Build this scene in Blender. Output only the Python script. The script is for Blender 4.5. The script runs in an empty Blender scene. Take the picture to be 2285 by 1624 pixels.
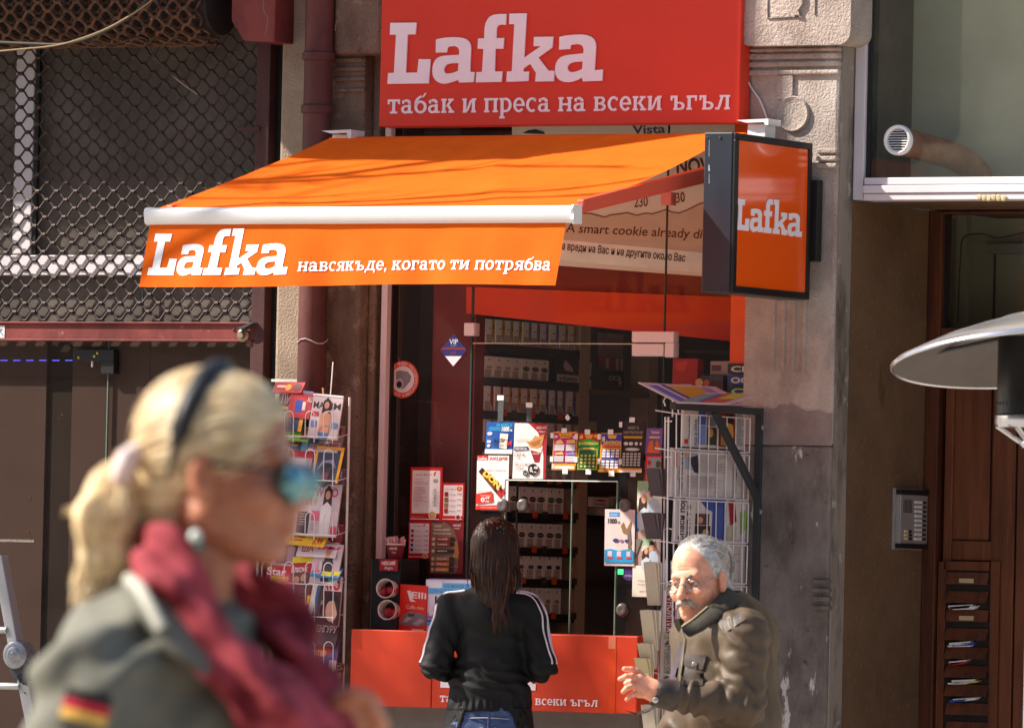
import bpy, math, random
import numpy as np
from math import radians, sin, cos, tan, pi, atan2, sqrt
from mathutils import Vector, Matrix, noise
random.seed(7)
S = bpy.context.scene
COL = S.collection

# ------------------------------------------------------------------ camera
# the street is seen through a long lens, the shop front at an angle of 29 degrees
UC, VC, FPX = 1142.0, 812.0, 16900.0
TH, PITCH, ROLL = radians(29), math.atan(506.0 / 16900.0), radians(1.29)
R0 = Vector((cos(TH), sin(TH), 0))
FW = Vector((-sin(TH) * cos(PITCH), cos(TH) * cos(PITCH), sin(PITCH)))
U0 = R0.cross(FW)
CR = R0 * cos(ROLL) + U0 * sin(ROLL)
CU = U0 * cos(ROLL) - R0 * sin(ROLL)
DIST = 28.17
CP = Vector((DIST * sin(TH) * cos(PITCH), -DIST * cos(TH) * cos(PITCH), 1.46))
cam_d = bpy.data.cameras.new("camera")
cam_d.lens = 36.0 * FPX / 2284.0
cam_d.sensor_width = 36.0
cam_d.sensor_fit = 'HORIZONTAL'
cam_d.clip_start = 0.5
cam_d.clip_end = 400
cam_d.dof.use_dof = True
cam_d.dof.focus_distance = 27.0
cam_d.dof.aperture_fstop = cam_d.lens / 22.0
cam_d.dof.aperture_blades = 0
cam = bpy.data.objects.new("camera", cam_d)
COL.objects.link(cam)
m = Matrix((CR, CU, -FW)).transposed().to_4x4()
m.translation = CP
cam.matrix_world = m
S.camera = cam

# ------------------------------------------------------------------ light
SUN_AZ, SUN_EL = radians(62), radians(41)      # from the left of the shop front's normal
SUN = Vector((-sin(SUN_AZ) * cos(SUN_EL), -cos(SUN_AZ) * cos(SUN_EL), sin(SUN_EL)))
W = bpy.data.worlds.new("World")
S.world = W
W.use_nodes = True
nt = W.node_tree
sky = nt.nodes.new('ShaderNodeTexSky')
sky.sky_type = 'NISHITA'
sky.sun_disc = False
sky.sun_elevation = SUN_EL
sky.sun_rotation = atan2(SUN.x, SUN.y)
sky.air_density = 1.0
sky.dust_density = 1.5
sky.ozone_density = 1.2
nt.links.new(sky.outputs[0], nt.nodes['Background'].inputs[0])
nt.nodes['Background'].inputs[1].default_value = 0.098
sd = bpy.data.lights.new("sun", 'SUN')
sd.energy = 5.0
sd.angle = radians(0.53)
sd.color = (1.0, 0.93, 0.82)
so = bpy.data.objects.new("sun", sd)
COL.objects.link(so)
so.location = (-12, -12, 14)
so.rotation_euler = SUN.to_track_quat('Z', 'Y').to_euler()
S.view_settings.view_transform = 'Standard'
S.view_settings.look = 'None'
S.view_settings.gamma = 1.0
S.view_settings.exposure = 0.98
S.render.engine = 'CYCLES'
S.cycles.use_denoising = True
S.cycles.max_bounces = 8
S.cycles.transparent_max_bounces = 24
S.cycles.sample_clamp_indirect = 6.0

# ------------------------------------------------------------------ pixel -> place
# u, v: position in the 2284 x 1624 view of the photograph; the third number says where in depth
def ray(u, v):
    return FW + CR * ((u - UC) / FPX) - CU * ((v - VC) / FPX)
def P(u, v, y=0.0):                              # on the plane Y = y (parallel to the shop front)
    d = ray(u, v); return CP + d * ((y - CP.y) / d.y)
def PX(u, v, x):                                 # on the plane X = x (at right angles to it)
    d = ray(u, v); return CP + d * ((x - CP.x) / d.x)
def PD(u, v, dep):                               # at a distance along the view
    return CP + ray(u, v) * dep
def rect(u0, v0, u1, v1, y):
    um, vm = (u0 + u1) / 2, (v0 + v1) / 2
    return P(u0, vm, y).x, P(u1, vm, y).x, P(um, v1, y).z, P(um, v0, y).z
def rectx(u0, v0, u1, v1, x):
    um, vm = (u0 + u1) / 2, (v0 + v1) / 2
    return PX(u0, vm, x).y, PX(u1, vm, x).y, PX(um, v1, x).z, PX(um, v0, x).z

# ------------------------------------------------------------------ materials
def lin(c):
    c = c / 255.0
    return c / 12.92 if c <= 0.04045 else ((c + 0.055) / 1.055) ** 2.4
def rgb(c): return (lin(c[0]), lin(c[1]), lin(c[2]), 1.0)
_MC = {}
def mat(c, rough=0.6, var=0.07, scale=14.0, bump=0.0, bscale=120.0, metal=0.0, spec=0.4, c2=None, detail=5.0, ramp=(0.35, 0.65),
        stretch=None, coat=0.0, trans=0.0, sheen=0.0, emit=None, bdist=0.01):
    key = (tuple(c), rough, var, scale, bump, bscale, metal, spec, c2, detail, ramp, stretch, coat, trans, sheen, emit, bdist)
    if key in _MC: return _MC[key]
    m = bpy.data.materials.new("material")
    m.use_nodes = True
    t = m.node_tree; N = t.nodes; L = t.links
    b = N['Principled BSDF']
    a = rgb(c)
    b.inputs['Roughness'].default_value = rough
    b.inputs['Metallic'].default_value = metal
    b.inputs['Specular IOR Level'].default_value = spec
    b.inputs['Coat Weight'].default_value = coat
    if sheen: b.inputs['Sheen Weight'].default_value = sheen
    if emit:
        b.inputs['Emission Color'].default_value = rgb(c); b.inputs['Emission Strength'].default_value = emit
    tc = N.new('ShaderNodeTexCoord')
    src = tc.outputs['Object']
    if stretch:
        mp = N.new('ShaderNodeMapping'); mp.inputs['Scale'].default_value = stretch
        L.new(src, mp.inputs[0]); src = mp.outputs[0]
    if var or c2:
        n = N.new('ShaderNodeTexNoise'); n.inputs['Scale'].default_value = scale; n.inputs['Detail'].default_value = detail
        n.inputs['Roughness'].default_value = 0.62
        L.new(src, n.inputs['Vector'])
        r = N.new('ShaderNodeValToRGB')
        r.color_ramp.elements[0].position, r.color_ramp.elements[1].position = ramp
        lo = tuple(x * (1 - var) for x in a[:3]) + (1,)
        hi = rgb(c2) if c2 else tuple(min(1, x * (1 + var)) for x in a[:3]) + (1,)
        r.color_ramp.elements[0].color, r.color_ramp.elements[1].color = lo, hi
        L.new(n.outputs[0], r.inputs[0]); L.new(r.outputs[0], b.inputs['Base Color'])
        csock = r.outputs[0]
    else:
        b.inputs['Base Color'].default_value = a; csock = None
    if bump:
        n2 = N.new('ShaderNodeTexNoise'); n2.inputs['Scale'].default_value = bscale; n2.inputs['Detail'].default_value = 4
        L.new(src, n2.inputs['Vector'])
        bp = N.new('ShaderNodeBump'); bp.inputs['Strength'].default_value = bump; bp.inputs['Distance'].default_value = bdist
        L.new(n2.outputs[0], bp.inputs['Height']); L.new(bp.outputs[0], b.inputs['Normal'])
    if trans:
        out = N['Material Output']; tr = N.new('ShaderNodeBsdfTranslucent'); mx = N.new('ShaderNodeMixShader')
        mx.inputs[0].default_value = trans
        if csock: L.new(csock, tr.inputs[0])
        else: tr.inputs[0].default_value = a
        L.new(b.outputs[0], mx.inputs[1]); L.new(tr.outputs[0], mx.inputs[2]); L.new(mx.outputs[0], out.inputs[0])
    _MC[key] = m
    return m
def flat(c, rough=0.45, spec=0.3): return mat(c, rough=rough, var=0.03, scale=30, spec=spec, detail=2)

def layered(base, layers, rough=0.85, bump=0.3, bscale=160.0, bdist=0.006, spec=0.25, pits=None):
    """base colour with layers of (colour, noise scale, lo, hi, stretch) mixed in by noise masks; pits: dark specks"""
    m = bpy.data.materials.new("material"); m.use_nodes = True
    t = m.node_tree; N = t.nodes; L = t.links; b = N['Principled BSDF']
    b.inputs['Roughness'].default_value = rough; b.inputs['Specular IOR Level'].default_value = spec
    tc = N.new('ShaderNodeTexCoord'); g = N.new('ShaderNodeRGB'); g.outputs[0].default_value = rgb(base)
    cur = g.outputs[0]
    for i, (c, sc, lo, hi, st) in enumerate(layers):
        mp = N.new('ShaderNodeMapping'); mp.inputs['Scale'].default_value = st or (1, 1, 1); mp.inputs['Location'].default_value = (3.1 * i, 1.7 * i, 5.3 * i)
        L.new(tc.outputs['Object'], mp.inputs[0])
        n = N.new('ShaderNodeTexNoise'); n.inputs['Scale'].default_value = sc; n.inputs['Detail'].default_value = 8; n.inputs['Roughness'].default_value = 0.65
        L.new(mp.outputs[0], n.inputs['Vector'])
        r = N.new('ShaderNodeMapRange'); r.inputs['From Min'].default_value = lo; r.inputs['From Max'].default_value = hi
        L.new(n.outputs[0], r.inputs[0])
        mx = N.new('ShaderNodeMix'); mx.data_type = 'RGBA'
        L.new(r.outputs[0], mx.inputs[0]); L.new(cur, mx.inputs[6]); mx.inputs[7].default_value = rgb(c)
        cur = mx.outputs[2]
    h = None
    if pits:
        vo = N.new('ShaderNodeTexNoise'); vo.inputs['Scale'].default_value = pits[0]; vo.inputs['Detail'].default_value = 2
        L.new(tc.outputs['Object'], vo.inputs['Vector'])
        r = N.new('ShaderNodeMapRange'); r.inputs['From Min'].default_value = pits[1]; r.inputs['From Max'].default_value = pits[1] + 0.06
        L.new(vo.outputs[0], r.inputs[0])
        mx = N.new('ShaderNodeMix'); mx.data_type = 'RGBA'; mx.inputs[7].default_value = rgb(pits[2])
        L.new(r.outputs[0], mx.inputs[0]); L.new(cur, mx.inputs[6]); cur = mx.outputs[2]
    L.new(cur, b.inputs['Base Color'])
    n2 = N.new('ShaderNodeTexNoise'); n2.inputs['Scale'].default_value = bscale; n2.inputs['Detail'].default_value = 6
    L.new(tc.outputs['Object'], n2.inputs['Vector'])
    bp = N.new('ShaderNodeBump'); bp.inputs['Strength'].default_value = bump; bp.inputs['Distance'].default_value = bdist
    L.new(n2.outputs[0], bp.inputs['Height']); L.new(bp.outputs[0], b.inputs['Normal'])
    return m

def glass_mat(tint=(235, 240, 236), ior=1.45, dust_haze=0.0, dust_haze_c=(150, 150, 140)):
    m = bpy.data.materials.new("glass"); m.use_nodes = True
    t = m.node_tree; N = t.nodes; L = t.links
    N.remove(N['Principled BSDF'])
    tr = N.new('ShaderNodeBsdfTransparent'); tr.inputs[0].default_value = rgb(tint)
    gl = N.new('ShaderNodeBsdfGlossy'); gl.inputs['Roughness'].default_value = 0.01
    lw = N.new('ShaderNodeLayerWeight'); pw = N.new('ShaderNodeMath'); pw.operation = 'POWER'; pw.inputs[1].default_value = 5.0
    fr = N.new('ShaderNodeMath'); fr.operation = 'MULTIPLY_ADD'; fr.inputs[1].default_value = 0.94; fr.inputs[2].default_value = 2 * ((ior - 1) / (ior + 1)) ** 2
    L.new(lw.outputs['Facing'], pw.inputs[0]); L.new(pw.outputs[0], fr.inputs[0])
    mx = N.new('ShaderNodeMixShader')
    L.new(fr.outputs[0], mx.inputs[0]); L.new(tr.outputs[0], mx.inputs[1]); L.new(gl.outputs[0], mx.inputs[2])
    last = mx
    if dust_haze:
        df = N.new('ShaderNodeBsdfDiffuse'); df.inputs[0].default_value = rgb(dust_haze_c)
        tc = N.new('ShaderNodeTexCoord'); n = N.new('ShaderNodeTexNoise'); n.inputs['Scale'].default_value = 3.0; n.inputs['Detail'].default_value = 8
        L.new(tc.outputs['Object'], n.inputs['Vector'])
        r = N.new('ShaderNodeMapRange'); r.inputs['From Min'].default_value = 0.35; r.inputs['From Max'].default_value = 0.75
        r.inputs['To Min'].default_value = dust_haze * 0.5; r.inputs['To Max'].default_value = dust_haze * 1.6
        L.new(n.outputs[0], r.inputs[0])
        m2 = N.new('ShaderNodeMixShader'); L.new(r.outputs[0], m2.inputs[0]); L.new(mx.outputs[0], m2.inputs[1]); L.new(df.outputs[0], m2.inputs[2]); last = m2
    L.new(last.outputs[0], N['Material Output'].inputs[0])
    return m

# ------------------------------------------------------------------ meshes
class MB:
    """collects shapes in world space and links them as ONE mesh object"""
    def __init__(s): s.v = []; s.f = []; s.mi = []; s.mats = []
    def k(s, m):
        if m not in s.mats: s.mats.append(m)
        return s.mats.index(m)
    def add(s, vs, fs, m):
        o = len(s.v); s.v += [tuple(v) for v in vs]; i = s.k(m)
        for f in fs: s.f.append(tuple(o + q for q in f)); s.mi.append(i)
        return s
    def quad(s, pts, m): return s.add(pts, [tuple(range(len(pts)))], m)
    def box(s, x0, x1, y0, y1, z0, z1, m):
        return s.hexa([(x0, y0, z0), (x1, y0, z0), (x1, y1, z0), (x0, y1, z0), (x0, y0, z1), (x1, y0, z1), (x1, y1, z1), (x0, y1, z1)], m)
    def hexa(s, v, m):
        return s.add(v, [(0, 3, 2, 1), (4, 5, 6, 7), (0, 1, 5, 4), (1, 2, 6, 5), (2, 3, 7, 6), (3, 0, 4, 7)], m)
    def prism(s, pts, vec, m, side=None):
        n = len(pts); vec = Vector(vec)
        vs = [Vector(p) for p in pts] + [Vector(p) + vec for p in pts]
        s.add(vs, [tuple(range(n)), tuple(reversed(range(n, 2 * n)))], m)
        s.add(vs, [(i, i + n, (i + 1) % n + n, (i + 1) % n) for i in range(n)], side or m)
        return s
    def tube(s, path, r, m, n=8, closed=False, flat_=1.0):
        path = [Vector(p) for p in path]; N = len(path); rs = r if hasattr(r, '__len__') else [r] * N
        vs = []; prev = None
        for i, p in enumerate(path):
            a = path[(i - 1) % N] if (closed or i > 0) else p
            b = path[(i + 1) % N] if (closed or i < N - 1) else p
            d = (b - a)
            d = d.normalized() if d.length > 1e-9 else Vector((0, 0, 1))
            if prev is None:
                up = Vector((0, 0, 1)) if abs(d.z) < 0.9 else Vector((1, 0, 0))
                x = d.cross(up).normalized()
            else:
                x = (prev - d * prev.dot(d))
                x = x.normalized() if x.length > 1e-6 else d.orthogonal().normalized()
            prev = x; y = d.cross(x)
            for j in range(n):
                w = 2 * pi * j / n
                vs.append(p + x * (cos(w) * rs[i]) + y * (sin(w) * rs[i] * flat_))
        fs = []
        for i in range(N if closed else N - 1):
            for j in range(n):
                fs.append((i * n + j, i * n + (j + 1) % n, ((i + 1) % N) * n + (j + 1) % n, ((i + 1) % N) * n + j))
        if not closed:
            fs.append(tuple(reversed(range(n)))); fs.append(tuple(range((N - 1) * n, N * n)))
        return s.add(vs, fs, m)
    def lathe(s, c, prof, m, axis=(0, 0, 1), n=32, cap=True):
        ax = Vector(axis).normalized(); x = ax.orthogonal().normalized(); y = ax.cross(x); c = Vector(c); vs = []
        for r, h in prof:
            for j in range(n):
                w = 2 * pi * j / n; vs.append(c + ax * h + x * (r * cos(w)) + y * (r * sin(w)))
        fs = [(i * n + j, i * n + (j + 1) % n, (i + 1) * n + (j + 1) % n, (i + 1) * n + j) for i in range(len(prof) - 1) for j in range(n)]
        if cap:
            fs.append(tuple(reversed(range(n)))); fs.append(tuple(range((len(prof) - 1) * n, len(prof) * n)))
        return s.add(vs, fs, m)
    def build(s, name, parent=None, bevel=0.0, smooth=None, seg=2, loc=None):
        me = bpy.data.meshes.new(name)
        o = bpy.data.objects.new(name, me)
        COL.objects.link(o)
        org = Vector((0, 0, 0))
        if parent is not None:
            o.parent = parent; org = Vector(parent['_org'])
        elif loc is not None:
            org = Vector(loc); o.location = org
        o['_org'] = tuple(org)
        me.from_pydata([(v[0] - org.x, v[1] - org.y, v[2] - org.z) for v in s.v], [], s.f)
        for q in s.mats: me.materials.append(q)
        me.polygons.foreach_set('material_index', s.mi)
        if smooth is not None:
            me.polygons.foreach_set('use_smooth', [True] * len(s.f))
            me.set_sharp_from_angle(angle=radians(smooth))
        me.update()
        if bevel:
            b = o.modifiers.new("bevel", 'BEVEL'); b.width = bevel; b.segments = seg; b.limit_method = 'ANGLE'; b.angle_limit = radians(40)
        return o

def tag(o, label, cat, group=None):
    o['label'] = label; o['category'] = cat
    if group: o['group'] = group
    return o
def thing(name, label, cat, loc, group=None):
    o = bpy.data.objects.new(name, None); COL.objects.link(o)
    o.location = loc; o.empty_display_size = 0.1; o['_org'] = tuple(loc)
    return tag(o, label, cat, group)
def kind(o, k): o['kind'] = k; return o

# ------------------------------------------------------------------ lettering
_TX = {}
def textgeo(s, bold=0.0, shear=0.0):
    key = (s, bold, shear)
    if key in _TX: return _TX[key]
    cu = bpy.data.curves.new("writing", 'FONT'); cu.body = s; cu.size = 1.0; cu.offset = bold; cu.shear = shear; cu.resolution_u = 3
    o = bpy.data.objects.new("writing", cu); COL.objects.link(o)
    dg = bpy.context.evaluated_depsgraph_get()
    me = bpy.data.meshes.new_from_object(o.evaluated_get(dg))
    v = [(q.co.x, q.co.y) for q in me.vertices]; f = [tuple(p.vertices) for p in me.polygons]
    bpy.data.objects.remove(o); bpy.data.curves.remove(cu); bpy.data.meshes.remove(me)
    w = max((q[0] for q in v), default=1.0)
    _TX[key] = (v, f, w)
    return _TX[key]

# the slab-serif shop name, traced as outlines (px, 410 px high)
LAFKA = [
 [[(357,158),(535,156),(530,235),(477,236),(470,494),(548,492),(556,402),(635,402),(628,565),(347,570),(350,497),(390,495),(398,238),(356,238)]],
 [[(670,270),(700,262),(740,256),(780,253),(820,254),(850,258),(874,267),(892,282),(903,300),(908,322),(905,400),(905,485),(935,487),(930,555),(832,558),(826,540),(795,552),(770,560),(745,566),(720,566),(698,560),(676,546),(662,530),(653,508),(650,482),(651,455),(656,432),(666,410),(682,394),(704,383),(730,378),(780,374),(828,372),(829,352),(827,336),(818,322),(804,315),(788,313),(755,318),(749,328),(745,356),(670,357)],
  [(826,427),(770,430),(750,436),(738,446),(730,460),(728,476),(733,490),(744,497),(760,498),(790,493),(824,480)]],
 [[(1140,97),(1138,170),(1108,168),(1092,171),(1082,180),(1077,196),(1077,258),(1128,258),(1124,330),(1072,330),(1070,482),(1122,482),(1118,552),(945,556),(948,487),(985,486),(992,332),(952,330),(954,262),(995,260),(995,215),(997,185),(1003,157),(1014,134),(1030,115),(1052,104),(1085,98)]],
 [[(1160,95),(1275,92),(1265,390),(1375,312),(1327,312),(1328,250),(1456,248),(1452,320),(1360,388),(1428,474),(1470,476),(1466,545),(1343,548),(1347,490),(1306,430),(1264,460),(1262,482),(1300,482),(1297,545),(1150,551),(1153,482),(1185,480),(1195,165),(1160,165)]],
 [[(1497,250),(1530,242),(1575,236),(1640,233),(1676,237),(1706,247),(1726,264),(1737,286),(1741,310),(1738,390),(1735,470),(1790,465),(1787,540),(1660,545),(1652,520),(1625,536),(1595,546),(1565,551),(1535,549),(1510,540),(1490,524),(1478,502),(1473,474),(1475,444),(1481,420),(1493,400),(1510,384),(1535,374),(1562,369),(1658,358),(1660,338),(1656,318),(1645,304),(1628,298),(1606,298),(1575,303),(1571,330),(1497,335)],
  [(1655,412),(1600,417),(1578,423),(1563,434),(1555,450),(1556,467),(1567,480),(1585,484),(1605,482),(1630,473),(1653,462)]]]
def outline_geo(loops):
    cu = bpy.data.curves.new("writing", 'CURVE'); cu.dimensions = '2D'; cu.fill_mode = 'BOTH'
    for lp in loops:
        sp = cu.splines.new('POLY'); sp.points.add(len(lp) - 1); sp.use_cyclic_u = True
        for p, q in zip(sp.points, lp): p.co = (q[0], q[1], 0, 1)
    o = bpy.data.objects.new("writing", cu); COL.objects.link(o)
    dg = bpy.context.evaluated_depsgraph_get()
    me = bpy.data.meshes.new_from_object(o.evaluated_get(dg))
    v = [(q.co.x, q.co.y) for q in me.vertices]; f = [tuple(p.vertices) for p in me.polygons]
    bpy.data.objects.remove(o); bpy.data.curves.remove(cu); bpy.data.meshes.remove(me)
    return v, f
_lf = []
for gl in LAFKA:      # level the baseline (it climbs 30 px over 1440) and scale to L-height 1
    lv = [[((x - 347) / 408.0, (570 - 0.021 * (x - 347) - y) / 408.0) for x, y in lp] for lp in gl]
    _lf.append((lv, outline_geo(lv)))
LAFKA_W = (1790 - 347) / 408.0

# slab-serif Cyrillic, stem 22, x-height 100
def _arc(cx, cy, rx, ry, a0, a1, w, n=14):
    o, i = [], []
    for k in range(n + 1):
        a = radians(a0 + (a1 - a0) * k / n)
        o.append((cx + rx * cos(a), cy + ry * sin(a))); i.append((cx + (rx - w) * cos(a), cy + (ry - w * 0.82) * sin(a)))
    return [[o[k], o[k + 1], i[k + 1], i[k]] for k in range(n)]
def _r(x0, y0, x1, y1): return [[(x0, y0), (x1, y0), (x1, y1), (x0, y1)]]
def _l(x0, y0, x1, y1, w): return [[(x0, y0), (x0 + w, y0), (x1 + w, y1), (x1, y1)]]
SLAB = {
 'т': (88, _r(0,84,88,100) + _r(0,66,15,84) + _r(73,66,88,84) + _r(33,14,55,84) + _r(18,0,70,14)),
 'а': (84, _r(48,14,70,62) + _r(48,0,84,14) + _arc(38,68,32,32,0,130,22) + _r(6,68,22,92) + _arc(32,28,32,30,90,330,20) + _r(32,44,50,58)),
 'б': (88, _arc(44,44,44,46,0,360,21,24) + _arc(56,62,56,64,95,180,20) + _l(52,112,72,142,14)),
 'к': (92, _r(8,14,30,86) + _r(0,0,38,14) + _r(0,86,38,100) + _l(30,44,58,86,20) + _r(48,86,88,100) + _l(62,14,38,54,22) + _r(52,0,94,14)),
 'и': (98, _r(8,14,30,86) + _r(0,86,32,100) + _r(68,14,90,86) + _r(66,86,98,100) + _l(26,10,56,90,16) + _r(4,0,34,14) + _r(64,0,98,14)),
 'п': (98, _r(8,14,30,84) + _r(0,84,98,100) + _r(68,14,90,84) + _r(0,0,38,14) + _r(60,0,98,14)),
 'р': (88, _r(8,-30,30,86) + _r(0,86,30,100) + _r(0,-44,40,-30) + _arc(42,50,44,52,-130,130,21,18)),
 'е': (80, _arc(40,50,40,52,0,320,20,20) + _r(18,42,80,56)),
 'с': (74, _arc(42,50,42,52,55,305,21,18) + _r(56,72,70,94)),
 'н': (98, _r(8,14,30,86) + _r(68,14,90,86) + _r(30,42,68,57) + _r(0,0,38,14) + _r(60,0,98,14) + _r(0,86,38,100) + _r(60,86,98,100)),
 'в': (86, _r(8,14,30,86) + _r(0,0,44,14) + _r(0,86,44,100) + _arc(46,75,32,26,-90,90,18) + _arc(48,28,36,29,-90,90,20) + _r(30,45,48,58)),
 'ъ': (104, _r(30,14,52,84) + _r(4,84,52,100) + _r(4,66,18,84) + _r(24,0,70,14) + _r(52,44,70,57) + _arc(68,28,34,29,-90,90,20)),
 'г': (74, _r(8,14,30,84) + _r(0,84,72,100) + _r(58,62,72,84) + _r(0,0,40,14)),
 'л': (100, _r(70,14,92,86) + _r(28,86,100,100) + _r(62,0,100,14) + _l(16,14,36,86,18) + _r(0,0,30,15)),
 'я': (90, _r(58,14,80,86) + _r(40,86,90,100) + _r(52,0,90,14) + _arc(40,72,34,28,90,270,19) + _r(40,44,58,57) + _l(12,14,34,46,20) + _r(0,0,34,14)),
 'д': (102, _r(66,14,86,86) + _r(28,86,96,100) + _r(0,0,102,14) + _r(0,-26,14,0) + _r(88,-26,102,0) + _l(16,14,34,86,18)),
 'о': (88, _arc(44,50,44,52,0,360,22,24)),
 ',': (26, [[(6,0),(22,18),(24,0),(8,-28)]] + _r(4,0,24,20)),
 ' ': (38, []),
}
def slab_geo(s, gap=9):
    x = 0; polys = []
    for ch in s:
        w, pl = SLAB[ch]
        polys += [[(x + a, b) for a, b in p] for p in pl]
        x += w + gap
    return polys, x - gap

class Plane:
    """a flat sheet in the place: origin, two axes, outward normal"""
    def __init__(s, o, ex, ez, n):
        s.o, s.ex, s.ez, s.n = Vector(o), Vector(ex), Vector(ez), Vector(n).normalized()
    def at(s, a, b, h=0.0): return s.o + s.ex * a + s.ez * b + s.n * h
def write_lafka(mb, pl, x, z, h, m, thick=0.0, lift=0.001, w=None, fn=None):
    sx = h if w is None else w / LAFKA_W
    at = fn or (lambda a, b, q: pl.at(x + a * sx, z + b * h, q))
    for lv, (v, f) in _lf:
        mb.add([at(a, b, lift + thick) for a, b in v], f, m)
        if thick:
            for lp in lv:
                n = len(lp)
                mb.add([at(a, b, lift) for a, b in lp] + [at(a, b, lift + thick) for a, b in lp], [(i, (i + 1) % n, (i + 1) % n + n, i + n) for i in range(n)], m)
def write_slab(mb, pl, s, x, z, xh, m, width=None, lift=0.001, fn=None, gap=9):
    polys, w = slab_geo(s, gap)
    sz = xh / 100.0; sx = sz if width is None else width / w
    at = fn or (lambda a, b, q: pl.at(x + a * sx, z + b * sz, q))
    for i, p in enumerate(polys):
        q = lift + 0.00012 * (i % 9)
        mb.add([at(a, b, q) for a, b in p], [tuple(range(len(p)))], m)
def write(mb, pl, s, x, z, h, m, width=None, lift=0.001, bold=0.0, align='l', shear=0.0):
    v, f, w = textgeo(s, bold, shear)
    sz = h / 0.73; sx = sz if width is None else width / w
    if align == 'c': x -= w * sx / 2
    if align == 'r': x -= w * sx
    mb.add([pl.at(x + a * sx, z + b * sz, lift) for a, b in v], f, m)

def sheet(mb, tl, tr, bl, base, items, thick=0.002, back=None):
    """a printed sheet: corners as points; items are drawn in 0..1 across and 0..1 down, each a hair above the last"""
    tl, tr, bl = Vector(tl), Vector(tr), Vector(bl)
    ex, ez = tr - tl, tl - bl
    n = ex.cross(ez).normalized()
    pl = Plane(bl, ex, ez, n)
    br = bl + ex
    mb.prism([bl, br, tr, tl], -n * thick, base, back)
    asp = ez.length / ex.length
    for i, it in enumerate(items):
        h = 0.0004 + 0.00025 * i
        t = it[0]; c = it[-1]; c = c if not isinstance(c, tuple) else flat(c)
        if t == 'r':
            x0, y0, x1, y1 = it[1:5]; mb.quad([pl.at(x0, 1 - y1, h), pl.at(x1, 1 - y1, h), pl.at(x1, 1 - y0, h), pl.at(x0, 1 - y0, h)], c)
        elif t == 'e':
            cx, cy, rx, ry = it[1:5]; mb.quad([pl.at(cx + rx * cos(2 * pi * q / 20), 1 - cy + ry * sin(2 * pi * q / 20), h) for q in range(20)], c)
        elif t == 'p':
            mb.quad([pl.at(a, 1 - b, h) for a, b in it[1]], c)
        elif t == 't':                            # text: x, y of baseline, height (share of sheet), string, width share
            x, y, hh, s, wd = it[1:6]; v, f, w = textgeo(s, it[6] if len(it) > 7 else 0.0)
            sz = hh / 0.73; sx = wd / w if wd else sz * asp
            mb.add([pl.at(x + a * sx, 1 - y + b * sz, h) for a, b in v], f, c)
        elif t == 'v':                            # text running up the sheet
            x, y, hh, s, wd = it[1:6]; v, f, w = textgeo(s, it[6] if len(it) > 7 else 0.0)
            sz = hh / 0.73; sx = wd / w
            mb.add([pl.at(x - b * sz, 1 - y + a * sx, h) for a, b in v], f, c)
        elif t == 'L':
            x, y, hh, wd = it[1:5]
            for lv, (v, f) in _lf: mb.add([pl.at(x + a * wd / LAFKA_W, 1 - y + b * hh, h) for a, b in v], f, c)
    return pl
def lines(x0, x1, y0, y1, n, c, th=0.4, seed=0):
    """rows of small print"""
    r = random.Random(seed); out = []; st = (y1 - y0) / n
    for i in range(n):
        out.append(('r', x0, y0 + i * st, x0 + (x1 - x0) * r.uniform(0.55, 1.0), y0 + i * st + st * th, c))
    return out
# ------------------------------------------------------------------ materials of the building
STONE = layered((186, 172, 162), [((134, 118, 111), 1.7, 0.52, 0.66, (1.2, 1, .6)), ((160, 145, 136), 3.0, 0.45, 0.65, None), ((205, 195, 184), 5.0, 0.55, 0.7, (1, 1, .35))], rough=0.95, bump=0.75, bscale=110, bdist=0.010, pits=(190, 0.655, (96, 86, 80)))
GRIME = layered((132, 122, 116), [((92, 83, 79), 4.0, 0.42, 0.62, (1, 1, .5)), ((150, 142, 138), 7.0, 0.58, 0.7, (1, 1, .4)), ((206, 200, 198), 11.0, 0.615, 0.655, (1.3, 1, .40)), ((60, 52, 50), 14.0, 0.62, 0.70, None)], rough=0.9, bump=0.5, bscale=90, bdist=0.008)
BROWNSTONE = layered((128, 108, 94), [((92, 74, 64), 5.0, 0.45, 0.65, (1, 1, .4)), ((168, 148, 130), 9.0, 0.58, 0.72, None)], rough=0.95, bump=0.6, bscale=130, bdist=0.008, pits=(140, 0.62, (60, 46, 40)))
EDGE = layered((150, 138, 126), [((96, 84, 76), 9.0, 0.45, 0.62, (1, 1, .3)), ((185, 175, 165), 14.0, 0.6, 0.7, None)], rough=0.95, bump=0.6, bscale=80)
PLASTER = layered((122, 94, 70), [((100, 76, 56), 3.0, 0.4, 0.7, None), ((142, 112, 86), 40.0, .58, .7, None), ((92, 68, 50), 9.0, .66, .74, (1, 1, .3))], rough=0.95, bump=1.0, bscale=150, bdist=0.006, pits=(220, 0.64, (78, 56, 40)))
RUST = mat((42, 27, 25), rough=0.6, c2=(64, 41, 34), var=0.35, scale=30, bump=0.2, bscale=200)
DRUMRUST = mat((74, 48, 35), rough=0.85, c2=(108, 74, 54), var=0.35, scale=40, bump=0.3, bscale=160)
MAROON = layered((128, 62, 58), [((100, 46, 44), 6.0, 0.42, 0.62, (1, 1, .5)), ((160, 110, 104), 16.0, 0.64, 0.72, None)], rough=0.55, bump=0.15, bscale=60)
MAROON_D = layered((76, 46, 45), [((60, 36, 35), 6.0, 0.42, 0.62, (1, 1, .4)), ((132, 100, 96), 18.0, 0.66, 0.74, None)], rough=0.6, bump=0.15, bscale=60)
PIPE = layered((104, 62, 58), [((78, 46, 44), 5.0, 0.42, 0.62, (1, 1, .35)), ((140, 112, 108), 9.0, 0.64, 0.74, (1, 1, .5))], rough=0.6, bump=0.1, bscale=60)
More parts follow.
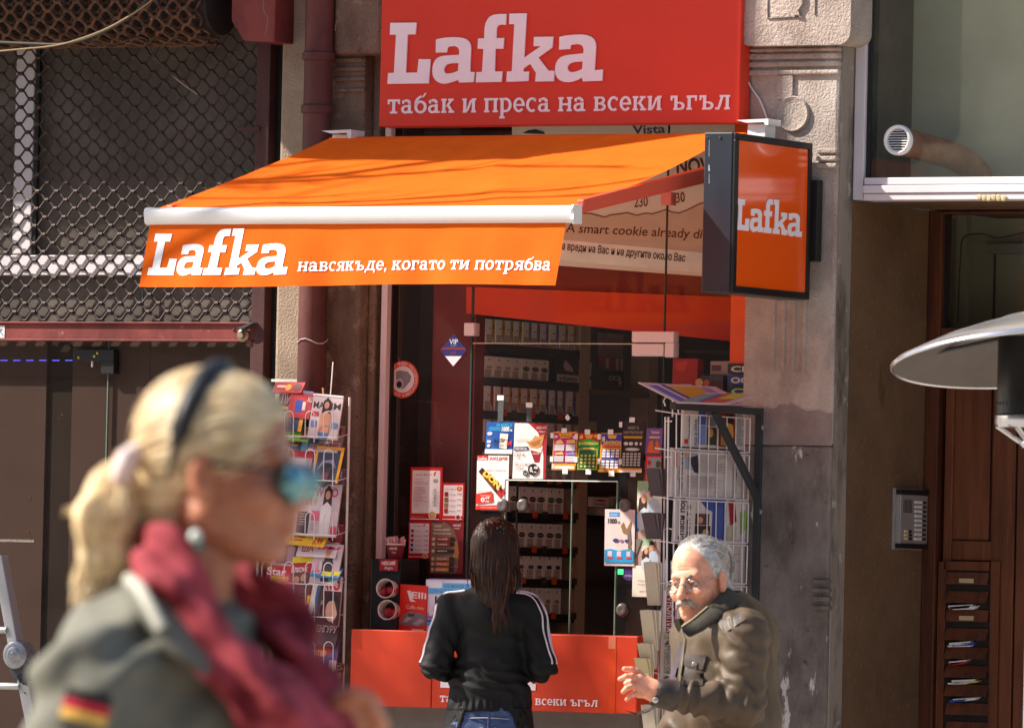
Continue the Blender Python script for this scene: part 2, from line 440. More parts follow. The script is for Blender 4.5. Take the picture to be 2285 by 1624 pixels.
BLACK = mat((26, 26, 28), rough=0.45)
DARK = mat((38, 34, 33), rough=0.8, var=0.15)
LILAC = mat((214, 206, 210), rough=0.5, var=0.05, scale=6)
ALU = mat((178, 178, 182), rough=0.42, metal=0.6, var=0.06)
WHITE = mat((232, 230, 228), rough=0.35, var=0.02)
REFLPANEL = mat((136, 130, 124), rough=0.9, c2=(174, 168, 160), var=0.1, scale=2.2, ramp=(.45, .72))
BROWNPANEL = mat((92, 72, 62), rough=0.9, var=0.06, scale=3)
DARKPANEL = mat((52, 40, 30), rough=0.9, var=0.1, scale=3)
SHOPGLASS = glass_mat((222, 218, 216), dust_haze=0.02, dust_haze_c=(130, 122, 118))
CLEAR = glass_mat((250, 252, 250), dust_haze=0.018, dust_haze_c=(165, 165, 165))  # the dust film also stands in for reflection haze on the panes
DUSTY = glass_mat((222, 226, 218), dust_haze=0.10, dust_haze_c=(158, 158, 142))
WOOD = layered((112, 62, 36), [((84, 44, 25), 3.0, 0.42, 0.62, (6, 6, .5)), ((128, 74, 44), 6.0, 0.56, 0.7, (8, 8, .4))], rough=0.55, bump=0.1, bscale=90, spec=0.35)
WOODD = layered((92, 48, 28), [((66, 33, 19), 3.0, 0.42, 0.62, (6, 6, .5)), ((110, 60, 36), 6.0, 0.56, 0.7, (8, 8, .4))], rough=0.5, bump=0.1, bscale=90, spec=0.4)
PAVE = layered((172, 164, 154), [((146, 138, 130), 1.5, 0.42, 0.62, None), ((170, 162, 152), 4.0, 0.58, 0.72, None)], rough=0.9, bump=0.3, bscale=40)
FACADE = layered((176, 164, 150), [((150, 138, 126), 1.2, 0.42, 0.62, (1, 1, .5))], rough=0.95, bump=0.3, bscale=60)
STEEL = mat((64, 66, 72), rough=0.5, metal=0.3, var=0.1)
BOLT = mat((150, 138, 112), rough=0.45, metal=0.7, var=0.15, scale=60)

# ------------------------------------------------------------------ ground
g = MB(); g.box(-60, 60, -60, 8, -0.3, -0.15, PAVE)
kind(g.build("street"), "structure")
g = MB()
g.box(-60, 60, -7.5, 5, -0.148, 0.0, PAVE)
kind(g.build("pavement"), "structure")
g = MB()
rj = random.Random(3)
for i in range(24):
    g.box(-12 + i, -12 + i + 0.985, -7.8, -7.503, -0.148, 0.012, EDGE)
kind(g.build("kerb", bevel=0.01), "structure")

# ------------------------------------------------------------------ the big wall of the house, with the bay that shades the shop front
XPR0, XPR1 = P(1672, 103).x, P(1874, 103).x          # right stone pilaster
XBAY1 = P(1785, 60).x - 1.2 * tan(SUN_AZ) - 0.02
DROP = tan(SUN_EL) / cos(SUN_AZ)
XBAY0 = P(739, 316).x - .79 * tan(SUN_AZ) - .02
ZBAY = 2.93 + .79 * DROP
ZBALC = 3.08 + .62 * DROP
house = thing("town_house", "old plastered town house whose upper storeys and bay stand over the shop fronts", "house", (0, 1.0, 0))
w = MB()
w.box(-9, 9, 0.0, 0.5, 4.3, 12, FACADE)
w.box(-9, P(-330, 600).x, 0.0, 0.5, 0, 4.3, FACADE)
w.box(P(2900, 600).x, 9, 0.0, 0.5, 0, 4.3, FACADE)
w.build("wall", house)
w = MB(); w.box(XBAY0, XBAY1, -1.2, -0.003, ZBAY, ZBAY + 3.2, FACADE); w.build("bay", house, bevel=0.01)
w = MB(); w.box(-8.5, XBAY0 - .005, -.62, -.003, ZBALC, ZBALC + .14, FACADE); w.box(-8.5, XBAY0 - .005, -.62, -.56, ZBALC + .141, ZBALC + 1.2, FACADE); w.build("balcony", house, bevel=0.01)
w = MB(); w.box(-9, 9, 3.6, 3.8, 0, 4.3, DARK); w.box(-9, 9, 0.502, 3.598, 4.2, 4.35, DARK); w.build("back_wall", house)

# the row of houses across the street, behind the viewer (it shows in the panes)
oh = thing("opposite_house", "plain row of plastered houses across the street, seen only in the panes", "house", (0, -36, 0))
w = MB(); w.box(-60, 45, -40, -36, 0, 15, mat((136, 122, 108), rough=.95, var=.1, scale=.6)); w.build("wall", oh)
w = MB()
for i in range(26):
    for j in range(4): w.box(-58 + i * 4, -56.4 + i * 4, -36.0 + .002, -35.96, 1.2 + j * 3.5, 3.4 + j * 3.5, mat((40, 44, 48), rough=.2))
kind(w.build("window", oh), "stuff")

# ------------------------------------------------------------------ right pilaster
Z1000 = P(1760, 1001).z
pil = thing("stone_pilaster", "rough grey stone pilaster carved with a circle and bands, right of the shop", "pilaster", ((XPR0 + XPR1) / 2, 0.1, 0))
b = MB()
b.box(XPR0, XPR1, 0, 0.115, Z1000 + 0.012, 4.29, STONE)
b.build("shaft", pil, bevel=0.012)
b = MB(); b.box(XPR0, XPR1, -0.003, 0.114, 0, Z1000 + .0115, GRIME); b.build("plinth", pil, bevel=0.01)
MID = layered((160, 146, 140), [((126, 110, 107), 3.0, .4, .6, (1, 1, .6)), ((180, 168, 162), 9.0, .6, .7, None)], rough=.95, bump=.6, bscale=110, bdist=.008)
b = MB(); zm = P(1760, 906).z
xm = [XPR0 + (XPR1 - XPR0) * k / 14 for k in range(15)]; rm = random.Random(4)
b.prism([(XPR0, -.0025, Z1000 + .013), (XPR1, -.0025, Z1000 + .013)] + [(x, -.0025, zm + rm.uniform(-.02, .012) - .05 * max(0, (x - XPR0) / (XPR1 - XPR0) - .75)) for x in reversed(xm)], (0, .0022, 0), MID); b.build("stained_band", pil)
b = MB()
cx0, cx1 = P(1647, 60, -.06).x, P(1897, 60, -.06).x
zc0 = P(1770, 102, -.06).z
r = 0.05; pts = []
for a in range(0, 91, 15): pts.append((cx0 + r - r * cos(radians(90 - a)) if False else cx0 + r - r * sin(radians(a)), zc0 + r - r * cos(radians(a))))
pts2 = [(cx1 - (p[0] - cx0), p[1]) for p in pts]
outl = [(x, -.06, z) for x, z in list(reversed(pts)) + pts2] + [(cx1, -.06, 4.28), (cx0, -.06, 4.28)]
b.prism(outl, (0, .175, 0), STONE); b.build("capital", pil, bevel=0.02)
b = MB()
for v0, v1 in ((108, 116), (120, 133), (138, 150), (156, 168)):
    x0, x1, z0, z1 = rect(1676, v0, 1872, v1, 0); b = MB(); b.box(XPR0 + .004, XPR1 + .003, -0.014, 0.02, z0, z1, STONE); b.build("raised_band", pil, bevel=0.006)
for v0, v1 in ((332, 343), (349, 360), (365, 376)):
    x0, x1, z0, z1 = rect(1824, v0, 1867, v1, 0); b = MB(); b.box(x0, XPR1 + .002, -0.016, 0.02, z0, z1, STONE); b.build("raised_band", pil, bevel=0.005)
for v0, v1 in ((1292, 1301), (1311, 1321), (1330, 1341), (1350, 1360)):
    x0, x1, z0, z1 = rect(1815, v0, 1852, v1, 0); b = MB(); b.box(x0, x1, -0.016, 0.02, z0, z1, GRIME); b.build("raised_band", pil, bevel=0.005)
b = MB()
cc = P(1770, 255)
ang = [2 * pi * i / 40 for i in range(40)]
b.lathe((cc.x, 0.002, cc.z), [(0.066, 0.0), (0.066, 0.010), (0.062, 0.015), (0.056, 0.012), (0.050, 0.009), (0.0, 0.009)], STONE, axis=(0, -1, 0), n=48, cap=False)
x0, x1, z0, z1 = rect(1736, 170, 1770, 222, 0); b.box(x0, x1, -.010, 0.01, z0, z1, STONE)
b.build("carved_disc", pil, smooth=35)
b = MB()      # flutes under the sign
for u in (1727, 1749, 1772, 1795):
    p0, p1 = P(u, 664), P(u - 4, 830); b = MB(); b.tube([(p0.x, 0.003, p0.z), (p0.x, 0.003, p1.z)], 0.011, STONE, n=8); b.build("flute", pil, smooth=40)
b = MB()      # carved frame and curl on the capital
def strip(mb, pts, y, wd, dp, m):
    mb.tube([P(u, v, y) for u, v in pts], wd, m, n=6)
strip(b, [(1711, -20), (1713, 42), (1788, 38)], -.062, 0.004, 0, GRIME)
strip(b, [(1819, -10), (1818, 35)], -.062, 0.003, 0, EDGE)
b.prism([P(1776, -20, -.061), P(1772, 0, -.061), P(1776, 20, -.061), P(1770, 34, -.061), P(1786, 36, -.061), P(1783, 24, -.061), P(1792, 10, -.061), P(1794, -20, -.061)], (0, -.012, 0), STONE)
b.build("carving", pil, bevel=0.004)
b = MB()      # worn return edge facing the doorway
b.box(XPR1 + 0.001, XPR1 + 0.006, 0.01, 0.114, 0, P(1880, 104).z, EDGE); b.build("worn_edge", pil)

# ------------------------------------------------------------------ left pilaster, pier and pipe
XL0, XL1 = P(742, 300).x, P(814, 300).x
pil2 = thing("stone_pilaster", "dark brown weathered stone pilaster with a square block on top, left of the red sign", "pilaster", ((XL0 + XL1) / 2, 0.1, 0))
b = MB(); xs = P(812, 300, .0).x
b.box(P(700, 300).x, xs, 0.0, .2, 0, 4.2, BROWNSTONE)
b.build("shaft", pil2, bevel=0.012)
b = MB(); b.box(xs + .001, P(848, 300, .06).x, .055, .2, 0, 4.2, BROWNSTONE); b.build("rebate", pil2, bevel=0.01)
x0, x1, z0, z1 = rect(744, -60, 853, 122, -.05)
b = MB(); b.box(x0, x1, -.05, .1, z0, 4.28, BROWNSTONE); b.build("capital", pil2, bevel=0.018)
b = MB()
for v0, v1 in ((130, 141), (150, 160), (172, 182), (198, 206)):
    x0, x1, z0, z1 = rect(748, v0, 812, v1, 0); b = MB(); b.box(x0, xs + .004, -.012, .02, z0, z1, BROWNSTONE); b.build("raised_band", pil2, bevel=0.005)
for v0, v1 in ((1250, 1260), (1276, 1284), (1300, 1308)):
    x0, x1, z0, z1 = rect(756, v0, 800, v1, 0); b = MB(); b.box(x0, xs + .004, -.012, .02, z0, z1, BROWNSTONE); b.build("raised_band", pil2, bevel=0.005)

x0, x1 = P(632, 60).x, P(678, 60).x
pier = MB(); pier.box(P(615, 640).x, P(684, 500).x, 0.0, 0.2, 0, 4.25, mat((178, 158, 138), rough=.95, c2=(140, 122, 106), var=.25, scale=9, bump=.6, bscale=120))
tag(pier.build("stone_pier", bevel=0.015), "narrow tan stone pier between the shutter and the drainpipe", "pier")

pp = thing("drainpipe", "maroon painted metal drainpipe with collars running down the wall", "drainpipe", (P(706, 600, -.07).x, -.07, 0))
b = MB(); xp = P(707, 300, -.07).x
b.tube([(xp, -.07, 0.05), (xp, -.07, 4.25)], 0.054, PIPE, n=24); b.build("pipe", pp, smooth=40)
b = MB()
for v in (128, 246):
    z = P(707, v, -.07).z; b = MB(); b.lathe((xp, -.07, z - .015), [(.056, 0), (.062, .004), (.062, .03), (.056, .034)], PIPE, n=24); b.build("collar", pp, smooth=40)
b = MB()
z = P(690, 762, -.07).z; b.tube([(xp + .058 * cos(a) * 1.02, -.07 + .058 * sin(a) * 1.02, z + .01 * sin(3 * a)) for a in [i * .4 for i in range(16)]], .002, LILAC, n=5, closed=True)
b.build("wire_tie", pp)

# ------------------------------------------------------------------ left shop: shutter, frame, glass
YG = 0.06
XG1 = P(600, 400, YG).x
XG0 = P(-330, 400, YG).x
ZBT, ZBB = P(300, 719, YG).z, P(300, 762, YG).z
ZD = P(300, 96, YG).z
sh = thing("roller_shutter", "half raised rusty brown lattice roller shutter in front of the empty shop", "shutter", ((XG0 + XG1) / 2, YG, ZBB))
b = MB()
per, hz, fl = 0.0865, 0.0330, 0.24
xa = P(578, 500, YG).x
nrow = int((ZD + 0.06 - ZBT) / hz)
phase0 = P(352, 700, YG).x
rg = random.Random(5)
for k in range(nrow + 1):
    z0 = ZBT + 0.006 + k * hz
    pts = []; x = XG0; i = int((XG0 - phase0) / (per / 2)) - 1
    sk = 0.006 * sin(k * 0.55)
    while True:
        xc = phase0 + i * per / 2 + sk
        hi = ((i + k) % 2 == 1)
        zz = z0 + (hz - 0.0055 if hi else 0.0)
        for q in (-1, 1):
            xx = xc + q * per * fl / 2
            if XG0 < xx < xa + 0.03: pts.append((xx, YG + rg.uniform(-.001, .001), zz + rg.uniform(-.0012, .0012) + 0.004 * sin(xx * 3.0 + k * .12) + .005 * noise.noise(Vector((xx * 2.2, 0, zz * 2.2)))))
        i += 1
        if xc > xa + 0.1: break
    b.tube(pts, 0.0042, RUST, n=5)
    for j in range(0, len(pts) - 1):          # sleeves that hold neighbouring wires together
        p, q = pts[j], pts[j + 1]
        if abs(p[2] - q[2]) < 0.004 and p[2] > z0 + hz * 0.5 and k < nrow:
            mx = (p[0] + q[0]) / 2
            b.tube([(mx - .0085, YG, (p[2] + q[2]) / 2 + .0028), (mx + .0085, YG, (p[2] + q[2]) / 2 + .0028)], 0.0088, RUST, n=6)
b.build("lattice", sh, smooth=50)
b = MB()      # the part already rolled up: lattice wound round the drum
yc, zc, rd = YG - 0.10, ZD + 0.135, 0.155
for k in range(-1, 13):
    a0 = radians(-95 + k * 12.1)
    pts = []; i = int((XG0 - phase0) / (per / 2)) - 1
    while True:
        xc = phase0 + i * per / 2 + 0.02
        hi = ((i + k) % 2 == 1)
        a = a0 + (radians(10.9) if hi else 0)
        for q in (-1, 1):
            xx = xc + q * per * fl / 2
            if XG0 < xx < P(520, 60, YG).x: pts.append((xx, yc - rd * cos(-a - pi) * -1 if False else yc - rd * sin(a + pi / 2), zc - rd * cos(a + pi / 2)))
        i += 1
        if xc > xa: break
    b.tube(pts, 0.0068, DRUMRUST, n=6)
for k in range(-1, 10):
    a0 = radians(-92 + k * 15.5)
    pts = []; i = int((XG0 - phase0) / (per / 2)) - 1
    while True:
        xc = phase0 + i * per / 2 + 0.05
        a = a0 + (radians(14) if (i + k) % 2 else 0)
        for q in (-1, 1):
            xx = xc + q * per * fl / 2
            if XG0 < xx < P(520, 60, YG).x: pts.append((xx, yc - (rd - .02) * sin(a + pi / 2), zc - (rd - .02) * cos(a + pi / 2)))
        i += 1
        if xc > xa: break
    b.tube(pts, 0.005, DRUMRUST, n=5)
b.build("rolled_lattice", sh, smooth=50)
b = MB(); b.tube([(XG0, yc, zc), (P(524, 60, YG).x, yc, zc)], rd - 0.034, DARK, n=28); b.build("drum", sh, smooth=40)
x0, x1, z0, z1 = rect(517, -60, 614, 95, YG - .18)
b = MB(); b.prism([(P(514, 0, YG - .2).x, YG - .2, 4.2), (P(517, 55, YG - .2).x, YG - .2, P(517, 48, YG - .2).z), (P(545, 92, YG - .2).x, YG - .2, P(545, 92, YG - .2).z), (P(612, 94, YG - .2).x, YG - .2, P(612, 94, YG - .2).z), (P(614, 0, YG - .2).x, YG - .2, 4.2)], (0, .22, 0), MAROON)
b.build("drum_box", sh, bevel=0.006)
b = MB()
b.box(XG0, P(578, 740, YG).x, YG - .022, YG + .016, ZBB, ZBT, MAROON)
b.box(XG0, P(578, 740, YG).x, YG - .034, YG - .0225, ZBT - .007, ZBT, MAROON)
b.box(XG0, P(578, 740, YG).x, YG - .030, YG - .0225, ZBB, ZBB + .008, MAROON)
b.build("bottom_rail", sh, bevel=0.002)
b = MB(); c = P(541, 748, YG - .03)
b.lathe((c.x, YG - .022, c.z), [(.026, 0), (.026, .006), (.022, .010), (.015, .012), (.015, .024), (.012, .028), (.0, .028)], BOLT, axis=(0, -1, 0), n=20, cap=False)
for u, v in ((520, 736), (519, 759), (562, 758)):
    c = P(u, v, YG - .03); b.lathe((c.x, YG - .022, c.z), [(.006, 0), (.006, .003), (.003, .006), (0, .006)], STEEL, axis=(0, -1, 0), n=10, cap=False)
b.build("bolt", sh, smooth=35)
b = MB(); b.prism([P(535, 733, YG - .03), P(549, 735, YG - .03), P(575, 721, YG - .03), P(571, 719, YG - .03)], (0, -.03, 0), STEEL)
b.build("latch", sh)
b = MB()
x0, x1, z0, z1 = rect(-12, 727, 10, 754, YG - .024)
sheet(b, (x0, YG - .024, z1), (x1, YG - .024, z1), (x0, YG - .024, z0), flat((226, 222, 214)), [('p', [(.2, .2), (.8, .25), (.85, .3), (.3, .8), (.2, .7), (.6, .35)], (120, 120, 150)), ('p', [(.3, .15), (.4, .15), (.95, .85), (.85, .88)], (120, 120, 150))], thick=.001)
b.build("sticker", sh)
# the posts
b = MB()
b.box(P(576, 400, YG).x, P(606, 400, YG).x, YG - .03, YG + .06, 0, 4.2, MAROON_D)
b.box(P(606.5, 400, YG).x, P(616, 400, YG).x, YG + .02, YG + .06, 0, 4.2, BLACK)
x0, x1, z0, z1 = rect(540, 284, 590, 295, YG); b.box(x0, x1, YG - .036, YG - .0305, z0, z1, MAROON_D)
tag(b.build("shutter_post", bevel=0.003), "tall maroon steel guide post at the right end of the lattice shutter", "post")

YGL = 0.11
ls = thing("empty_shop_front", "glazed front of the empty shop behind the lattice shutter, boarded up inside", "shop front", (P(200, 800, YGL).x, YGL, 0))
XA, XB = P(-400, 800, YGL).x, P(612, 800, YGL).x
b = MB()
b.quad([(XA, YGL, 0.02), (XB, YGL, 0.02), (XB, YGL, 4.19), (XA, YGL, 4.19)], SHOPGLASS); b.build("pane", ls)
b = MB()
b.box(XA, XB, YGL + .035, YGL + .25, P(300, 764, YGL + .2).z, 4.19, REFLPANEL); b.build("blind", ls)  # grey backing; its blotches stand in for reflections in the glass
b = MB(); z1 = P(300, 764, YGL + .2).z - .002
for u0, u1, mm in ((-400, 100, BROWNPANEL), (101.5, 156, DARKPANEL), (158, 330, BROWNPANEL), (331, 640, BROWNPANEL)):
    b.box(P(u0, 1000, YGL + .014).x, P(u1, 1000, YGL + .014).x, YGL + .014 + (.012 if mm is DARKPANEL else 0), YGL + .25, 0, z1, mm)
b.build("inner_board", ls)
b = MB()
x0, x1, z0, z1 = rect(27, 100, 68, 560, YGL - .03); b.box(x0, x1, YGL - .014, YGL + .006, P(40, 566, YGL - .03).z, 4.19, LILAC)
x0, x1, z0, z1 = rect(0, 569, 300, 614, YGL - .03); b.box(XA, XB, YGL - .016, YGL + .007, z0, z1, LILAC)
x0, x1, z0, z1 = rect(70, 100, 79, 560, YGL - .03); b.box(x0, x1, YGL - .012, YGL + .005, P(40, 566, YGL - .03).z, 4.19, BLACK)
b.build("frame", ls, bevel=0.003)
b = MB()
for u, v0, v1 in ((233, 765, 1624), (587 - 3, 770, 1200), (318, 614, 764)):
    x = P(u, (v0 + v1) / 2, YGL).x; b.box(x - .002, x + .002, YGL - .004, YGL + .006, P(u, v1, YGL).z, P(u, v0, YGL).z, mat((110, 128, 118), rough=.2))
b.build("glass_edge", ls)
b = MB()
x0, x1, z0, z1 = rect(166, 780, 256, 806, YGL - .02); b.box(x0, x1, YGL - .028, YGL + .012, z0, z1, BLACK)
x0, x1, z0, z1 = rect(228, 807, 256, 834, YGL - .02); b.box(x0, x1, YGL - .028, YGL + .012, z0, z1, BLACK)
for u, v in ((175, 798), (210, 795), (217, 788)):
    c = P(u, v, YGL - .03); b.lathe((c.x, YGL - .028, c.z), [(.006, 0), (.005, .004), (0, .004)], mat((200, 170, 90), rough=.3, metal=.8), axis=(0, -1, 0), n=10, cap=False)
c = P(203, 812, YGL - .04); b.tube([(c.x, YGL - .03, c.z + .012), (c.x, YGL - .03, c.z - .012)], .005, ALU, n=8)
x0, x1, z0, z1 = rect(292, 660, 330, 718, YGL - .02)
b.build("patch_fitting", ls, bevel=0.003)
b = MB()
bl = mat((92, 88, 230), emit=1.2, rough=.4)
for u in range(-28, 240, 29):
    x0, x1, z0, z1 = rect(u, 803.0, u + 15, 805.0, YGL + .01); b.box(x0, x1, YGL + .008, YGL + .012, z0, z1, bl)
b.build("light_strip", ls)
b = MB()      # paint spots and a scrape on the boards
for u, v, r_ in ((67, 1110, 4), (63, 1186, 4), (135, 925, 3), (128, 935, 2)):
    c = P(u, v, YGL + .014); b.lathe((c.x, YGL + (.0255 if u > 100 and u < 156 else .0135), c.z), [(r_ / 600, 0), (r_ / 640, .0012)], mat((120, 66, 40), rough=.8), axis=(0, -1, 0), n=9)
x0, x1, z0, z1 = rect(0, 1203, 76, 1209, YGL + .014); b.box(x0, x1, YGL + .0125, YGL + .0136, z0, z1, mat((190, 180, 172), rough=.9, var=.3, scale=80))
b.build("paint_mark", ls)

# cables slung under the shutter
def cable(name, label, pts, r, m, y):
    cp = [P(u, v, y) for u, v in pts]; out = []
    for i in range(len(cp) - 1):
        p0, p1, p2, p3 = cp[max(i - 1, 0)], cp[i], cp[i + 1], cp[min(i + 2, len(cp) - 1)]
        for t in [k / 8 for k in range(8)]:
            out.append(.5 * ((2 * p1) + (p2 - p0) * t + (2 * p0 - 5 * p1 + 4 * p2 - p3) * t * t + (3 * p1 - p0 - 3 * p2 + p3) * t ** 3))
    out.append(cp[-1])
    mb = MB(); mb.tube(out, r, m, n=7); return tag(mb.build(name, smooth=60), label, "cable", "cables hanging in front of the shutter")
YC = YG - .40
cable("cable", "thick dark cable sagging across the top of the lattice shutter", [(-60, 92), (60, 98), (150, 98), (230, 72), (300, 30), (350, -30)], .006, mat((62, 58, 54), rough=.7), YC)
cable("cable", "pale frayed twin cable beside the thick dark one over the shutter", [(-60, 120), (40, 111), (130, 101), (205, 78), (262, 52), (330, 8), (350, -20)], .0032, mat((150, 128, 96), rough=.8), YC - .02)
cable("cable", "thin brown cable hanging steeply down the lattice shutter to a loose end", [(85, -20), (110, 35), (168, 80), (240, 100), (318, 85), (340, 120), (385, 170), (440, 212)], .003, mat((66, 48, 40), rough=.7), YC + .20)
cable("cable", "thin grey cable curling down from the maroon drum box", [(590, -30), (588, 20), (598, 45), (592, 80)], .0025, mat((120, 100, 92), rough=.7), YG - .225)
cable("cable", "short grey cable looped at the top of the left stone pilaster", [(850, -40), (790, -5), (755, 40), (748, 70)], .003, mat((110, 92, 80), rough=.7), -.09)

# ------------------------------------------------------------------ right: window with vent, sill, doorway
YW = 0.13
wn = thing("shop_window", "large dusty window pane above the doorway, with a round vent set in it", "window", (P(2150, 200, YW).x, YW, P(2150, 440, YW).z))
XW0 = P(1938, 200, YW).x; XW1 = P(2880, 200, YW).x; ZS = P(2100, 396, YW).z
b = MB(); b.quad([(XW0, YW, ZS), (XW1, YW, ZS), (XW1, YW, 4.19), (XW0, YW, 4.19)], DUSTY); b.build("pane", wn)
b = MB()
b.box(P(1908, 200, YW - .02).x, P(1931, 200, YW - .02).x, YW - .025, YW + .05, P(1908, 447, YW).z, 4.19, LILAC)
b.box(P(1932, 200, YW - .02).x, P(1940, 200, YW - .02).x, YW - .010, YW + .05, ZS, 4.19, BLACK)
b.build("frame", wn, bevel=0.003)
b = MB()
for v0, v1, d in ((396, 412, .030), (413.5, 431, .040), (432, 447, .034)):
    x0, x1, z0, z1 = rect(1930, v0, 2200, v1, YW - .04); b.box(P(1927, 420, YW - .04).x, XW1, YW - d - .01, YW + .05, z0, z1, LILAC)
b.build("sill", wn, bevel=0.003)
b = MB()
for i, (u0, u1, v) in enumerate(((2180, 2245, 446), (2300, 2330, 445))):
    for q in range(6):
        a = u0 + (u1 - u0) * q / 6; c0 = P(a, v - 5 + (q % 3), YW - .046)
        b.lathe((c0.x + .01, YW - .0455, c0.z), [(.011, 0), (.012, .004), (.006, .007), (0, .007)], mat((196, 176, 138), rough=.95, bump=.5), axis=(0, -1, 0), n=9, cap=False)
b.build("crumbling_filler", wn)
b = MB(); c = P(2001, 313, YW - .02)
b.lathe((c.x, YW - .002, c.z), [(.040, .004), (.043, .018), (.047, .022), (.054, .019), (.056, .010), (.056, 0)], WHITE, axis=(0, -1, 0), n=40, cap=False)
for i in range(-4, 5):
    zz = c.z + i * .0092; hw = sqrt(max(0, .041 ** 2 - (i * .0092) ** 2))
    b.hexa([(c.x - hw, YW - .018, zz - .0032), (c.x + hw, YW - .018, zz - .0032), (c.x + hw, YW - .006, zz + .0005), (c.x - hw, YW - .006, zz + .0005), (c.x - hw, YW - .017, zz - .0016), (c.x + hw, YW - .017, zz - .0016), (c.x + hw, YW - .005, zz + .0022), (c.x - hw, YW - .005, zz + .0022)], WHITE)
b.lathe((c.x, YW - .0015, c.z), [(0, 0), (.041, 0)], BLACK, axis=(0, -1, 0), n=24, cap=False)
b.build("vent_grille", wn, smooth=35)
b = MB(); b.tube([(c.x, YW + .01, c.z), (c.x + .12, YW + .20, c.z - .045), (c.x + .16, YW + .26, c.z - .075), (c.x + .18, YW + .28, c.z - .10), (c.x + .19, YW + .29, c.z - .16)], .052, mat((150, 88, 70), rough=.7, c2=(172, 120, 102), var=.2, scale=14), n=20); b.build("duct", wn, smooth=50)
b = MB(); b.box(XW0, XW1, YW + .36, YW + .40, ZS - .002, 4.19, mat((214, 212, 194), rough=.95, c2=(226, 224, 208), var=.12, scale=1.5)); b.build("blind", wn)

# doorway recess
XR = XPR1 + 0.0065
YD = PX(2070, 900, XR).y
ZL = P(2100, 449, YW).z
al = thing("doorway_wall", "rough brown plastered side wall and lintel of the entrance recess", "wall", (XR, .4, 0))
b = MB(); b.box(XR - .10, XR, .118, YD + .1, 0, ZL, PLASTER); b.build("side_wall", al)
b = MB(); b.box(XR + .001, XW1, YW + .051, YD + .6, ZL + .004, ZL + .02, PLASTER); b.build("ceiling", al)
b = MB(); b.box(XW1 + .001, XW1 + .1, .118, YD + .1, 0, ZL, PLASTER); b.build("far_side_wall", al)
dr = thing("entrance_door", "dark brown panelled wooden entrance door with a glazed light over it", "door", (P(2200, 1000, YD).x, YD, 0))
b = MB()
b.box(XR + .001, P(2101, 900, YD).x, YD - .03, YD + .06, 0, ZL, WOODD)
x0, x1, z0, z1 = rect(2100, 452, 2400, 478, YD); b.box(P(2101, 900, YD).x, XW1, YD - .029, YD + .06, z0, ZL, WOODD)
x0, x1, z0, z1 = rect(2100, 732, 2400, 752, YD); b.box(P(2101, 900, YD).x, XW1, YD - .028, YD + .06, z0, z1, WOODD)
b.build("frame", dr, bevel=0.004)
b = MB(); zt = P(2200, 753, YD).z
def dbox(u0, v0, u1, v1, y0, y1, m): x0, x1, z0, z1 = rect(u0, v0, u1, v1, y0); b.box(x0, x1, y0, y1, z0, z1, m)
XD0, XD1 = P(2105, 900, YD).x, XW1
b.box(XD0, XD1, YD + .03, YD + .06, 0, zt, WOODD)
for u0, v0, u1, v1 in ((2103, 756, 2122, 1640), (2210, 756, 2262, 1640), (2266, 756, 2420, 1640)):
    dbox(u0, v0, u1, v1, YD, YD + .029, WOOD)
dbox(2122.5, 1206, 2209.5, 1250, YD + .001, YD + .029, WOOD); dbox(2122.5, 756, 2209.5, 775, YD + .001, YD + .029, WOOD)
dbox(2123, 776, 2209, 1205, YD + .014, YD + .0289, WOOD)
b.build("leaf", dr, bevel=0.004)
b = MB(); b.box(P(2102, 600, YD).x + .001, P(2114, 600, YD).x, YD - .004, YD + .02, P(2110, 731, YD).z, P(2110, 480, YD).z, BLACK); b.build("transom_bead", dr)
b = MB(); b.quad([(P(2110, 600, YD).x, YD + .01, P(2200, 731, YD).z), (XW1, YD + .01, P(2200, 731, YD).z), (XW1, YD + .01, P(2200, 479, YD).z), (P(2110, 600, YD).x, YD + .01, P(2200, 479, YD).z)], CLEAR); b.build("transom_pane", dr)
b = MB()
HALL = mat((172, 170, 142), rough=.9, c2=(150, 148, 122), var=.1, scale=2)
b.box(XR - .3, XW1 + .6, YD + .50, YD + .55, 0, ZL, HALL)
x0, x1, z0, z1 = rect(2128, 540, 2150, 750, YD + .45); b.box(x0, x1, YD + .46, YD + .499, z0, z1 + .3, HALL)
x0, x1, z0, z1 = rect(2205, 545, 2260, 566, YD + .45); b.box(x0, x1 + .4, YD + .42, YD + .499, z0, z1, mat((120, 116, 104), rough=.9))
x0, x1, z0, z1 = rect(2206, 567, 2210, 750, YD + .45); b.box(x0, x1 - .004, YD + .485, YD + .499, z0, z1, DARK)
b.build("hall_wall", dr)
cable("cable", "dusty black cable draped along the top of the glazed light over the door", [(2136, 720), (2142, 580), (2150, 530), (2190, 522), (2230, 530), (2300, 515)], .003, mat((70, 66, 58), rough=.9), YD + .35)
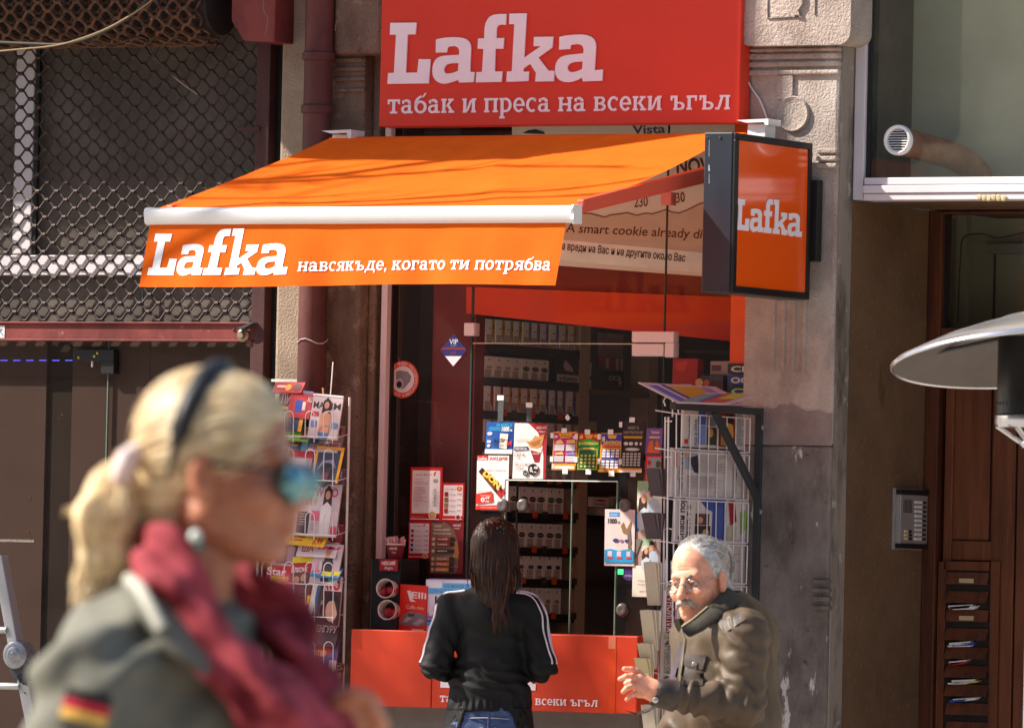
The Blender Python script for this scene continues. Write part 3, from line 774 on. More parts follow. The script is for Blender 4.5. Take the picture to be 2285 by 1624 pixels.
# letter boxes
lb = thing("letter_box_panel", "wooden panel of stacked tilting letter flaps set in the door", "letter boxes", (P(2160, 1440, YD).x, YD, P(2160, 1640, YD).z))
b = MB()
x0, x1, z0, z1 = rect(2091, 1254, 2232, 1640, YD - .012)
YF = YD - .014
for u0, v0, u1, v1 in ((2089, 1252, 2106, 1640), (2206, 1252, 2226, 1640), (2106, 1252, 2206, 1272)):
    xx0, xx1, zz0, zz1 = rect(u0, v0, u1, v1, YF); b.box(xx0, xx1, YF, YD - .001, zz0, zz1, WOOD)
b.box(P(2106, 1450, YF).x, P(2206, 1450, YF).x, YD - .003, YD - .001, z0, P(2150, 1272, YF).z, DARK)
b.build("frame", lb, bevel=0.002)
ENV = flat((226, 226, 232)); 
for i in range(9):
    v = 1276 + i * 41.6
    open_ = i in (1, 3, 4, 5, 6)
    b = MB()
    x0, x1, z0, z1 = rect(2110, v, 2204, v + 27, YF)
    tilt = .030 if open_ else .012
    b.hexa([(x0, YF - tilt, z0), (x1, YF - tilt, z0), (x1, YF - tilt + .012, z0), (x0, YF - tilt + .012, z0), (x0, YF + .004, z1), (x1, YF + .004, z1), (x1, YF + .011, z1), (x0, YF + .011, z1)], WOOD)
    fl_ = b.build("flap", lb, bevel=0.002)
    if i in (0, 2):
        n = MB(); xx0, xx1, zz0, zz1 = rect(2140, v + 14, 2172, v + 24, YF - .012); n.box(xx0, xx1, YF - .0155, YF - .011, zz0, zz1, flat((190, 170, 128))); n.build("name_plate", fl_)
    if open_:
        m_ = MB(); rr = random.Random(i)
        for q in range(2 + i % 2):
            a0 = 2118 + rr.uniform(-6, 10); a1 = a0 + rr.uniform(40, 60); vv = v + 30 + q * 3
            pts = [P(a0, vv + 3, YF - .02), P(a1, vv - 1 + rr.uniform(-2, 2), YF - .02), P(a1 - 6, vv + 5, YF - .02), P(a0 + 3, vv + 10 - 2 * q, YF - .02)]
            m_.prism(pts, (0, .05, .004), ENV if q != 1 else flat([(60, 80, 170), (190, 60, 60), (210, 190, 90)][i % 3]))
        tag(m_.build("letter"), ["", "single white letter poking from the second letter flap", "", "white letters fanned out of the fourth flap", "white and red letters stuck in the fifth flap", "thick bundle of mixed mail in the sixth flap", "flat striped letter lying in the seventh flap"][i], "letter", "mail stuck in the letter boxes")
# intercom on the side wall
it = thing("intercom", "grey metal door intercom with two rows of buttons on the brown side wall", "intercom", PX(2022, 1156, XR))
ya, yb, za, zb = rectx(1990, 1090, 2055, 1226, XR)
pl = Plane((XR + .003, ya, za), (0, yb - ya, 0), (0, 0, zb - za), (1, 0, 0))
b = MB(); b.box(XR + .0005, XR + .006, ya, yb, za, zb, mat((150, 146, 142), rough=.7)); b.build("back_plate", it)
b = MB()
def sb(a0, b0, a1, b1, h0, h1, m):
    b.box(XR + h0, XR + h1, ya + (yb - ya) * a0, ya + (yb - ya) * a1, za + (zb - za) * b0, za + (zb - za) * b1, m)
sb(.07, .10, .99, .90, .0065, .026, mat((176, 172, 172), rough=.4, metal=.5, var=.05)); sb(.06, .02, 1, .098, .0065, .030, BLACK); sb(.06, .902, 1, .985, .0065, .030, BLACK)
b.build("housing", it, bevel=0.002)
b = MB()
for i in range(9):
    sb(.55, .16 + i * .075, .78, .205 + i * .075, .0262, .030, flat((224, 222, 220))); sb(.80, .165 + i * .075, .93, .20 + i * .075, .0262, .029, BLACK)
for i in range(3): sb(.20, .16 + i * .06, .30, .20 + i * .06, .0262, .030, flat((224, 200, 160))); sb(.36, .16 + i * .06, .44, .20 + i * .06, .0262, .030, BLACK)
b.build("button", it)
b = MB()
for i in range(7): sb(.16 + i * .045, .60, .18 + i * .045, .82, .0262, .0268, BLACK)
b.build("speaker_slot", it)
# ------------------------------------------------------------------ kiosk: signs and awning
RED = mat((216, 56, 34), rough=.5, var=.03, scale=4)
REDP = mat((214, 66, 34), rough=.42, var=.03, scale=4)
ORANGE = mat((236, 84, 22), rough=.35, var=.02, scale=4, spec=.5)
LETTER = mat((246, 234, 242), rough=.5, var=.02)
FABRIC = mat((248, 114, 28), rough=.85, var=.06, scale=8, trans=.36, bump=.08, bscale=900, bdist=.002, spec=.15)
FABWHITE = mat((240, 238, 240), rough=.85, var=.02)
def line(mb, s, p0, p1, h, nrm, m, bold=0.0, lift=.001, shear=0.0):
    ex = (p1 - p0); wd = ex.length; ex = ex.normalized(); n = Vector(nrm).normalized(); ez = n.cross(ex)
    write(mb, Plane(p0, ex, ez, n), s, 0, 0, h, m, width=wd, lift=lift, bold=bold, shear=shear)

YS = -.085
sg = thing("shop_sign", "big red sign board with white slab lettering above the awning", "sign", (P(1247, 150, YS).x, YS, P(1247, 280, YS).z))
x0, x1 = P(846, 240, YS).x, P(1649, 240, YS).x; z0, z1 = P(1247, 279.5, YS).z, 4.19
b = MB(); b.box(x0, x1, YS, -.002, z0, z1, RED); b.build("panel", sg, bevel=0.004)
b = MB(); pl = Plane((0, YS, 0), (1, 0, 0), (0, 0, 1), (0, -1, 0))
p0, p1 = P(866, 189.5, YS), P(1346, 180, YS); hL = P(1100, 100, YS).z - P(1100, 235.7, YS).z
write_lafka(b, pl, p0.x, (p0.z + p1.z) / 2, hL, LETTER, thick=.006, w=p1.x - p0.x)
b.build("shop_name_lettering", sg)
b = MB(); p0, p1 = P(865, 255.6, YS), P(1629, 243.6, YS); xh = P(1247, 100, YS).z - P(1247, 131.8, YS).z
write_slab(b, pl, "табак и преса на всеки ъгъл", p0.x, (p0.z + p1.z) / 2, xh, LETTER, width=p1.x - p0.x, lift=.003)
b.build("slogan_lettering", sg)

YA = -.13
XA0, XA1 = P(739, 316, YA).x, P(1663, 287, YA).x
ZA = P(1200, 305, YA).z
YB = PX(1284, 475, XA1).y
ZB0, ZB1 = P(800, 499, YB).z, P(800, 463, YB).z
aw = thing("awning", "orange folding awning with a white front bar and lettered valance over the kiosk", "awning", ((XA0 + XA1) / 2, YA, ZA))
b = MB(); NX, NY = 60, 26; vs = []
for j in range(NY + 1):
    t = j / NY
    for i in range(NX + 1):
        s_ = i / NX
        x = XA0 + .01 + (XA1 - XA0 - .02) * s_
        y = YA - .03 + (YB + .02 - YA) * t
        z = ZA + (ZB1 - .008 - ZA) * t
        z -= .035 * 4 * t * (1 - t) * (0.35 + .65 * sin(pi * s_) ** .5 if 0 < s_ < 1 else .35)
        fold = (s_ * 1.55 - (1 - t) * .9 - .25)
        z += .010 * math.exp(-(fold / .035) ** 2) * sin(pi * t)
        fold = (s_ * 1.2 + (1 - t) * .5 - 1.0)
        z += .007 * math.exp(-(fold / .05) ** 2) * sin(pi * t)
        z += .006 * sin(9 * s_ + 3 * t) * t * (1 - t) * 2 + .02 * max(0, s_ - .8) * (1 - t) * sin(t * 9)
        vs.append((x, y, z))
fs = [(j * (NX + 1) + i, (j + 1) * (NX + 1) + i, (j + 1) * (NX + 1) + i + 1, j * (NX + 1) + i + 1) for j in range(NY) for i in range(NX)]
b.add(vs, fs, FABRIC); b.build("canopy", aw, smooth=60)
b = MB(); b.tube([(XA0, YA, ZA - .03), (XA1, YA, ZA - .03)], .036, FABRIC, n=20); b.build("fabric_roll", aw, smooth=40)
b = MB()      # front bar: rounded profile
prof = [(YB + .03, ZB0), (YB - .014, ZB0 - .002), (YB - .022, ZB0 + .006), (YB - .027, ZB0 + .03), (YB - .029, ZB1 - .014), (YB - .024, ZB1 - .003), (YB - .014, ZB1 + .002), (YB + .03, ZB1 + .004)]
b.prism([(XA0 - .008, y, z) for y, z in prof], (XA1 - XA0 + .004, 0, 0), WHITE); b.build("front_bar", aw, bevel=0.004, smooth=40)
b = MB(); b.prism([(XA1 - .003, y, z) for y, z in [(YB + .034, ZB0 - .004), (YB - .018, ZB0 - .006), (YB - .028, ZB0 + .01), (YB - .026, ZB0 + .03), (YB - .038, ZB1 - .01), (YB - .026, ZB1 + .004), (YB + .034, ZB1 + .008)]], (.010, 0, 0), WHITE); b.build("end_cap", aw, bevel=0.002)
# valance: hangs from the bar, leaning out a little and rippled
XV0, XV1 = XA0 + .004, P(1264, 500, YB).x
ZV1 = ZB0 + .002; ZVB = P(780, 638, YB - .04).z
def val(a, q, h=0.0):       # a: X, q: 0 at the top .. 1 at the hem
    rip = .012 * q * sin(a * 5.2 + 1) + .006 * q * sin(a * 17 + .5) + .004 * sin(a * 31) * q
    return Vector((a - .012 * q * (1 if a < 0 else .6), YB - .004 - .045 * q + rip - h, ZV1 + (ZVB - ZV1) * q + .006 * sin(a * 3.1) * q))
b = MB(); NX, NY = 90, 8
vs = [val(XV0 + (XV1 - XV0) * i / NX, j / NY) for j in range(NY + 1) for i in range(NX + 1)]
fs = [(j * (NX + 1) + i, (j + 1) * (NX + 1) + i, (j + 1) * (NX + 1) + i + 1, j * (NX + 1) + i + 1) for j in range(NY) for i in range(NX)]
b.add(vs, fs, FABRIC); va = b.build("valance", aw, smooth=60)
def onval(u0, v0, u1, v1):    # text box: left baseline pixel, right baseline pixel
    y_ = YB - .03
    p0, p1 = P(u0, v0, y_), P(u1, v1, y_)
    return p0.x, p1.x, (p0.z + p1.z) / 2
b = MB(); xa0, xa1, zb = onval(338, 612.5, 648, 611); hh = P(500, 521, YB - .03).z - P(500, 612, YB - .03).z
sx = (xa1 - xa0) / LAFKA_W
write_lafka(b, None, 0, 0, 1, FABWHITE, fn=lambda a, c, h: val(xa0 + a * sx, (ZV1 - (zb + c * hh)) / (ZV1 - ZVB), .0022)); b.build("shop_name_lettering", va)
b = MB(); xb0, xb1, zb2 = onval(671, 608.5, 1236, 601.5); xh = P(900, 500, YB - .03).z - P(900, 521.5, YB - .03).z
_, ww = slab_geo("навсякъде, когато ти потрябва"); sx2 = (xb1 - xb0) / ww; slp = (P(1236, 601.5, YB - .03).z - P(671, 608.5, YB - .03).z)
write_slab(b, None, "навсякъде, когато ти потрябва", 0, 0, 1, FABWHITE, fn=lambda a, c, h: val(xb0 + a * sx2, (ZV1 - (zb2 + c * xh / 100)) / (ZV1 - ZVB), .002 + h * .3)); b.build("slogan_lettering", va)
b = MB()      # folding arm under the right edge
ARM = mat((222, 86, 62), rough=.45, var=.03)
p0 = Vector((XA1 - .03, YB + .06, PX(1296, 458, XA1).z)); p1 = Vector((XA1 - .03, YA, PX(1664, 369, XA1).z))
d = Vector((0, 0, .027)); wv = Vector((.03, 0, 0))
b.hexa([p0 - d, p0 - d + wv, p1 - d * 1.2 + wv, p1 - d * 1.2, p0 + d * .8, p0 + d * .8 + wv, p1 + d + wv, p1 + d], ARM); b.build("folding_arm", aw, bevel=0.006)
b = MB()
p0 = Vector((XA0 + .03, YB + .06, PX(1296, 466, XA1).z)); p1 = Vector((XA0 + .03, YA, PX(1664, 420, XA1).z))
b.hexa([p0 - d, p0 - d + wv, p1 - d * 1.2 + wv, p1 - d * 1.2, p0 + d * .8, p0 + d * .8 + wv, p1 + d + wv, p1 + d], ARM); b.build("folding_arm", aw, bevel=0.006)
for u0, u1, v0, v1 in ((726, 792, 291, 311), (1651, 1722, 267, 281)):
    b = MB(); x0, x1, z0, z1 = rect(u0, v0, u1, v1, YA - .02)
    b.prism([(x0, YA - .05, z1 - .004), (x1, YA - .05, z1), (x1, YA - .05, z0), (x1 - .012, YA - .05, z0), (x1 - .02, YA - .05, z1 - .012), (x0 + .04, YA - .05, z1 - .014)], (0, .10, 0), WHITE)
    b.box(x0 + .035, x1 - .02, YA - .03, YA + .05, z0 - .045, z1 - .016, WHITE)
    b.build("wall_bracket", aw, bevel=0.004)

# light box on the pilaster, at right angles to the wall
XSB = P(1806, 490, -.06).x
YSF = PX(1633, 480, XSB).y
wS = .118
zb, zt = PX(1720, 662, XSB).z, PX(1720, 307, XSB).z
bs = thing("light_box_sign", "black framed orange light box sticking out from the right pilaster", "sign", (XSB - wS / 2, -.06, zb))
NAVY = mat((40, 44, 54), rough=.35, var=.08, scale=5, spec=.5)
b = MB(); b.box(XSB - wS, XSB - .004, YSF, -.06, zb, zt, NAVY); b.build("case", bs, bevel=0.004)
b = MB()
ya, yb_ = YSF + .002, -.062; fw = .026
for (a0, a1, c0, c1) in ((ya, yb_, zb + .002, zb + fw), (ya, yb_, zt - fw, zt - .002), (ya, ya + fw * 1.1, zb + fw, zt - fw), (yb_ - fw, yb_, zb + fw, zt - fw)):
    b.box(XSB - .0035, XSB + .008, a0, a1, c0, c1, BLACK)
b.build("frame", bs, bevel=0.003)
FACE = mat((255, 92, 6), rough=.16, var=.02, scale=3, spec=.6, coat=.4)
b = MB(); b.box(XSB - .0035, XSB + .002, ya + fw * 1.1 + .0005, yb_ - fw - .0005, zb + fw + .0005, zt - fw - .0005, FACE); fc = b.build("face", bs)
b = MB(); pa, pb_ = PX(1639.5, 514, XSB + .002), PX(1787, 528, XSB + .002)
plx = Plane((XSB + .002, 0, 0), (0, 1, 0), (0, 0, 1), (1, 0, 0)); hh = PX(1650, 445, XSB).z - PX(1650, 514, XSB).z
write_lafka(b, plx, pa.y, (pa.z + pb_.z) / 2, hh, LETTER, w=pb_.y - pa.y, thick=.002); b.build("shop_name_lettering", fc)
b = MB(); b.box(XSB - wS + .02, XSB + .03, -.058, -.0165, PX(1810, 584, XSB).z, PX(1810, 402, XSB).z, BLACK); b.build("wall_mount", bs, bevel=0.004)
b = MB()
for u, v in ((1578, 306), (1606, 307), (1580, 642), (1606, 646)):
    c = P(u, v, YSF); b.lathe((c.x, YSF - .0005, c.z), [(.006, 0), (.005, .003), (0, .003)], STEEL, axis=(0, -1, 0), n=10, cap=False)
b.build("screw", bs)
b = MB(); SCR = mat((150, 154, 160), rough=.8)
for (u0, v0, u1, v1, wd) in ((1584, 305, 1582, 350, 1.2), (1583, 368, 1582, 382, 4), (1583, 388, 1582, 410, 1.5)):
    x0, x1, z0, z1 = rect(u1 - wd / 2, v0, u1 + wd / 2, v1, YSF); b.quad([(x0, YSF - .0006, z0), (x1, YSF - .0006, z0), (x1 * .6 + x0 * .4, YSF - .0006, z1), (x0, YSF - .0006, z1)], SCR)
b.build("scratch", bs)
cable("cable", "white cable trailing down the right pilaster to the light box sign", [(1661, 100), (1660, 150), (1672, 190), (1695, 225), (1712, 270), (1724, 310)], .0035, mat((214, 204, 206), rough=.5), -.012)

# ------------------------------------------------------------------ kiosk: glass front
YK = .10
XK0, XK1 = P(868, 1000, YK).x, XPR0 - .001
kf = thing("kiosk_window", "frameless glass front of the kiosk with white patch fittings", "shop front", ((XK0 + XK1) / 2, YK, 1.25))
ZK = P(1100, 1410, YK).z
xj1, xj2 = P(1048, 900, YK).x, P(1486, 500, YK).x
zd = P(1230, 767, YK).z
b = MB()
for xa_, xb_, za_, zb_ in ((XK0, xj1, .9, 4.19), (xj1 + .004, xj2, zd + .002, 4.19), (xj2 + .004, XK1, .9, 4.19)):
    b.quad([(xa_, YK, za_), (xb_, YK, za_), (xb_, YK, zb_), (xa_, YK, zb_)], CLEAR)
hx0, hx1 = P(1126, 1200, YK).x, P(1374, 1200, YK).x; zh = P(1250, 1072, YK).z
for xa_, xb_, za_, zb_ in ((xj1 + .004, hx0, .9, zd), (hx0, hx1, zh, zd), (hx1, xj2, .9, zd)):
    b.quad([(xa_, YK, za_), (xb_, YK, za_), (xb_, YK, zb_), (xa_, YK, zb_)], CLEAR)
b.build("pane", kf)
GE = mat((120, 150, 132), rough=.2, spec=.6); GED = mat((52, 66, 62), rough=.2, spec=.6)
b = MB()
b.box(xj1 - .001, xj1 + .006, YK - .003, YK + .008, .9, P(1048, 640, YK).z, GED); b.box(xj2, xj2 + .004, YK - .003, YK + .008, .9, 4.19, GED)
b.box(xj1 + .007, xj2 - .001, YK - .002, YK + .008, zd - .0012, zd + .0025, mat((190, 184, 160), rough=.3))
b.box(hx0, hx1, YK - .004, YK + .008, zh - .002, zh + .002, mat((222, 240, 230), rough=.3)); b.box(hx0 - .003, hx0 + .001, YK - .004, YK + .008, .9, zh, GE); b.box(hx1, hx1 + .004, YK - .004, YK + .008, .9, zh, GE)
x_ = P(1150, 1300, YK + .05).x; b.box(x_, x_ + .004, YK + .04, YK + .05, .9, zh, GED); x_ = P(1273, 1300, YK + .05).x; b.box(x_, x_ + .003, YK + .04, YK + .05, .9, zh, GE)
b.build("glass_edge", kf)
b = MB()
b.box(P(846, 1000, YK - .05).x, P(859.5, 1000, YK - .05).x, YK - .06, YK + .02, .9, 4.19, mat((216, 190, 190), rough=.5, var=.04, scale=4))
b.box(P(860, 1000, YK - .03).x, P(868, 1000, YK - .03).x, YK - .030, YK + .02, .9, 4.19, BLACK); b.box(P(869, 1000, YK).x, P(876, 1000, YK).x, YK - .012, YK + .03, .9, 4.19, mat((120, 108, 98), rough=.6))
b.build("frame", kf, bevel=0.002)
PF = mat((226, 206, 208), rough=.4, var=.02)
b = MB()
def fit(u0, v0, u1, v1): x0, x1, z0, z1 = rect(u0, v0, u1, v1, YK - .02); b.box(x0, x1, YK - .022, YK + .022, z0, z1, PF)
fit(1035, 720.5, 1058, 749); fit(1409.5, 739.5, 1503, 764); fit(1409.5, 767, 1480, 794.5); fit(1483, 764.5, 1503, 797)
b.build("patch_fitting", kf, bevel=0.003)
b = MB(); x0, x1, z0, z1 = rect(1473.5, 429, 1497.5, 458, YK - .02); b.box(x0, x1, YK - .022, YK + .022, z0, z1, mat((206, 120, 112), rough=.45)); b.build("patch_fitting", kf, bevel=0.003)
b = MB()
for u, v, yo in ((1118.6, 1127, 0), (1163, 1127, .03), (1391, 1127, 0), (1385, 1360, 0)):
    c = P(u, v, YK - .02 + yo); b.lathe((c.x, YK - .004 + yo, c.z), [(.024, 0), (.026, .006), (.022, .014), (.014, .016), (0, .012)], mat((96, 90, 90), rough=.3, spec=.6), axis=(0, -1, 0), n=24, cap=False)
b.build("finger_grip", kf, smooth=50)

# inside
XI = P(1040, 900, YK + .06).x
XIL = P(962, 900, .22).x
ZF0, ZF1 = PX(1400, 726, XI).z, PX(1400, 655, XI).z
ki = thing("kiosk_interior", "dark red and orange interior walls of the kiosk behind the glass", "walls", (XI, 1.2, 0))
DRED = mat((124, 27, 25), rough=.6, var=.25, scale=3); DR2 = mat((60, 34, 32), rough=.7)
Y2 = PX(1078, 900, XI).y; Y3 = PX(1284, 1000, XI).y
b = MB(); b.box(XK0 - .10, XK0 - .05, YK + .04, 3.4, 0, 4.19, DR2); b.box(XK0 - .049, XIL - .001, .40, .60, .9, 4.19, mat((58, 50, 50), rough=.6))
b.box(XIL, XI, .22, Y2, .9, ZF1 - .001, DRED)
b.box(XI - .10, XI - .07, Y2 + .001, 3.4, .9, ZF0 - .001, mat((96, 90, 90), rough=.7))
b.build("left_wall", ki)
b = MB(); b.box(XI - .3, XK1 + .2, 2.6, 2.7, 0, 4.19, mat((150, 60, 40), rough=.6)); b.build("back_wall", ki)
b = MB(); b.box(XK0 - .05, XK1 + .2, YK + .05, 2.599, 4.10, 4.18, mat((236, 232, 226), rough=.8)); b.build("ceiling", ki)
x0, x1, z0, z1 = rect(1632, 640, 1672, 812, YK + .06)
b = MB(); b.box(x0, XK1 - .001, YK + .05, YK + .12, z0, 4.09, ORANGE); b.build("jamb", ki)
b = MB(); b.box(XK0, XK1 + .1, YK + .011, .5, .86, .90, mat((200, 190, 180))); b.build("inner_sill", ki)
b = MB(); b.box(XK1 + .002, XK1 + .2, .12, 2.599, 0, 4.09, mat((214, 196, 184))); b.build("right_wall", ki)
# big advert and fascia set slantwise behind the upper panes
def slant(ua, ya_, ub, yb__):
    a, c = P(ua, 600, ya_), P(ub, 600, yb__); d = (c - a); d.z = 0; d.normalize(); n = Vector((d.y, -d.x, 0))
    def at(u, v, h=0.0):
        r_ = ray(u, v); return CP + r_ * ((a + n * h - CP).dot(n) / r_.dot(n))
    return at, n
px, PN = slant(1140, YK + .05, 1640, .50)
ad = thing("advertisement", "beige hand lettered cigarette advert with a torn edge behind the upper panes", "poster", px(1420, 450))
BEI = mat((244, 240, 224), rough=.8, c2=(232, 226, 206), var=.06, scale=4)
b = MB(); b.prism([px(1142, 585), px(1640, 622), px(1640, 200), px(1142, 205)], PN * -.01, BEI); b.build("sheet", ad)
b = MB(); b.quad([px(1142, 572, .0006), px(1640, 616, .0006), px(1640, 570, .0006), px(1142, 524, .0006)], mat((246, 248, 236), rough=.8)); b.build("warning_band", ad)
b = MB()
KR = mat((222, 204, 184), rough=.9, c2=(204, 184, 162), var=.08, scale=5)
pts = [(1144, 470), (1284, 471), (1300, 476), (1318, 477), (1349, 485), (1362, 480), (1380, 478), (1400, 475), (1420, 481), (1440, 476), (1455, 478), (1485, 468), (1500, 474), (1514, 476), (1530, 470), (1545, 463), (1563, 454), (1640, 440)]
b.quad([px(u, v, .0010) for u, v in reversed(pts)] + [px(1144, 525, .0010), px(1640, 571, .0010)], KR)
b.tube([px(u, v, .0012) for u, v in pts], .0025, mat((100, 74, 54), rough=.9), n=5); b.build("torn_card", ad)
INK = flat((52, 30, 24)); INK2 = flat((44, 46, 58))
b = MB()
pz = lambda h: px(1400, 500).z - px(1400, 500 + h).z
for s_, a, c, h in (("A smart cookie already die", (1262, 518), (1580, 533), 21), ("200", (1318, 463), (1358, 462), 20), ("230", (1414, 463), (1446, 460), 23), ("230", (1497, 455), (1529, 450), 23)):
    line(b, s_, px(*a), px(*c), pz(h), PN, INK, bold=.012, lift=.002, shear=.12)
line(b, "Това вреди на Вас и на другите около Вас", px(1226, 554), px(1528, 584), pz(17), PN, INK, bold=.022, lift=.002)
line(b, "NOW", px(1508, 388), px(1600, 384), pz(34), PN, INK2, bold=.03, lift=.002)
line(b, "15", px(1466, 383), px(1482, 381), pz(16), PN, INK, bold=.01, lift=.002)
line(b, "Vista", px(1412, 300), px(1484, 297), pz(20), PN, flat((60, 80, 110)), bold=.02, lift=.002)
b.quad([px(u, v, .001) for u, v in ((1216, 300), (1212, 294), (1195, 289), (1178, 291), (1165, 298))], DARK)
b.build("lettering", ad)
fx, FN = slant(1040, YK + .06, 1650, .62)
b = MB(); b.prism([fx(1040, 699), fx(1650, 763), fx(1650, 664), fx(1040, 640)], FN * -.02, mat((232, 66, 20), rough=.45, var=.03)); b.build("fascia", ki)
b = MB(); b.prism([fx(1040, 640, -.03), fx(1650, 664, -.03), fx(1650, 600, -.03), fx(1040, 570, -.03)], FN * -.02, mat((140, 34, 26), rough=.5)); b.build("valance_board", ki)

# shelves of cigarettes on the left inside wall
b0 = thing("cigarette_rack", "dark shelf rack filled with rows of cigarette packs", "shelf", (XI, (Y2 + Y3) / 2, .95))
ROWS = [(1196, 721, 774.5, 10), (1160, 800, 846, 7), (1176, 865, 921, 10), (1160, 940, 990, 10), (1180, 1013, 1066, 10), (1200, 1087, 1144, 9), (1200, 1168, 1221, 9), (1200, 1236, 1291, 9), (1200, 1311, 1368, 9)]
b = MB(); SH = mat((40, 40, 42), rough=.5)
for u, v0, v1, n in ROWS:
    z = PX(u, v1, XI).z
    b.box(XI - .069, XI + .010, Y2 + .003, Y3, z - .034, z - .001, SH)
b.build("shelf", b0, bevel=0.002)
b = MB()
CR_ = mat((186, 162, 138), rough=.6)
b.box(XI - .069, XI + .012, Y3 + .001, PX(1306, 1000, XI).y, .9, ZF0 - .002, CR_); b.build("upright", b0)
b = MB()
for u, v0, v1, n in ROWS[2:]:
    z = PX(u, v1, XI).z
    for q in range(n):
        if (q * 7 + int(v0)) % 3 != 1:
            y = Y2 + .02 + (Y3 - Y2) * (q + .45) / n; b = MB(); b.box(XI + .0105, XI + .014, y, y + .035, z - .020, z + .006, flat([(214, 92, 30), (214, 92, 30), (70, 64, 60)][q % 3])); b.build("price_tag", b0)
PK = {}
def packproto(kindn, c1, c2, h):
    b = MB(); wd, dp = .068, .024
    Wh = flat((242, 234, 228)); 
    b.box(-dp, 0, -wd / 2, wd / 2, 0, h, Wh)
    pl = Plane((0, -wd / 2, 0), (0, wd, 0), (0, 0, h), (1, 0, 0))
    def q(pts, c, l): b.quad([pl.at(a, d, .0004 + .0003 * l) for a, d in pts], flat(c) if isinstance(c, tuple) else c)
    if kindn == 0:
        q([(.64, .40), (.90, .01), (.995, .01), (.995, .99), (.66, .99)], c1, 0); q([(.80, .62), (.92, .55), (.95, .75), (.84, .8)], c2, 1)
        q([(.30, .60), (.58, .60), (.58, .64), (.30, .64)], (120, 110, 112), 1)
    elif kindn == 1:
        q([(.5 + .42 * cos(2 * pi * i / 16), .52 + .11 * sin(2 * pi * i / 16)) for i in range(16)], c1, 0); q([(.15, .51), (.85, .51), (.85, .54), (.15, .54)], (170, 165, 160), 1)
        q([(.44, .80), (.56, .80), (.56, .90), (.44, .90)], c2, 1)
    else:
        q([(.25, .40), (.75, .40), (.75, .55), (.25, .55)], c1, 0); q([(.44, .80), (.56, .80), (.56, .90), (.44, .90)], c2, 1)
        q([(.2, .47), (.8, .47), (.8, .49), (.2, .49)], c2, 1)
    q([(.06, .04), (.70, .04), (.70, .36), (.06, .36)], (70, 62, 62), 2); q([(.09, .06), (.67, .06), (.67, .34), (.09, .34)], (206, 196, 190), 3)
    for k in range(3): q([(.14, .11 + .08 * k), (.60, .11 + .08 * k), (.60, .13 + .08 * k), (.14, .13 + .08 * k)], (90, 82, 82), 4)
    return b.build("cigarette_pack")
desc = [
 ("white cigarette pack with a yellow wedge in the top row of the rack", 0, (206, 142, 40), (90, 60, 30)),
 ("white cigarette pack with a lilac wedge in the top row of the rack", 0, (150, 120, 170), (110, 90, 130)),
 ("plain white cigarette pack with a faint emblem in the second row of the rack", 2, (196, 186, 182), (120, 104, 100)),
 ("white cigarette pack with a dark oval in the second row of the rack", 1, (70, 60, 60), (110, 96, 92)),
 ("white cigarette pack with a red wedge in the third row of the rack", 0, (170, 40, 56), (120, 26, 40)),
 ("white cigarette pack with a yellow wedge in the third row of the rack", 0, (206, 142, 40), (60, 44, 30)),
 ("white cigarette pack with a violet wedge in the third row of the rack", 0, (100, 84, 150), (60, 50, 90)),
 ("white cigarette pack with a pink wedge just above the window posters", 0, (190, 90, 110), (120, 50, 70)),
 ("white cigarette pack partly hidden behind the coffee cup poster", 1, (96, 86, 84), (110, 96, 92)),
 ("white cigarette pack with a grey oval in the upper row of the service hatch", 1, (74, 68, 70), (90, 84, 84)),
 ("white cigarette pack with a green oval in the upper row of the service hatch", 1, (30, 104, 70), (90, 84, 84)),
 ("white cigarette pack with a dark oval in the second row of the service hatch", 1, (60, 58, 62), (90, 84, 84)),
 ("white cigarette pack with a blue oval in the second row of the service hatch", 1, (40, 60, 130), (90, 84, 84)),
 ("white cigarette pack with a blue label in the third row of the service hatch", 2, (60, 84, 140), (150, 60, 50)),
 ("navy and white cigarette pack in the third row of the service hatch", 2, (30, 40, 70), (30, 40, 70)),
 ("white cigarette pack with a pale label in the lowest row of the service hatch", 2, (180, 150, 120), (120, 100, 90)),
]
plan = [[0]*4 + [1]*4 + [0]*2, [2]*4 + [3]*3, [4]*2 + [5]*4 + [6]*4, [7]*10, [8]*10, [9]*7 + [10]*2, [11]*3 + [12] + [11]*5, [13]*6 + [14]*3, [15]*9]
GRP = "cigarette packs in the rack behind the kiosk window"
rp = random.Random(11)
for (u, v0, v1, n), kinds in zip(ROWS, plan):
    zz = PX(u, v1, XI).z; h = PX(u, v0, XI).z - zz
    ystart = Y2 + .04; step = (Y3 - Y2 - .02) / (10 if n >= 9 or n == 7 else n)
    for q, kd in enumerate(kinds):
        key = (kd, round(h, 3))
        if key not in PK:
            o = packproto(desc[kd][1], desc[kd][2], desc[kd][3], h); PK[key] = o
        else:
            o = PK[key].copy(); COL.objects.link(o)
        tag(o, desc[kd][0], "cigarettes", GRP)
        o.location = (XI + .002 + rp.uniform(-.004, .003), ystart + q * step, zz)
        o.rotation_euler = (0, 0, rp.uniform(-.05, .05))
        o['_org'] = tuple(o.location)
def xsheet(name, label, cat, u0, v0, u1, v1, X, base, items, group=None, depth=.02, um=None):
    """printed box standing on the left inside wall"""
    um = um or (u0 + u1) / 2
    y0, y1 = PX(u0, (v0 + v1) / 2, X).y, PX(u1, (v0 + v1) / 2, X).y; z0, z1 = PX(um, v1, X).z, PX(um, v0, X).z
    b = MB(); sheet(b, (X, y0, z1), (X, y1, z1), (X, y0, z0), base, items, thick=depth)
    return tag(b.build(name), label, cat, group)
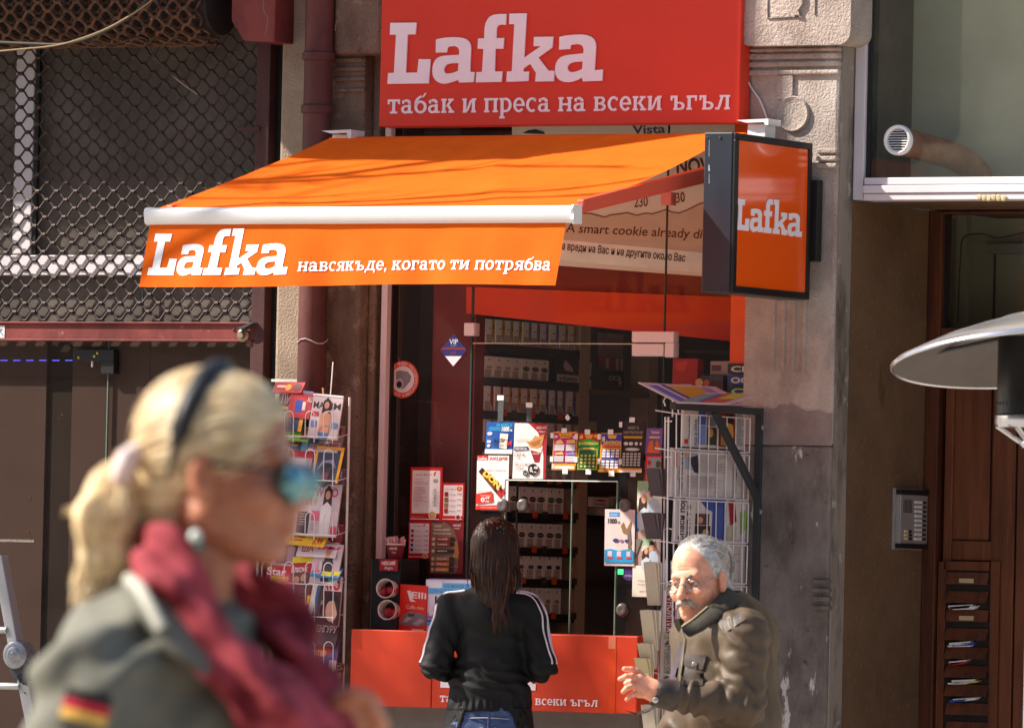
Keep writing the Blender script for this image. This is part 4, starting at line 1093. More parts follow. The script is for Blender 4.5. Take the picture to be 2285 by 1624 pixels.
def ysheet(name, label, cat, u0, v0, u1, v1, Y, base, items, group=None, depth=.0015, skew=0.0, tilt=0.0):
    x0, x1, z0, z1 = rect(u0, v0, u1, v1, Y); sk = skew / 600.0; tl = tilt / 600
    b = MB(); sheet(b, (x0 + sk, Y, z1), (x1 + sk, Y, z1 + tl), (x0, Y, z0), base, items, thick=depth)
    return tag(b.build(name), label, cat, group)
WH = flat((226, 218, 216)); BK = (30, 26, 28)
xsheet("warning_box", "black box with a pink band reading убива in the cigarette rack", "box", 1242, 801, 1304, 853, XI + .006, flat((44, 40, 44)), [('p', [(.30, .05), (.55, .35), (.6, .55), (.3, .5), (.22, .3)], (206, 170, 176)), ('r', .0, .68, .78, .98, (214, 186, 188)), ('t', .08, .92, .16, "убива", .64, .03, (50, 40, 46))], um=1270)
XQ = XI - .01
ZSB = PX(1360, 872, XQ).z
b1 = thing("wooden_shelf", "brown wooden shelf unit behind the cigarette rack", "shelf", (XQ, PX(1370, 900, XQ).y, .95))
b = MB(); b.box(XI - .069, XI + .02, PX(1307, 900, XI).y, PX(1438, 900, XI).y, ZSB - .018, ZSB, mat((116, 88, 60), rough=.6)); b.build("board", b1)
b = MB(); b.box(XI - .069, XI + .012, PX(1440, 900, XI).y, PX(1460, 900, XI).y, .9, ZF0 - .002, CR_); b.build("upright", b1)
b = MB()
for v in (1010, 1168, 1300):
    z = PX(1340, v, XQ).z; b = MB(); b.box(XI - .069, XI + .01, PX(1307, 900, XI).y, PX(1438, 900, XI).y, z - .02, z, mat((60, 46, 38), rough=.7)); b.build("lower_board", b1)
xsheet("display_box", "black display box with a leaf mark on the brown wooden shelf", "box", 1320, 826, 1392, 870, XQ, flat((40, 38, 36)), [('t', .52, .50, .24, "OCB", .38, .03, (200, 190, 170)), ('p', [(.86, .3), (.9, .55), (.98, .5), (.9, .6), (.96, .8), (.88, .65), (.84, .85), (.84, .62), (.78, .6), (.85, .54)], (190, 190, 170))], um=1360)
xsheet("carton", "red and white striped carton on top of the black display box", "box", 1345, 798, 1391, 826, XQ - .02, flat((170, 44, 44)), [('r', .12, .1, .28, .9, (214, 204, 200)), ('r', .62, .05, .76, 1, (214, 204, 200)), ('r', .84, .05, .95, 1, (214, 204, 200))], um=1366)
xsheet("paper_bag", "plain grey lilac paper bag standing above the striped carton", "bag", 1342, 744, 1390, 797.6, XQ - .03, flat((150, 134, 138)), [('r', .25, .02, .98, .18, (166, 150, 152))], um=1366)
xsheet("cigarette_carton", "upright white and blue carton at the edge of the brown wooden shelf", "box", 1305, 809, 1319, 868, XQ, flat((206, 198, 200)), [('r', 0, .5, 1, .62, (60, 70, 140)), ('r', .2, .7, .8, .9, (190, 190, 210))], um=1312)
xsheet("card", "small white and red card on the lower shelf inside the hatch", "card", 1321, 1109, 1358, 1131, XI + .02, WH, [('p', [(.1, .3), (.5, .2), (.9, .3), (.6, .5)], (200, 60, 60)), ('r', .1, .65, .8, .75, (190, 90, 90))], um=1340)
xsheet("card", "small square grey card beside the red one inside the hatch", "card", 1367, 1108, 1387, 1131, XI + .02, flat((190, 180, 180)), [('r', .15, .15, .85, .85, (120, 112, 116))], um=1377)
xsheet("paper_stack", "pale stack of papers on the lower shelf inside the hatch", "papers", 1346, 1134, 1400, 1150, XI + .03, flat((190, 178, 166)), [('r', 0, .3, 1, .36, (120, 110, 104)), ('r', 0, .65, 1, .7, (120, 110, 104))], depth=.1, um=1370)
for i, (u0, v0, u1, v1, c, l) in enumerate(((1306, 940, 1330, 1008, (178, 176, 130), "yellow green bottle-shaped carton on the shelf behind the lottery tickets"), (1352, 1004, 1400, 1009, (150, 40, 44), ""), )):
    if l: xsheet("carton", l, "box", u0, v0, u1, v1, XQ, flat(c), [('r', .1, .3, .9, .5, (150, 50, 40))], um=1320)
# goods behind the right pane
YR = .32
b = MB(); x0, x1, z0, z1 = rect(1500, 893, 1668, 905, YR); b.box(x0, XK1 - .01, YR - .02, YR + .3, z0, z1, DARK)
x0, x1, z0, z1 = rect(1500, 780, 1668, 786, YR); b.box(x0, XK1 - .01, YR + .1, YR + .3, z0, z1, DARK)
tag(b.build("display_shelf"), "dark shelf of packets behind the right glass pane", "shelf")
ysheet("coffee_packet", "red coffee packet with a pale cup behind the right pane", "packet", 1500, 800, 1555, 892, YR, flat((176, 34, 30)), [('p', [(.1, .1), (.6, .05), (.5, .3), (.2, .3)], (204, 60, 40)), ('e', .55, .72, .3, .09, (200, 190, 180)), ('p', [(.3, .62), (.8, .62), (.7, .74), (.4, .74)], (206, 196, 190))], depth=.05)
ysheet("coffee_packet", "red packet with a figure and the number 6 beneath the grey box", "packet", 1500, 862, 1574, 892, YR - .03, flat((190, 30, 32)), [('t', .1, .8, .5, "6", .2, .03, (90, 20, 20)), ('e', .8, -.3, .12, .3, (206, 150, 90))], depth=.04)
ysheet("box", "pale grey box at the back behind the right pane", "box", 1584, 806, 1632, 892, YR + .03, flat((168, 150, 150)), [('r', .05, .1, .5, .25, (110, 70, 80)), ('r', .05, .35, .9, .95, (80, 60, 60))], depth=.06)
ysheet("box", "blue and orange patterned box in front of the pale grey one", "box", 1560, 838, 1612, 892, YR - .005, flat((64, 72, 96)), [('e', .3, .3, .12, .14, (220, 120, 50)), ('r', .5, .2, .95, .9, (90, 46, 40)), ('r', .1, .6, .4, .9, (130, 130, 150))], depth=.03)
for i, (t, l) in enumerate((("CIG", "top dark tobacco box of the stack by the pilaster"), ("OCB", "blue tobacco box, second from the top of the stack by the pilaster"), ("CB", "dark tobacco box with green lettering, third in the stack by the pilaster"), ("CIG", "lowest dark tobacco box of the stack by the pilaster"))):
    v = 812 + i * 25
    x0, x1, z0, z1 = rect(1634, v, 1676, v + 23, YK + .08)
    b = MB(); sheet(b, (x0, YK + .04, z1), (XPR0 - .004, YK + .04, z1), (x0, YK + .04, z0), flat((44, 50, 60) if i != 1 else (50, 66, 130)), [('t', .1, .78, .55, t, .8, .03, (206, 206, 200) if i != 2 else (150, 190, 150))], thick=.10)
    tag(b.build("tobacco_box"), l, "box", "tobacco boxes stacked beside the pilaster")

# ------------------------------------------------------------------ notices on the glass
YP = YK - .004
DB = (40, 50, 110)
ysheet("promotion_card", "blue promotion card with 1000 лв and x4 stuck on the glass", "poster", 1082, 941, 1143, 1012, YP, mat((28, 74, 160), rough=.3, c2=(60, 110, 190), var=.2, scale=6), [
 ('r', 0, .86, 1, 1, (236, 238, 240)), ('t', .36, .15, .10, "КАК МОЖЕШ ДА", .58, .02, (70, 190, 236)), ('t', .10, .27, .10, "СПЕЧЕЛИШ", .42, .02, (70, 190, 236)), ('t', .54, .29, .14, "1000", .30, .03, (236, 240, 246)), ('t', .86, .29, .08, "лв.", .10, .02, (230, 236, 240)),
 ('e', .14, .37, .10, .06, (190, 200, 220)), ('r', .06, .58, .2, .66, (214, 214, 224)), ('e', .13, .75, .06, .05, (220, 224, 230)), ('p', [(.52, .36), (.82, .38), (.80, .86), (.52, .80)], (226, 220, 210)), ('p', [(.54, .5), (.82, .56), (.82, .60), (.54, .53)], (200, 110, 90)), ('t', .26, .66, .12, "СЪБЕРИ", .44, .02, (52, 52, 70)), ('t', .26, .77, .06, "ПАКЕТЧЕТА", .42, .01, (52, 52, 70)), ('t', .78, .74, .17, "x4", .20, .03, (206, 40, 44))], skew=4)
ysheet("coffee_poster", "white poster with a splashing coffee cup and a dark red edge", "poster", 1144, 944, 1217, 1068, YP, flat((230, 228, 226)), [
 ('p', [(.42, 0), (1, 0), (1, 1), (.94, 1), (.92, .6), (.86, .35), (.72, .16)], (168, 34, 48)), ('t', .68, .10, .05, "NESCAFÉ", .30, .02, (236, 226, 226)), ('t', .76, .16, .035, "Alegria", .20, .01, (236, 226, 226)),
 ('p', [(.5, .46), (.84, .52), (.80, .70), (.66, .70)], (140, 30, 44)), ('p', [(.47, .42), (.88, .44), (.85, .53), (.50, .48)], (222, 214, 208)), ('p', [(.40, .34), (.56, .30), (.64, .22), (.78, .24), (.94, .18), (.88, .36), (.76, .46), (.52, .44)], (190, 140, 88)), ('p', [(.48, .36), (.66, .32), (.82, .28), (.8, .38), (.6, .42)], (160, 104, 56)),
 ('t', .60, .56, .035, "NESCAFÉ", .2, .01, (230, 200, 200)), ('p', [(.03, .43), (.46, .42), (.46, .48), (.03, .50)], (40, 52, 86)), ('t', .06, .48, .04, "NESCAFÉ 3в1", .36, .02, (230, 230, 236)), ('t', .05, .34, .05, "ПОЛУЧИ", .4, .0, (150, 146, 146)), ('t', .04, .60, .065, "СЕГА", .32, .0, (50, 46, 46)), ('t', .15, .65, .03, "на", .08, .0, (70, 66, 66)),
 ('t', .04, .76, .06, "Вкусна", .5, .0, (150, 146, 150)), ('t', .10, .83, .04, "цена", .25, .0, (120, 116, 116)), ('e', .64, .83, .16, .105, (34, 30, 34)), ('e', .41, .90, .08, .05, (60, 56, 60)), ('t', .54, .87, .085, "0,", .10, .03, (236, 234, 232)), ('t', .66, .82, .05, "48", .12, .02, (236, 234, 232)), ('t', .66, .89, .03, "лв.", .1, .01, (236, 234, 232)), ('t', .36, .92, .03, "12", .1, .01, (236, 234, 232))] + lines(.1, .5, .06, .26, 5, (206, 202, 202), .15, 2), skew=3)
b_ = ysheet("price_poster", "white offer poster with a chocolate bar and a red 0.69 price", "poster", 1063, 1016, 1134, 1137, YP, flat((232, 230, 230)), [
 ('r', 0, 0, .35, .09, (200, 48, 40)), ('L', .03, .08, .045, .29, (236, 232, 230)), ('t', .39, .085, .06, "АКЦИЯ", .56, .02, (196, 66, 54)), ('t', .36, .22, .022, "Честита", .3, .0, (220, 180, 176)), ('t', .32, .29, .035, "Баба Марта!", .60, .0, (212, 132, 126)),
 ('p', [(.06, .30), (.17, .22), (.92, .67), (.76, .79)], (62, 34, 26)), ('p', [(.68, .60), (.80, .60), (.92, .67), (.76, .79), (.66, .72)], (176, 36, 40)), ('p', [(.62, .58), (.70, .54), (.72, .62), (.66, .64)], (180, 200, 220)),
 ('p', [(.17, .33), (.26, .30), (.62, .55), (.56, .64)], (120, 64, 24)), ('e', .24, .37, .06, .035, (214, 150, 50)),
 ('r', .05, .66, .5, .665, (200, 120, 110)), ('p', [(0, .71), (.50, .66), (.54, .85), (0, .90)], (206, 52, 40)), ('t', .16, .855, .085, "0", .12, .03, (240, 236, 234)), ('t', .30, .80, .045, "69", .13, .02, (240, 236, 234)), ('t', .30, .86, .035, "лв", .12, .02, (240, 236, 234)), ('t', .14, .75, .02, "СУПЕР ЦЕНА", .34, .01, (240, 226, 220)), ('p', [(0, .93), (1, .90), (1, 1), (0, 1)], (206, 52, 40)), ('t', .16, .965, .02, "само в магазините", .5, .0, (240, 226, 220))])
b = MB()      # the word across the bar runs down it at an angle
c0, c1 = P(1079, 1056, YP), P(1113, 1091, YP)
line(b, "LION", c0, c1, .020, (0, -1, 0), flat((236, 206, 70)), bold=.05, lift=.008); b.build("bar_lettering", b_)
def ticket(label, u0, v0, u1, v1, base, items, sk=3):
    o = ysheet("lottery_ticket", label, "lottery ticket", u0, v0, u1, v1, YP, flat(base), items, "lottery scratch tickets taped to the glass", skew=sk)
    m = flat((232, 230, 230))
    um = (u0 + u1) / 2
    for a, c, d, e in ((um - 6, v0 - 8, um + 6, v0 + 3), (um - 4, v1 - 3, um + 8, v1 + 9), (u0 - 4, v0 + 2, u0 + 3, v0 + 14), (u0 - 5, v1 - 30, u0 + 2, v1 - 18)):
        x0, x1, z0, z1 = rect(a, c, d, e, YP - .004); b = MB(); b.box(x0, x1, YP - .0050, YP - .0042, z0, z1, m); b.build("tape", o)
    return o
def cells(x0, y0, x1, y1, nx, ny, c, f=.72, kind_='r'):
    o = []; dx, dy = (x1 - x0) / nx, (y1 - y0) / ny
    for i in range(nx):
        for j in range(ny):
            a, d = x0 + i * dx, y0 + j * dy
            o.append(('r', a, d, a + dx * f, d + dy * f, c) if kind_ == 'r' else ('e', a + dx / 2, d + dy / 2, dx * f / 2, dy * f / 2, c))
    return o
GOLD = (226, 160, 60)
ticket("magenta and orange lottery ticket, leftmost of the taped row", 1232, 963, 1285, 1048, (190, 28, 120), [
 ('r', 0, 0, 1, .03, (236, 170, 60)), ('r', 0, 0, .03, .9, (236, 170, 60)), ('r', .97, 0, 1, .9, (236, 170, 60)), ('p', [(.2, .05), (.8, .04), (.7, .16), (.3, .17)], (230, 170, 50)), ('t', .3, .13, .04, "КЕШ", .4, .02, (150, 40, 30)), ('e', .1, .13, .09, .04, (226, 216, 224)), ('e', .9, .14, .1, .04, (226, 216, 224)),
 ('p', [(.1, .26), (.3, .19), (.45, .3), (.15, .32)], (226, 180, 110)), ('p', [(.55, .22), (.9, .2), (.95, .3), (.6, .3)], (226, 190, 110)), ('r', .07, .33, .48, .5, (200, 196, 204)), ('r', .55, .33, .95, .5, (200, 196, 204)), ('p', [(.1, .56), (.4, .52), (.48, .6), (.12, .6)], (226, 180, 110)), ('p', [(.55, .56), (.9, .52), (.95, .6), (.6, .6)], (120, 140, 200)),
 ('r', .07, .63, .48, .79, (190, 188, 194)), ('r', .55, .63, .95, .79, (200, 196, 204)), ('r', 0, .83, 1, 1, (232, 140, 40)), ('r', .12, .89, .95, .97, (230, 220, 214)), ('r', .02, .85, .1, .97, (220, 210, 200))])
ticket("green lottery ticket with a red top, second of the taped row", 1286, 966, 1335, 1049, (36, 130, 52), [
 ('r', 0, 0, 1, .20, (186, 36, 34)), ('p', [(.06, .1), (.2, .04), (.24, .14), (.1, .16)], (236, 200, 70)), ('e', .82, .08, .1, .045, (220, 170, 50)), ('p', [(.32, .04), (.7, .04), (.64, .14), (.38, .14)], (226, 170, 60)), ('p', [(0, .3), (.2, .2), (.5, .15), (.8, .2), (1, .3), (.8, .34), (.2, .34)], (60, 160, 60)), ('t', .06, .31, .07, "$ МИЛИОН", .88, .03, (236, 214, 110)), ('p', [(.25, .39), (.8, .39), (.75, .44), (.3, .44)], (226, 206, 120)),
 ('r', .06, .42, .94, .98, (206, 170, 60)), ('r', .1, .445, .9, .96, (24, 108, 56)), ('r', .14, .46, .86, .54, (36, 96, 60))] + cells(.14, .56, .9, .94, 4, 4, (206, 196, 110), .62, 'e'))
ticket("purple, gold and white lottery ticket, third of the taped row", 1337, 966, 1387, 1053, (226, 150, 44), [
 ('r', .04, .02, .96, .3, (70, 56, 150)), ('p', [(.3, .05), (.72, .05), (.66, .14), (.36, .14)], (230, 180, 60)), ('p', [(.06, .1), (.18, .08), (.2, .2), (.08, .22)], (210, 210, 226)), ('t', .14, .29, .09, "МИЛИОН", .78, .04, (240, 200, 60)), ('r', .08, .33, .92, .37, (190, 50, 60)), ('r', .06, .40, .94, .90, (206, 160, 60)), ('r', .09, .41, .91, .89, (70, 70, 140))] + cells(.11, .42, .93, .64, 4, 3, (224, 222, 226)) + cells(.11, .70, .93, .92, 4, 3, (224, 222, 226)) + [('p', [(0, .95), (.2, .92), (.3, 1), (0, 1)], (240, 200, 90))])
ticket("tall black lottery ticket reading МЕГА МИЛИОНИ, rightmost of the taped row", 1385, 939, 1435, 1054, (46, 34, 36), [
 ('t', .25, .16, .055, "МЕГА", .5, .02, (150, 136, 132)), ('t', .06, .25, .055, "МИЛИОНИ", .88, .02, (150, 136, 132)), ('p', [(.06, .29), (.94, .29), (.9, .34), (.1, .34)], (186, 140, 40)), ('e', .2, .44, .1, .035, (206, 200, 196)), ('e', .42, .44, .1, .035, (206, 200, 196)), ('e', .66, .44, .07, .035, (206, 200, 196)), ('e', .86, .44, .05, .03, (206, 200, 196)), ('e', .5, .55, .32, .03, (200, 196, 196)), ('r', .04, .60, .96, .90, (34, 22, 26))] + cells(.08, .62, .96, .89, 5, 5, (176, 172, 172), .7) + [('r', 0, .915, 1, .955, (220, 150, 60)), ('r', 0, .955, 1, 1, (226, 218, 214))])
ysheet("children_book", "lilac children's picture book with orange shapes on the right pane", "book", 1440, 955, 1476, 1013, YP, flat((120, 84, 150)), [('t', .3, .2, .1, "Приказки", .5, .02, (220, 206, 226)), ('r', .2, .32, .85, .38, (220, 200, 90)), ('p', [(.1, .9), (.2, .55), (.4, .45), (.5, .6), (.7, .45), (.95, .8), (.8, .95), (.3, .95)], (214, 100, 40)), ('p', [(.45, .5), (.55, .42), (.62, .6), (.56, .85), (.48, .8)], (110, 90, 100))], skew=2)
ysheet("children_book", "red framed children's book with a grassy picture under the lilac one", "book", 1438, 1015, 1474, 1073, YP, flat((204, 36, 40)), [('r', .12, .08, .95, .92, (150, 150, 160)), ('p', [(.12, .62), (.5, .5), (.95, .6), (.95, .92), (.12, .92)], (150, 160, 50)), ('e', .8, .35, .16, .14, (60, 90, 60)), ('e', .25, .3, .12, .1, (190, 40, 40)), ('t', .2, .84, .08, "Игри", .6, .03, (220, 224, 200))], skew=2)
SK = (214, 160, 130)
def couple(dx=0):
    return [('p', [(0, 0), (.5, 0), (.45, .2), (0, .3)], (150, 186, 150)), ('p', [(.75, .02), (.8, .02), (.84, .25), (.80, .25)], (96, 90, 76)),
     ('p', [(.46, .40), (.62, .32), (.85, .36), (.96, .5), (.94, .9), (.44, .9)], (176, 196, 214)), ('e', .58, .22, .13, .10, SK), ('p', [(.44, .2), (.46, .08), (.6, .04), (.74, .1), (.74, .22), (.68, .16), (.5, .17)], (44, 36, 34)),
     ('p', [(.06, .5), (.10, .30), (.22, .22), (.36, .28), (.40, .42), (.36, .62), (.10, .66)], (66, 44, 38)), ('e', .28, .34, .10, .085, SK), ('p', [(0, .3), (.1, .2), (.28, .16), (.42, .24), (.24, .26), (.06, .36)], (206, 200, 192)),
     ('p', [(.02, .62), (.3, .5), (.5, .56), (.46, .9), (.05, .9)], (196, 212, 226)), ('p', [(.4, .68), (.6, .64), (.76, .7), (.6, .76), (.44, .78)], SK), ('p', [(.5, .68), (.62, .66), (.64, .69), (.52, .72)], (36, 34, 40))]
ysheet("couple_poster", "upper poster of a couple looking at a phone, white edge and beige foot", "poster", 1420, 1073, 1475, 1262, YP, flat((214, 222, 206)), [('p', [(a, b * .62) for a, b in it[1]], it[2]) if it[0] == 'p' else ('e', it[1], it[2] * .62, it[3], it[4] * .62, it[5]) for it in couple()] + [('p', [(0, .60), (.35, .57), (1, .84), (1, 1), (0, 1)], (170, 150, 140)), ('t', .2, .80, .025, "новини", .5, .0, (190, 130, 110)), ('t', .22, .90, .028, "вестник", .5, .0, (190, 120, 100))])
ysheet("couple_poster", "lower poster of the couple hanging beside the newspaper rack", "poster", 1412, 1202, 1470, 1331, YP - .003, flat((224, 226, 214)), [('p', [(.30 + q[0] * .7, q[1] * .62) for q in it[1]], it[2]) if it[0] == 'p' else ('e', .30 + it[1] * .7, it[2] * .62, it[3] * .7, it[4] * .62, it[5]) for it in couple()] + [('p', [(.0, .0), (.34, .0), (.0, .45)], (120, 110, 104)), ('p', [(0, .46), (.3, .46), (1, .92), (1, 1), (0, 1)], (226, 228, 214)), ('t', .2, .74, .03, "Живот на", .5, .0, (206, 170, 130)), ('t', .2, .80, .03, "по-добро", .5, .0, (206, 170, 130)), ('t', .28, .92, .035, "вестник", .5, .0, (206, 130, 80))])
ysheet("blue_card", "plain sky blue card edge behind the white 1000 лв card", "poster", 1412, 1143, 1424, 1258, YP - .001, flat((30, 130, 206)), [])
ysheet("promotion_card", "white and blue promotion card reading 1000 лв beside the service hatch", "poster", 1349, 1136, 1416, 1262, YP - .009, flat((214, 200, 198)), [
 ('r', .14, .05, .5, .13, (70, 140, 200)), ('r', .16, .08, .42, .11, (140, 180, 220)), ('t', .08, .25, .09, "1000", .32, .03, (36, 34, 46)), ('t', .42, .25, .05, "лв.", .1, .02, (60, 56, 66)), ('p', [(.54, .3), (.62, .22), (.72, .36), (.84, .24), (.9, .2), (.84, .45), (.9, .7), (.8, .75), (.76, .45), (.62, .42)], (140, 110, 70)), ('p', [(.78, .4), (.86, .35), (.9, .6), (.82, .7)], (110, 104, 110)),
 ('e', .38, .55, .1, .035, (50, 66, 130)), ('r', .52, .53, .62, .58, (150, 110, 140)), ('r', .68, .53, .80, .58, (60, 60, 120)), ('p', [(.02, .72), (.2, .70), (.5, .73), (.8, .70), (.98, .73), (.98, .94), (.02, .94)], (40, 150, 206)), ('r', .12, .74, .26, .83, (206, 190, 196)), ('r', .43, .74, .57, .83, (206, 190, 196)), ('r', .75, .74, .88, .83, (206, 190, 196)), ('r', .1, .84, .3, .87, (206, 60, 70)), ('r', .42, .84, .6, .87, (206, 60, 70)), ('r', .74, .84, .9, .87, (206, 60, 70)), ('r', .05, .96, .95, .97, (150, 130, 134))], skew=-1)
b = MB(); c = P(1393, 1274, YP); 
x0, x1, z0, z1 = rect(1379, 1269, 1391, 1281, YP); b.box(x0, x1, YP - .004, YP, z0, z1, mat((60, 230, 120), emit=.7)); tag(b.build("indicator_lamp"), "small glowing green indicator by the service hatch", "lamp")
b = MB(); c = P(1403, 1278, YP); b.lathe((c.x, YP - .001, c.z), [(0, 0), (.028, 0), (.028, .001), (0, .001)][1:3], flat((70, 44, 110)), axis=(0, -1, 0), n=28); pl_ = Plane((c.x, YP - .002, c.z), (1, 0, 0), (0, 0, 1), (0, -1, 0)); write(b, pl_, "ОПЕН", -.018, -.014, .008, flat((200, 190, 214)), width=.036, lift=.001); tag(b.build("round_sticker"), "small round purple sticker beside the green indicator", "sticker")
# menus on the left pane
MW = (222, 208, 210); MR = (186, 24, 32)
ysheet("drinks_menu", "tall red bordered drinks menu, upper left of the four menus", "menu", 915, 1042, 986, 1162, YP, flat(MR), [('r', .06, .06, .93, .855, MW), ('t', .16, .15, .028, "Julius Meinl", .5, .01, (160, 30, 40)), ('p', [(.72, .15), (.74, .10), (.82, .07), (.78, .12), (.76, .17)], MR), ('t', .12, .23, .02, "Caffe Latte", .28, .0, (190, 70, 76)), ('r', .72, .22, .86, .28, (150, 140, 150))] + lines(.12, .6, .26, .34, 3, (196, 150, 156), .3, 1) + lines(.12, .58, .37, .66, 11, (190, 130, 138), .3, 3) + lines(.12, .4, .68, .74, 3, (196, 150, 156), .3, 4) + [('v', .84, .73, .07, "ЕСПРЕСО", .33, .02, (90, 76, 88)), ('v', .76, .73, .03, "КАФЕ НА ДЕНЯ", .32, .0, (130, 110, 120)), ('r', .05, .955, .95, .968, (230, 214, 214)), ('t', .1, .93, .018, "вкусът на кафето", .35, .0, (230, 200, 200)), ('e', .74, .89, .12, .075, (216, 196, 186)), ('e', .74, .89, .10, .062, (170, 120, 60)), ('e', .75, .885, .07, .04, (196, 150, 86))])
ysheet("drinks_menu", "smaller red bordered menu with red squares, upper right of the four menus", "menu", 986.5, 1077, 1035, 1162, YP - .001, flat(MR), [('r', .06, .06, .93, .86, MW), ('t', .12, .18, .03, "Julius Meinl", .5, .01, (160, 30, 40)), ('e', .78, .15, .12, .07, (196, 70, 40)), ('e', .78, .14, .05, .05, (230, 150, 70))] + [('r', .10, .24 + .145 * i, .27, .36 + .145 * i, [(140, 26, 30), (130, 84, 50), (140, 110, 60), (160, 34, 34)][i]) for i in range(4)] + [('r', .34, .30 + .145 * i, .62, .315 + .145 * i, (190, 140, 146)) for i in range(4)] + [('t', .70, .31 + .145 * i, .04, ["0,85", "0,95", "0,75", "0,95"][i], .20, .02, (70, 56, 66)) for i in range(4)] + [('r', .05, .945, .95, .96, (230, 214, 214)), ('e', .77, .90, .13, .075, (220, 204, 200)), ('e', .77, .90, .10, .058, (110, 40, 32))])
ysheet("drinks_menu", "red bordered price menu with five little cups, lower left of the four menus", "menu", 911, 1163, 960, 1246, YP, flat(MR), [('r', .06, .05, .93, .85, MW), ('t', .12, .14, .03, "Julius Meinl", .5, .01, (160, 30, 40)), ('p', [(.66, .15), (.7, .08), (.76, .06), (.73, .12)], MR)] + sum([[('p', [(.1, .22 + .125 * i), (.26, .22 + .125 * i), (.22, .30 + .125 * i), (.14, .30 + .125 * i)], [(120, 26, 32), (110, 30, 34), (140, 30, 34), (50, 70, 130), (50, 44, 54)][i]), ('r', .32, .26 + .125 * i, .60, .272 + .125 * i, (180, 110, 118)), ('t', .72, .275 + .125 * i, .04, ["1,20", "1,10", "1,20", "1,20", "1,60"][i], .18, .02, (60, 50, 60))] for i in range(5)], []) + [('r', .05, .94, .95, .955, (230, 214, 214)), ('e', .80, .92, .12, .07, (220, 204, 200)), ('e', .80, .92, .10, .058, (180, 130, 70))])
ysheet("drinks_menu", "brown coffee price list with coloured bars, lower right of the four menus", "menu", 960.5, 1163, 1033, 1279, YP - .001, flat((124, 92, 76)), [('p', [(.4, 0), (1, 0), (1, 1), (.80, 1), (.88, .7), (.84, .4), (.7, .15)], (122, 26, 38)), ('p', [(0, 0), (.4, 0), (.3, .03), (0, .02)], (70, 48, 40)), ('p', [(.66, .42), (.82, .36), (.88, .6), (.84, .72), (.7, .66)], (190, 130, 76)),
 ('t', .08, .11, .035, "ИЗБЕРИ", .24, .02, (220, 200, 190)), ('t', .08, .18, .035, "ЛЮБИМА АЛЕГРИЯ", .5, .02, (220, 200, 190)), ('t', .08, .25, .035, "ВКУСНА ТУК И СЕГА", .56, .02, (220, 200, 190)), ('t', .68, .09, .04, "NESCAFÉ", .24, .02, (224, 200, 200)), ('t', .72, .14, .03, "Alegria", .16, .01, (224, 200, 200))] + sum([[('r', .18, y, .72, y + .075, c), ('r', .60, y, .74, y + .075, (48, 36, 36)), ('e', .10, y + .04, .05, .032, (206, 176, 150)), ('t', .22, y + .052, .03, t, .3, .02, (230, 212, 204))] for y, c, t in ((.30, (150, 40, 36), "Кафе NESCAFÉ"), (.40, (130, 46, 34), "Еспресо"), (.53, (44, 36, 42), "NESCAFÉ 3в1"), (.68, (150, 104, 80), "Капучино"), (.78, (196, 104, 50), "Лате"), (.885, (206, 134, 60), "Шоколад"))], []) + [('t', .76, .88, .03, "ВКУС", .14, .01, (190, 150, 140))])
b = MB(); c = P(898.5, 846.5, YP); rr = .0645
RO = flat((214, 62, 34)); n_ = 48
def ring(r0, r1, m, h): b.add([(c.x + r0 * cos(2 * pi * i / n_), YP - h, c.z + r0 * sin(2 * pi * i / n_)) for i in range(n_)] + [(c.x + r1 * cos(2 * pi * i / n_), YP - h, c.z + r1 * sin(2 * pi * i / n_)) for i in range(n_)], [(i, i + n_, (i + 1) % n_ + n_, (i + 1) % n_) for i in range(n_)], m)
ring(.0001, .070, RO, .001); ring(.0001, .050, flat((222, 202, 206)), .0015)
pl_ = Plane((c.x, YP - .002, c.z), (1, 0, 0), (0, 0, 1), (0, -1, 0))
b.quad([pl_.at(x, z, .0005) for x, z in ((-.03, .03), (-.01, .034), (.02, .03), (.038, .014), (.034, -.006), (.012, -.03), (-.004, -.038), (-.014, -.02), (-.028, 0))], flat((134, 122, 132)))
b.quad([pl_.at(-.012 + .017 * cos(2 * pi * i / 20), -.016 + .02 * sin(2 * pi * i / 20), .001) for i in range(20)], flat((176, 166, 174)))
b.quad([pl_.at(-.013 + .0115 * cos(2 * pi * i / 20), -.019 + .0125 * sin(2 * pi * i / 20), .0015) for i in range(20)], flat((30, 26, 30)))
def arc_text(s_, a0, a1, r, h, flip, m):
    for i, ch in enumerate(s_):
        if ch == ' ': continue
        a = radians(a0 + (a1 - a0) * i / (len(s_) - 1)); d = -1 if flip else 1
        o = pl_.at(r * cos(a), r * sin(a), .001); tx = Vector((sin(a) * d, 0, -cos(a) * d)); up = Vector((cos(a) * d, 0, sin(a) * d))
        write(b, Plane(o, tx, up, (0, -1, 0)), ch, 0, (-h if flip else 0) * .5 - (0 if flip else h * .5), h, m, lift=.0005, bold=.02, align='c')
arc_text("24 ЧАСА ВИДЕО НАБЛЮДЕНИЕ", 172, -14, .060, .0105, False, flat((226, 196, 190)))
arc_text("24 HOUR CCTV SURVEILLANCE", 190, 344, .060, .0105, True, flat((226, 196, 190)))
tag(b.build("round_sticker"), "round red camera surveillance sticker on the left pane of the kiosk", "sticker")
b = MB(); c = P(1012, 781, YP); hw, hh = .0575, .0605
pl_ = Plane((c.x, YP - .001, c.z), (1, 0, 0), (0, 0, 1), (0, -1, 0))
b.quad([pl_.at(0, -hh), pl_.at(hw, 0), pl_.at(0, hh), pl_.at(-hw, 0)], flat((34, 36, 92)))
b.quad([pl_.at(0, -hh, .0005), pl_.at(hw * .62, -hh * .38, .0005), pl_.at(-hw * .62, -hh * .38, .0005)], flat((214, 206, 216)))
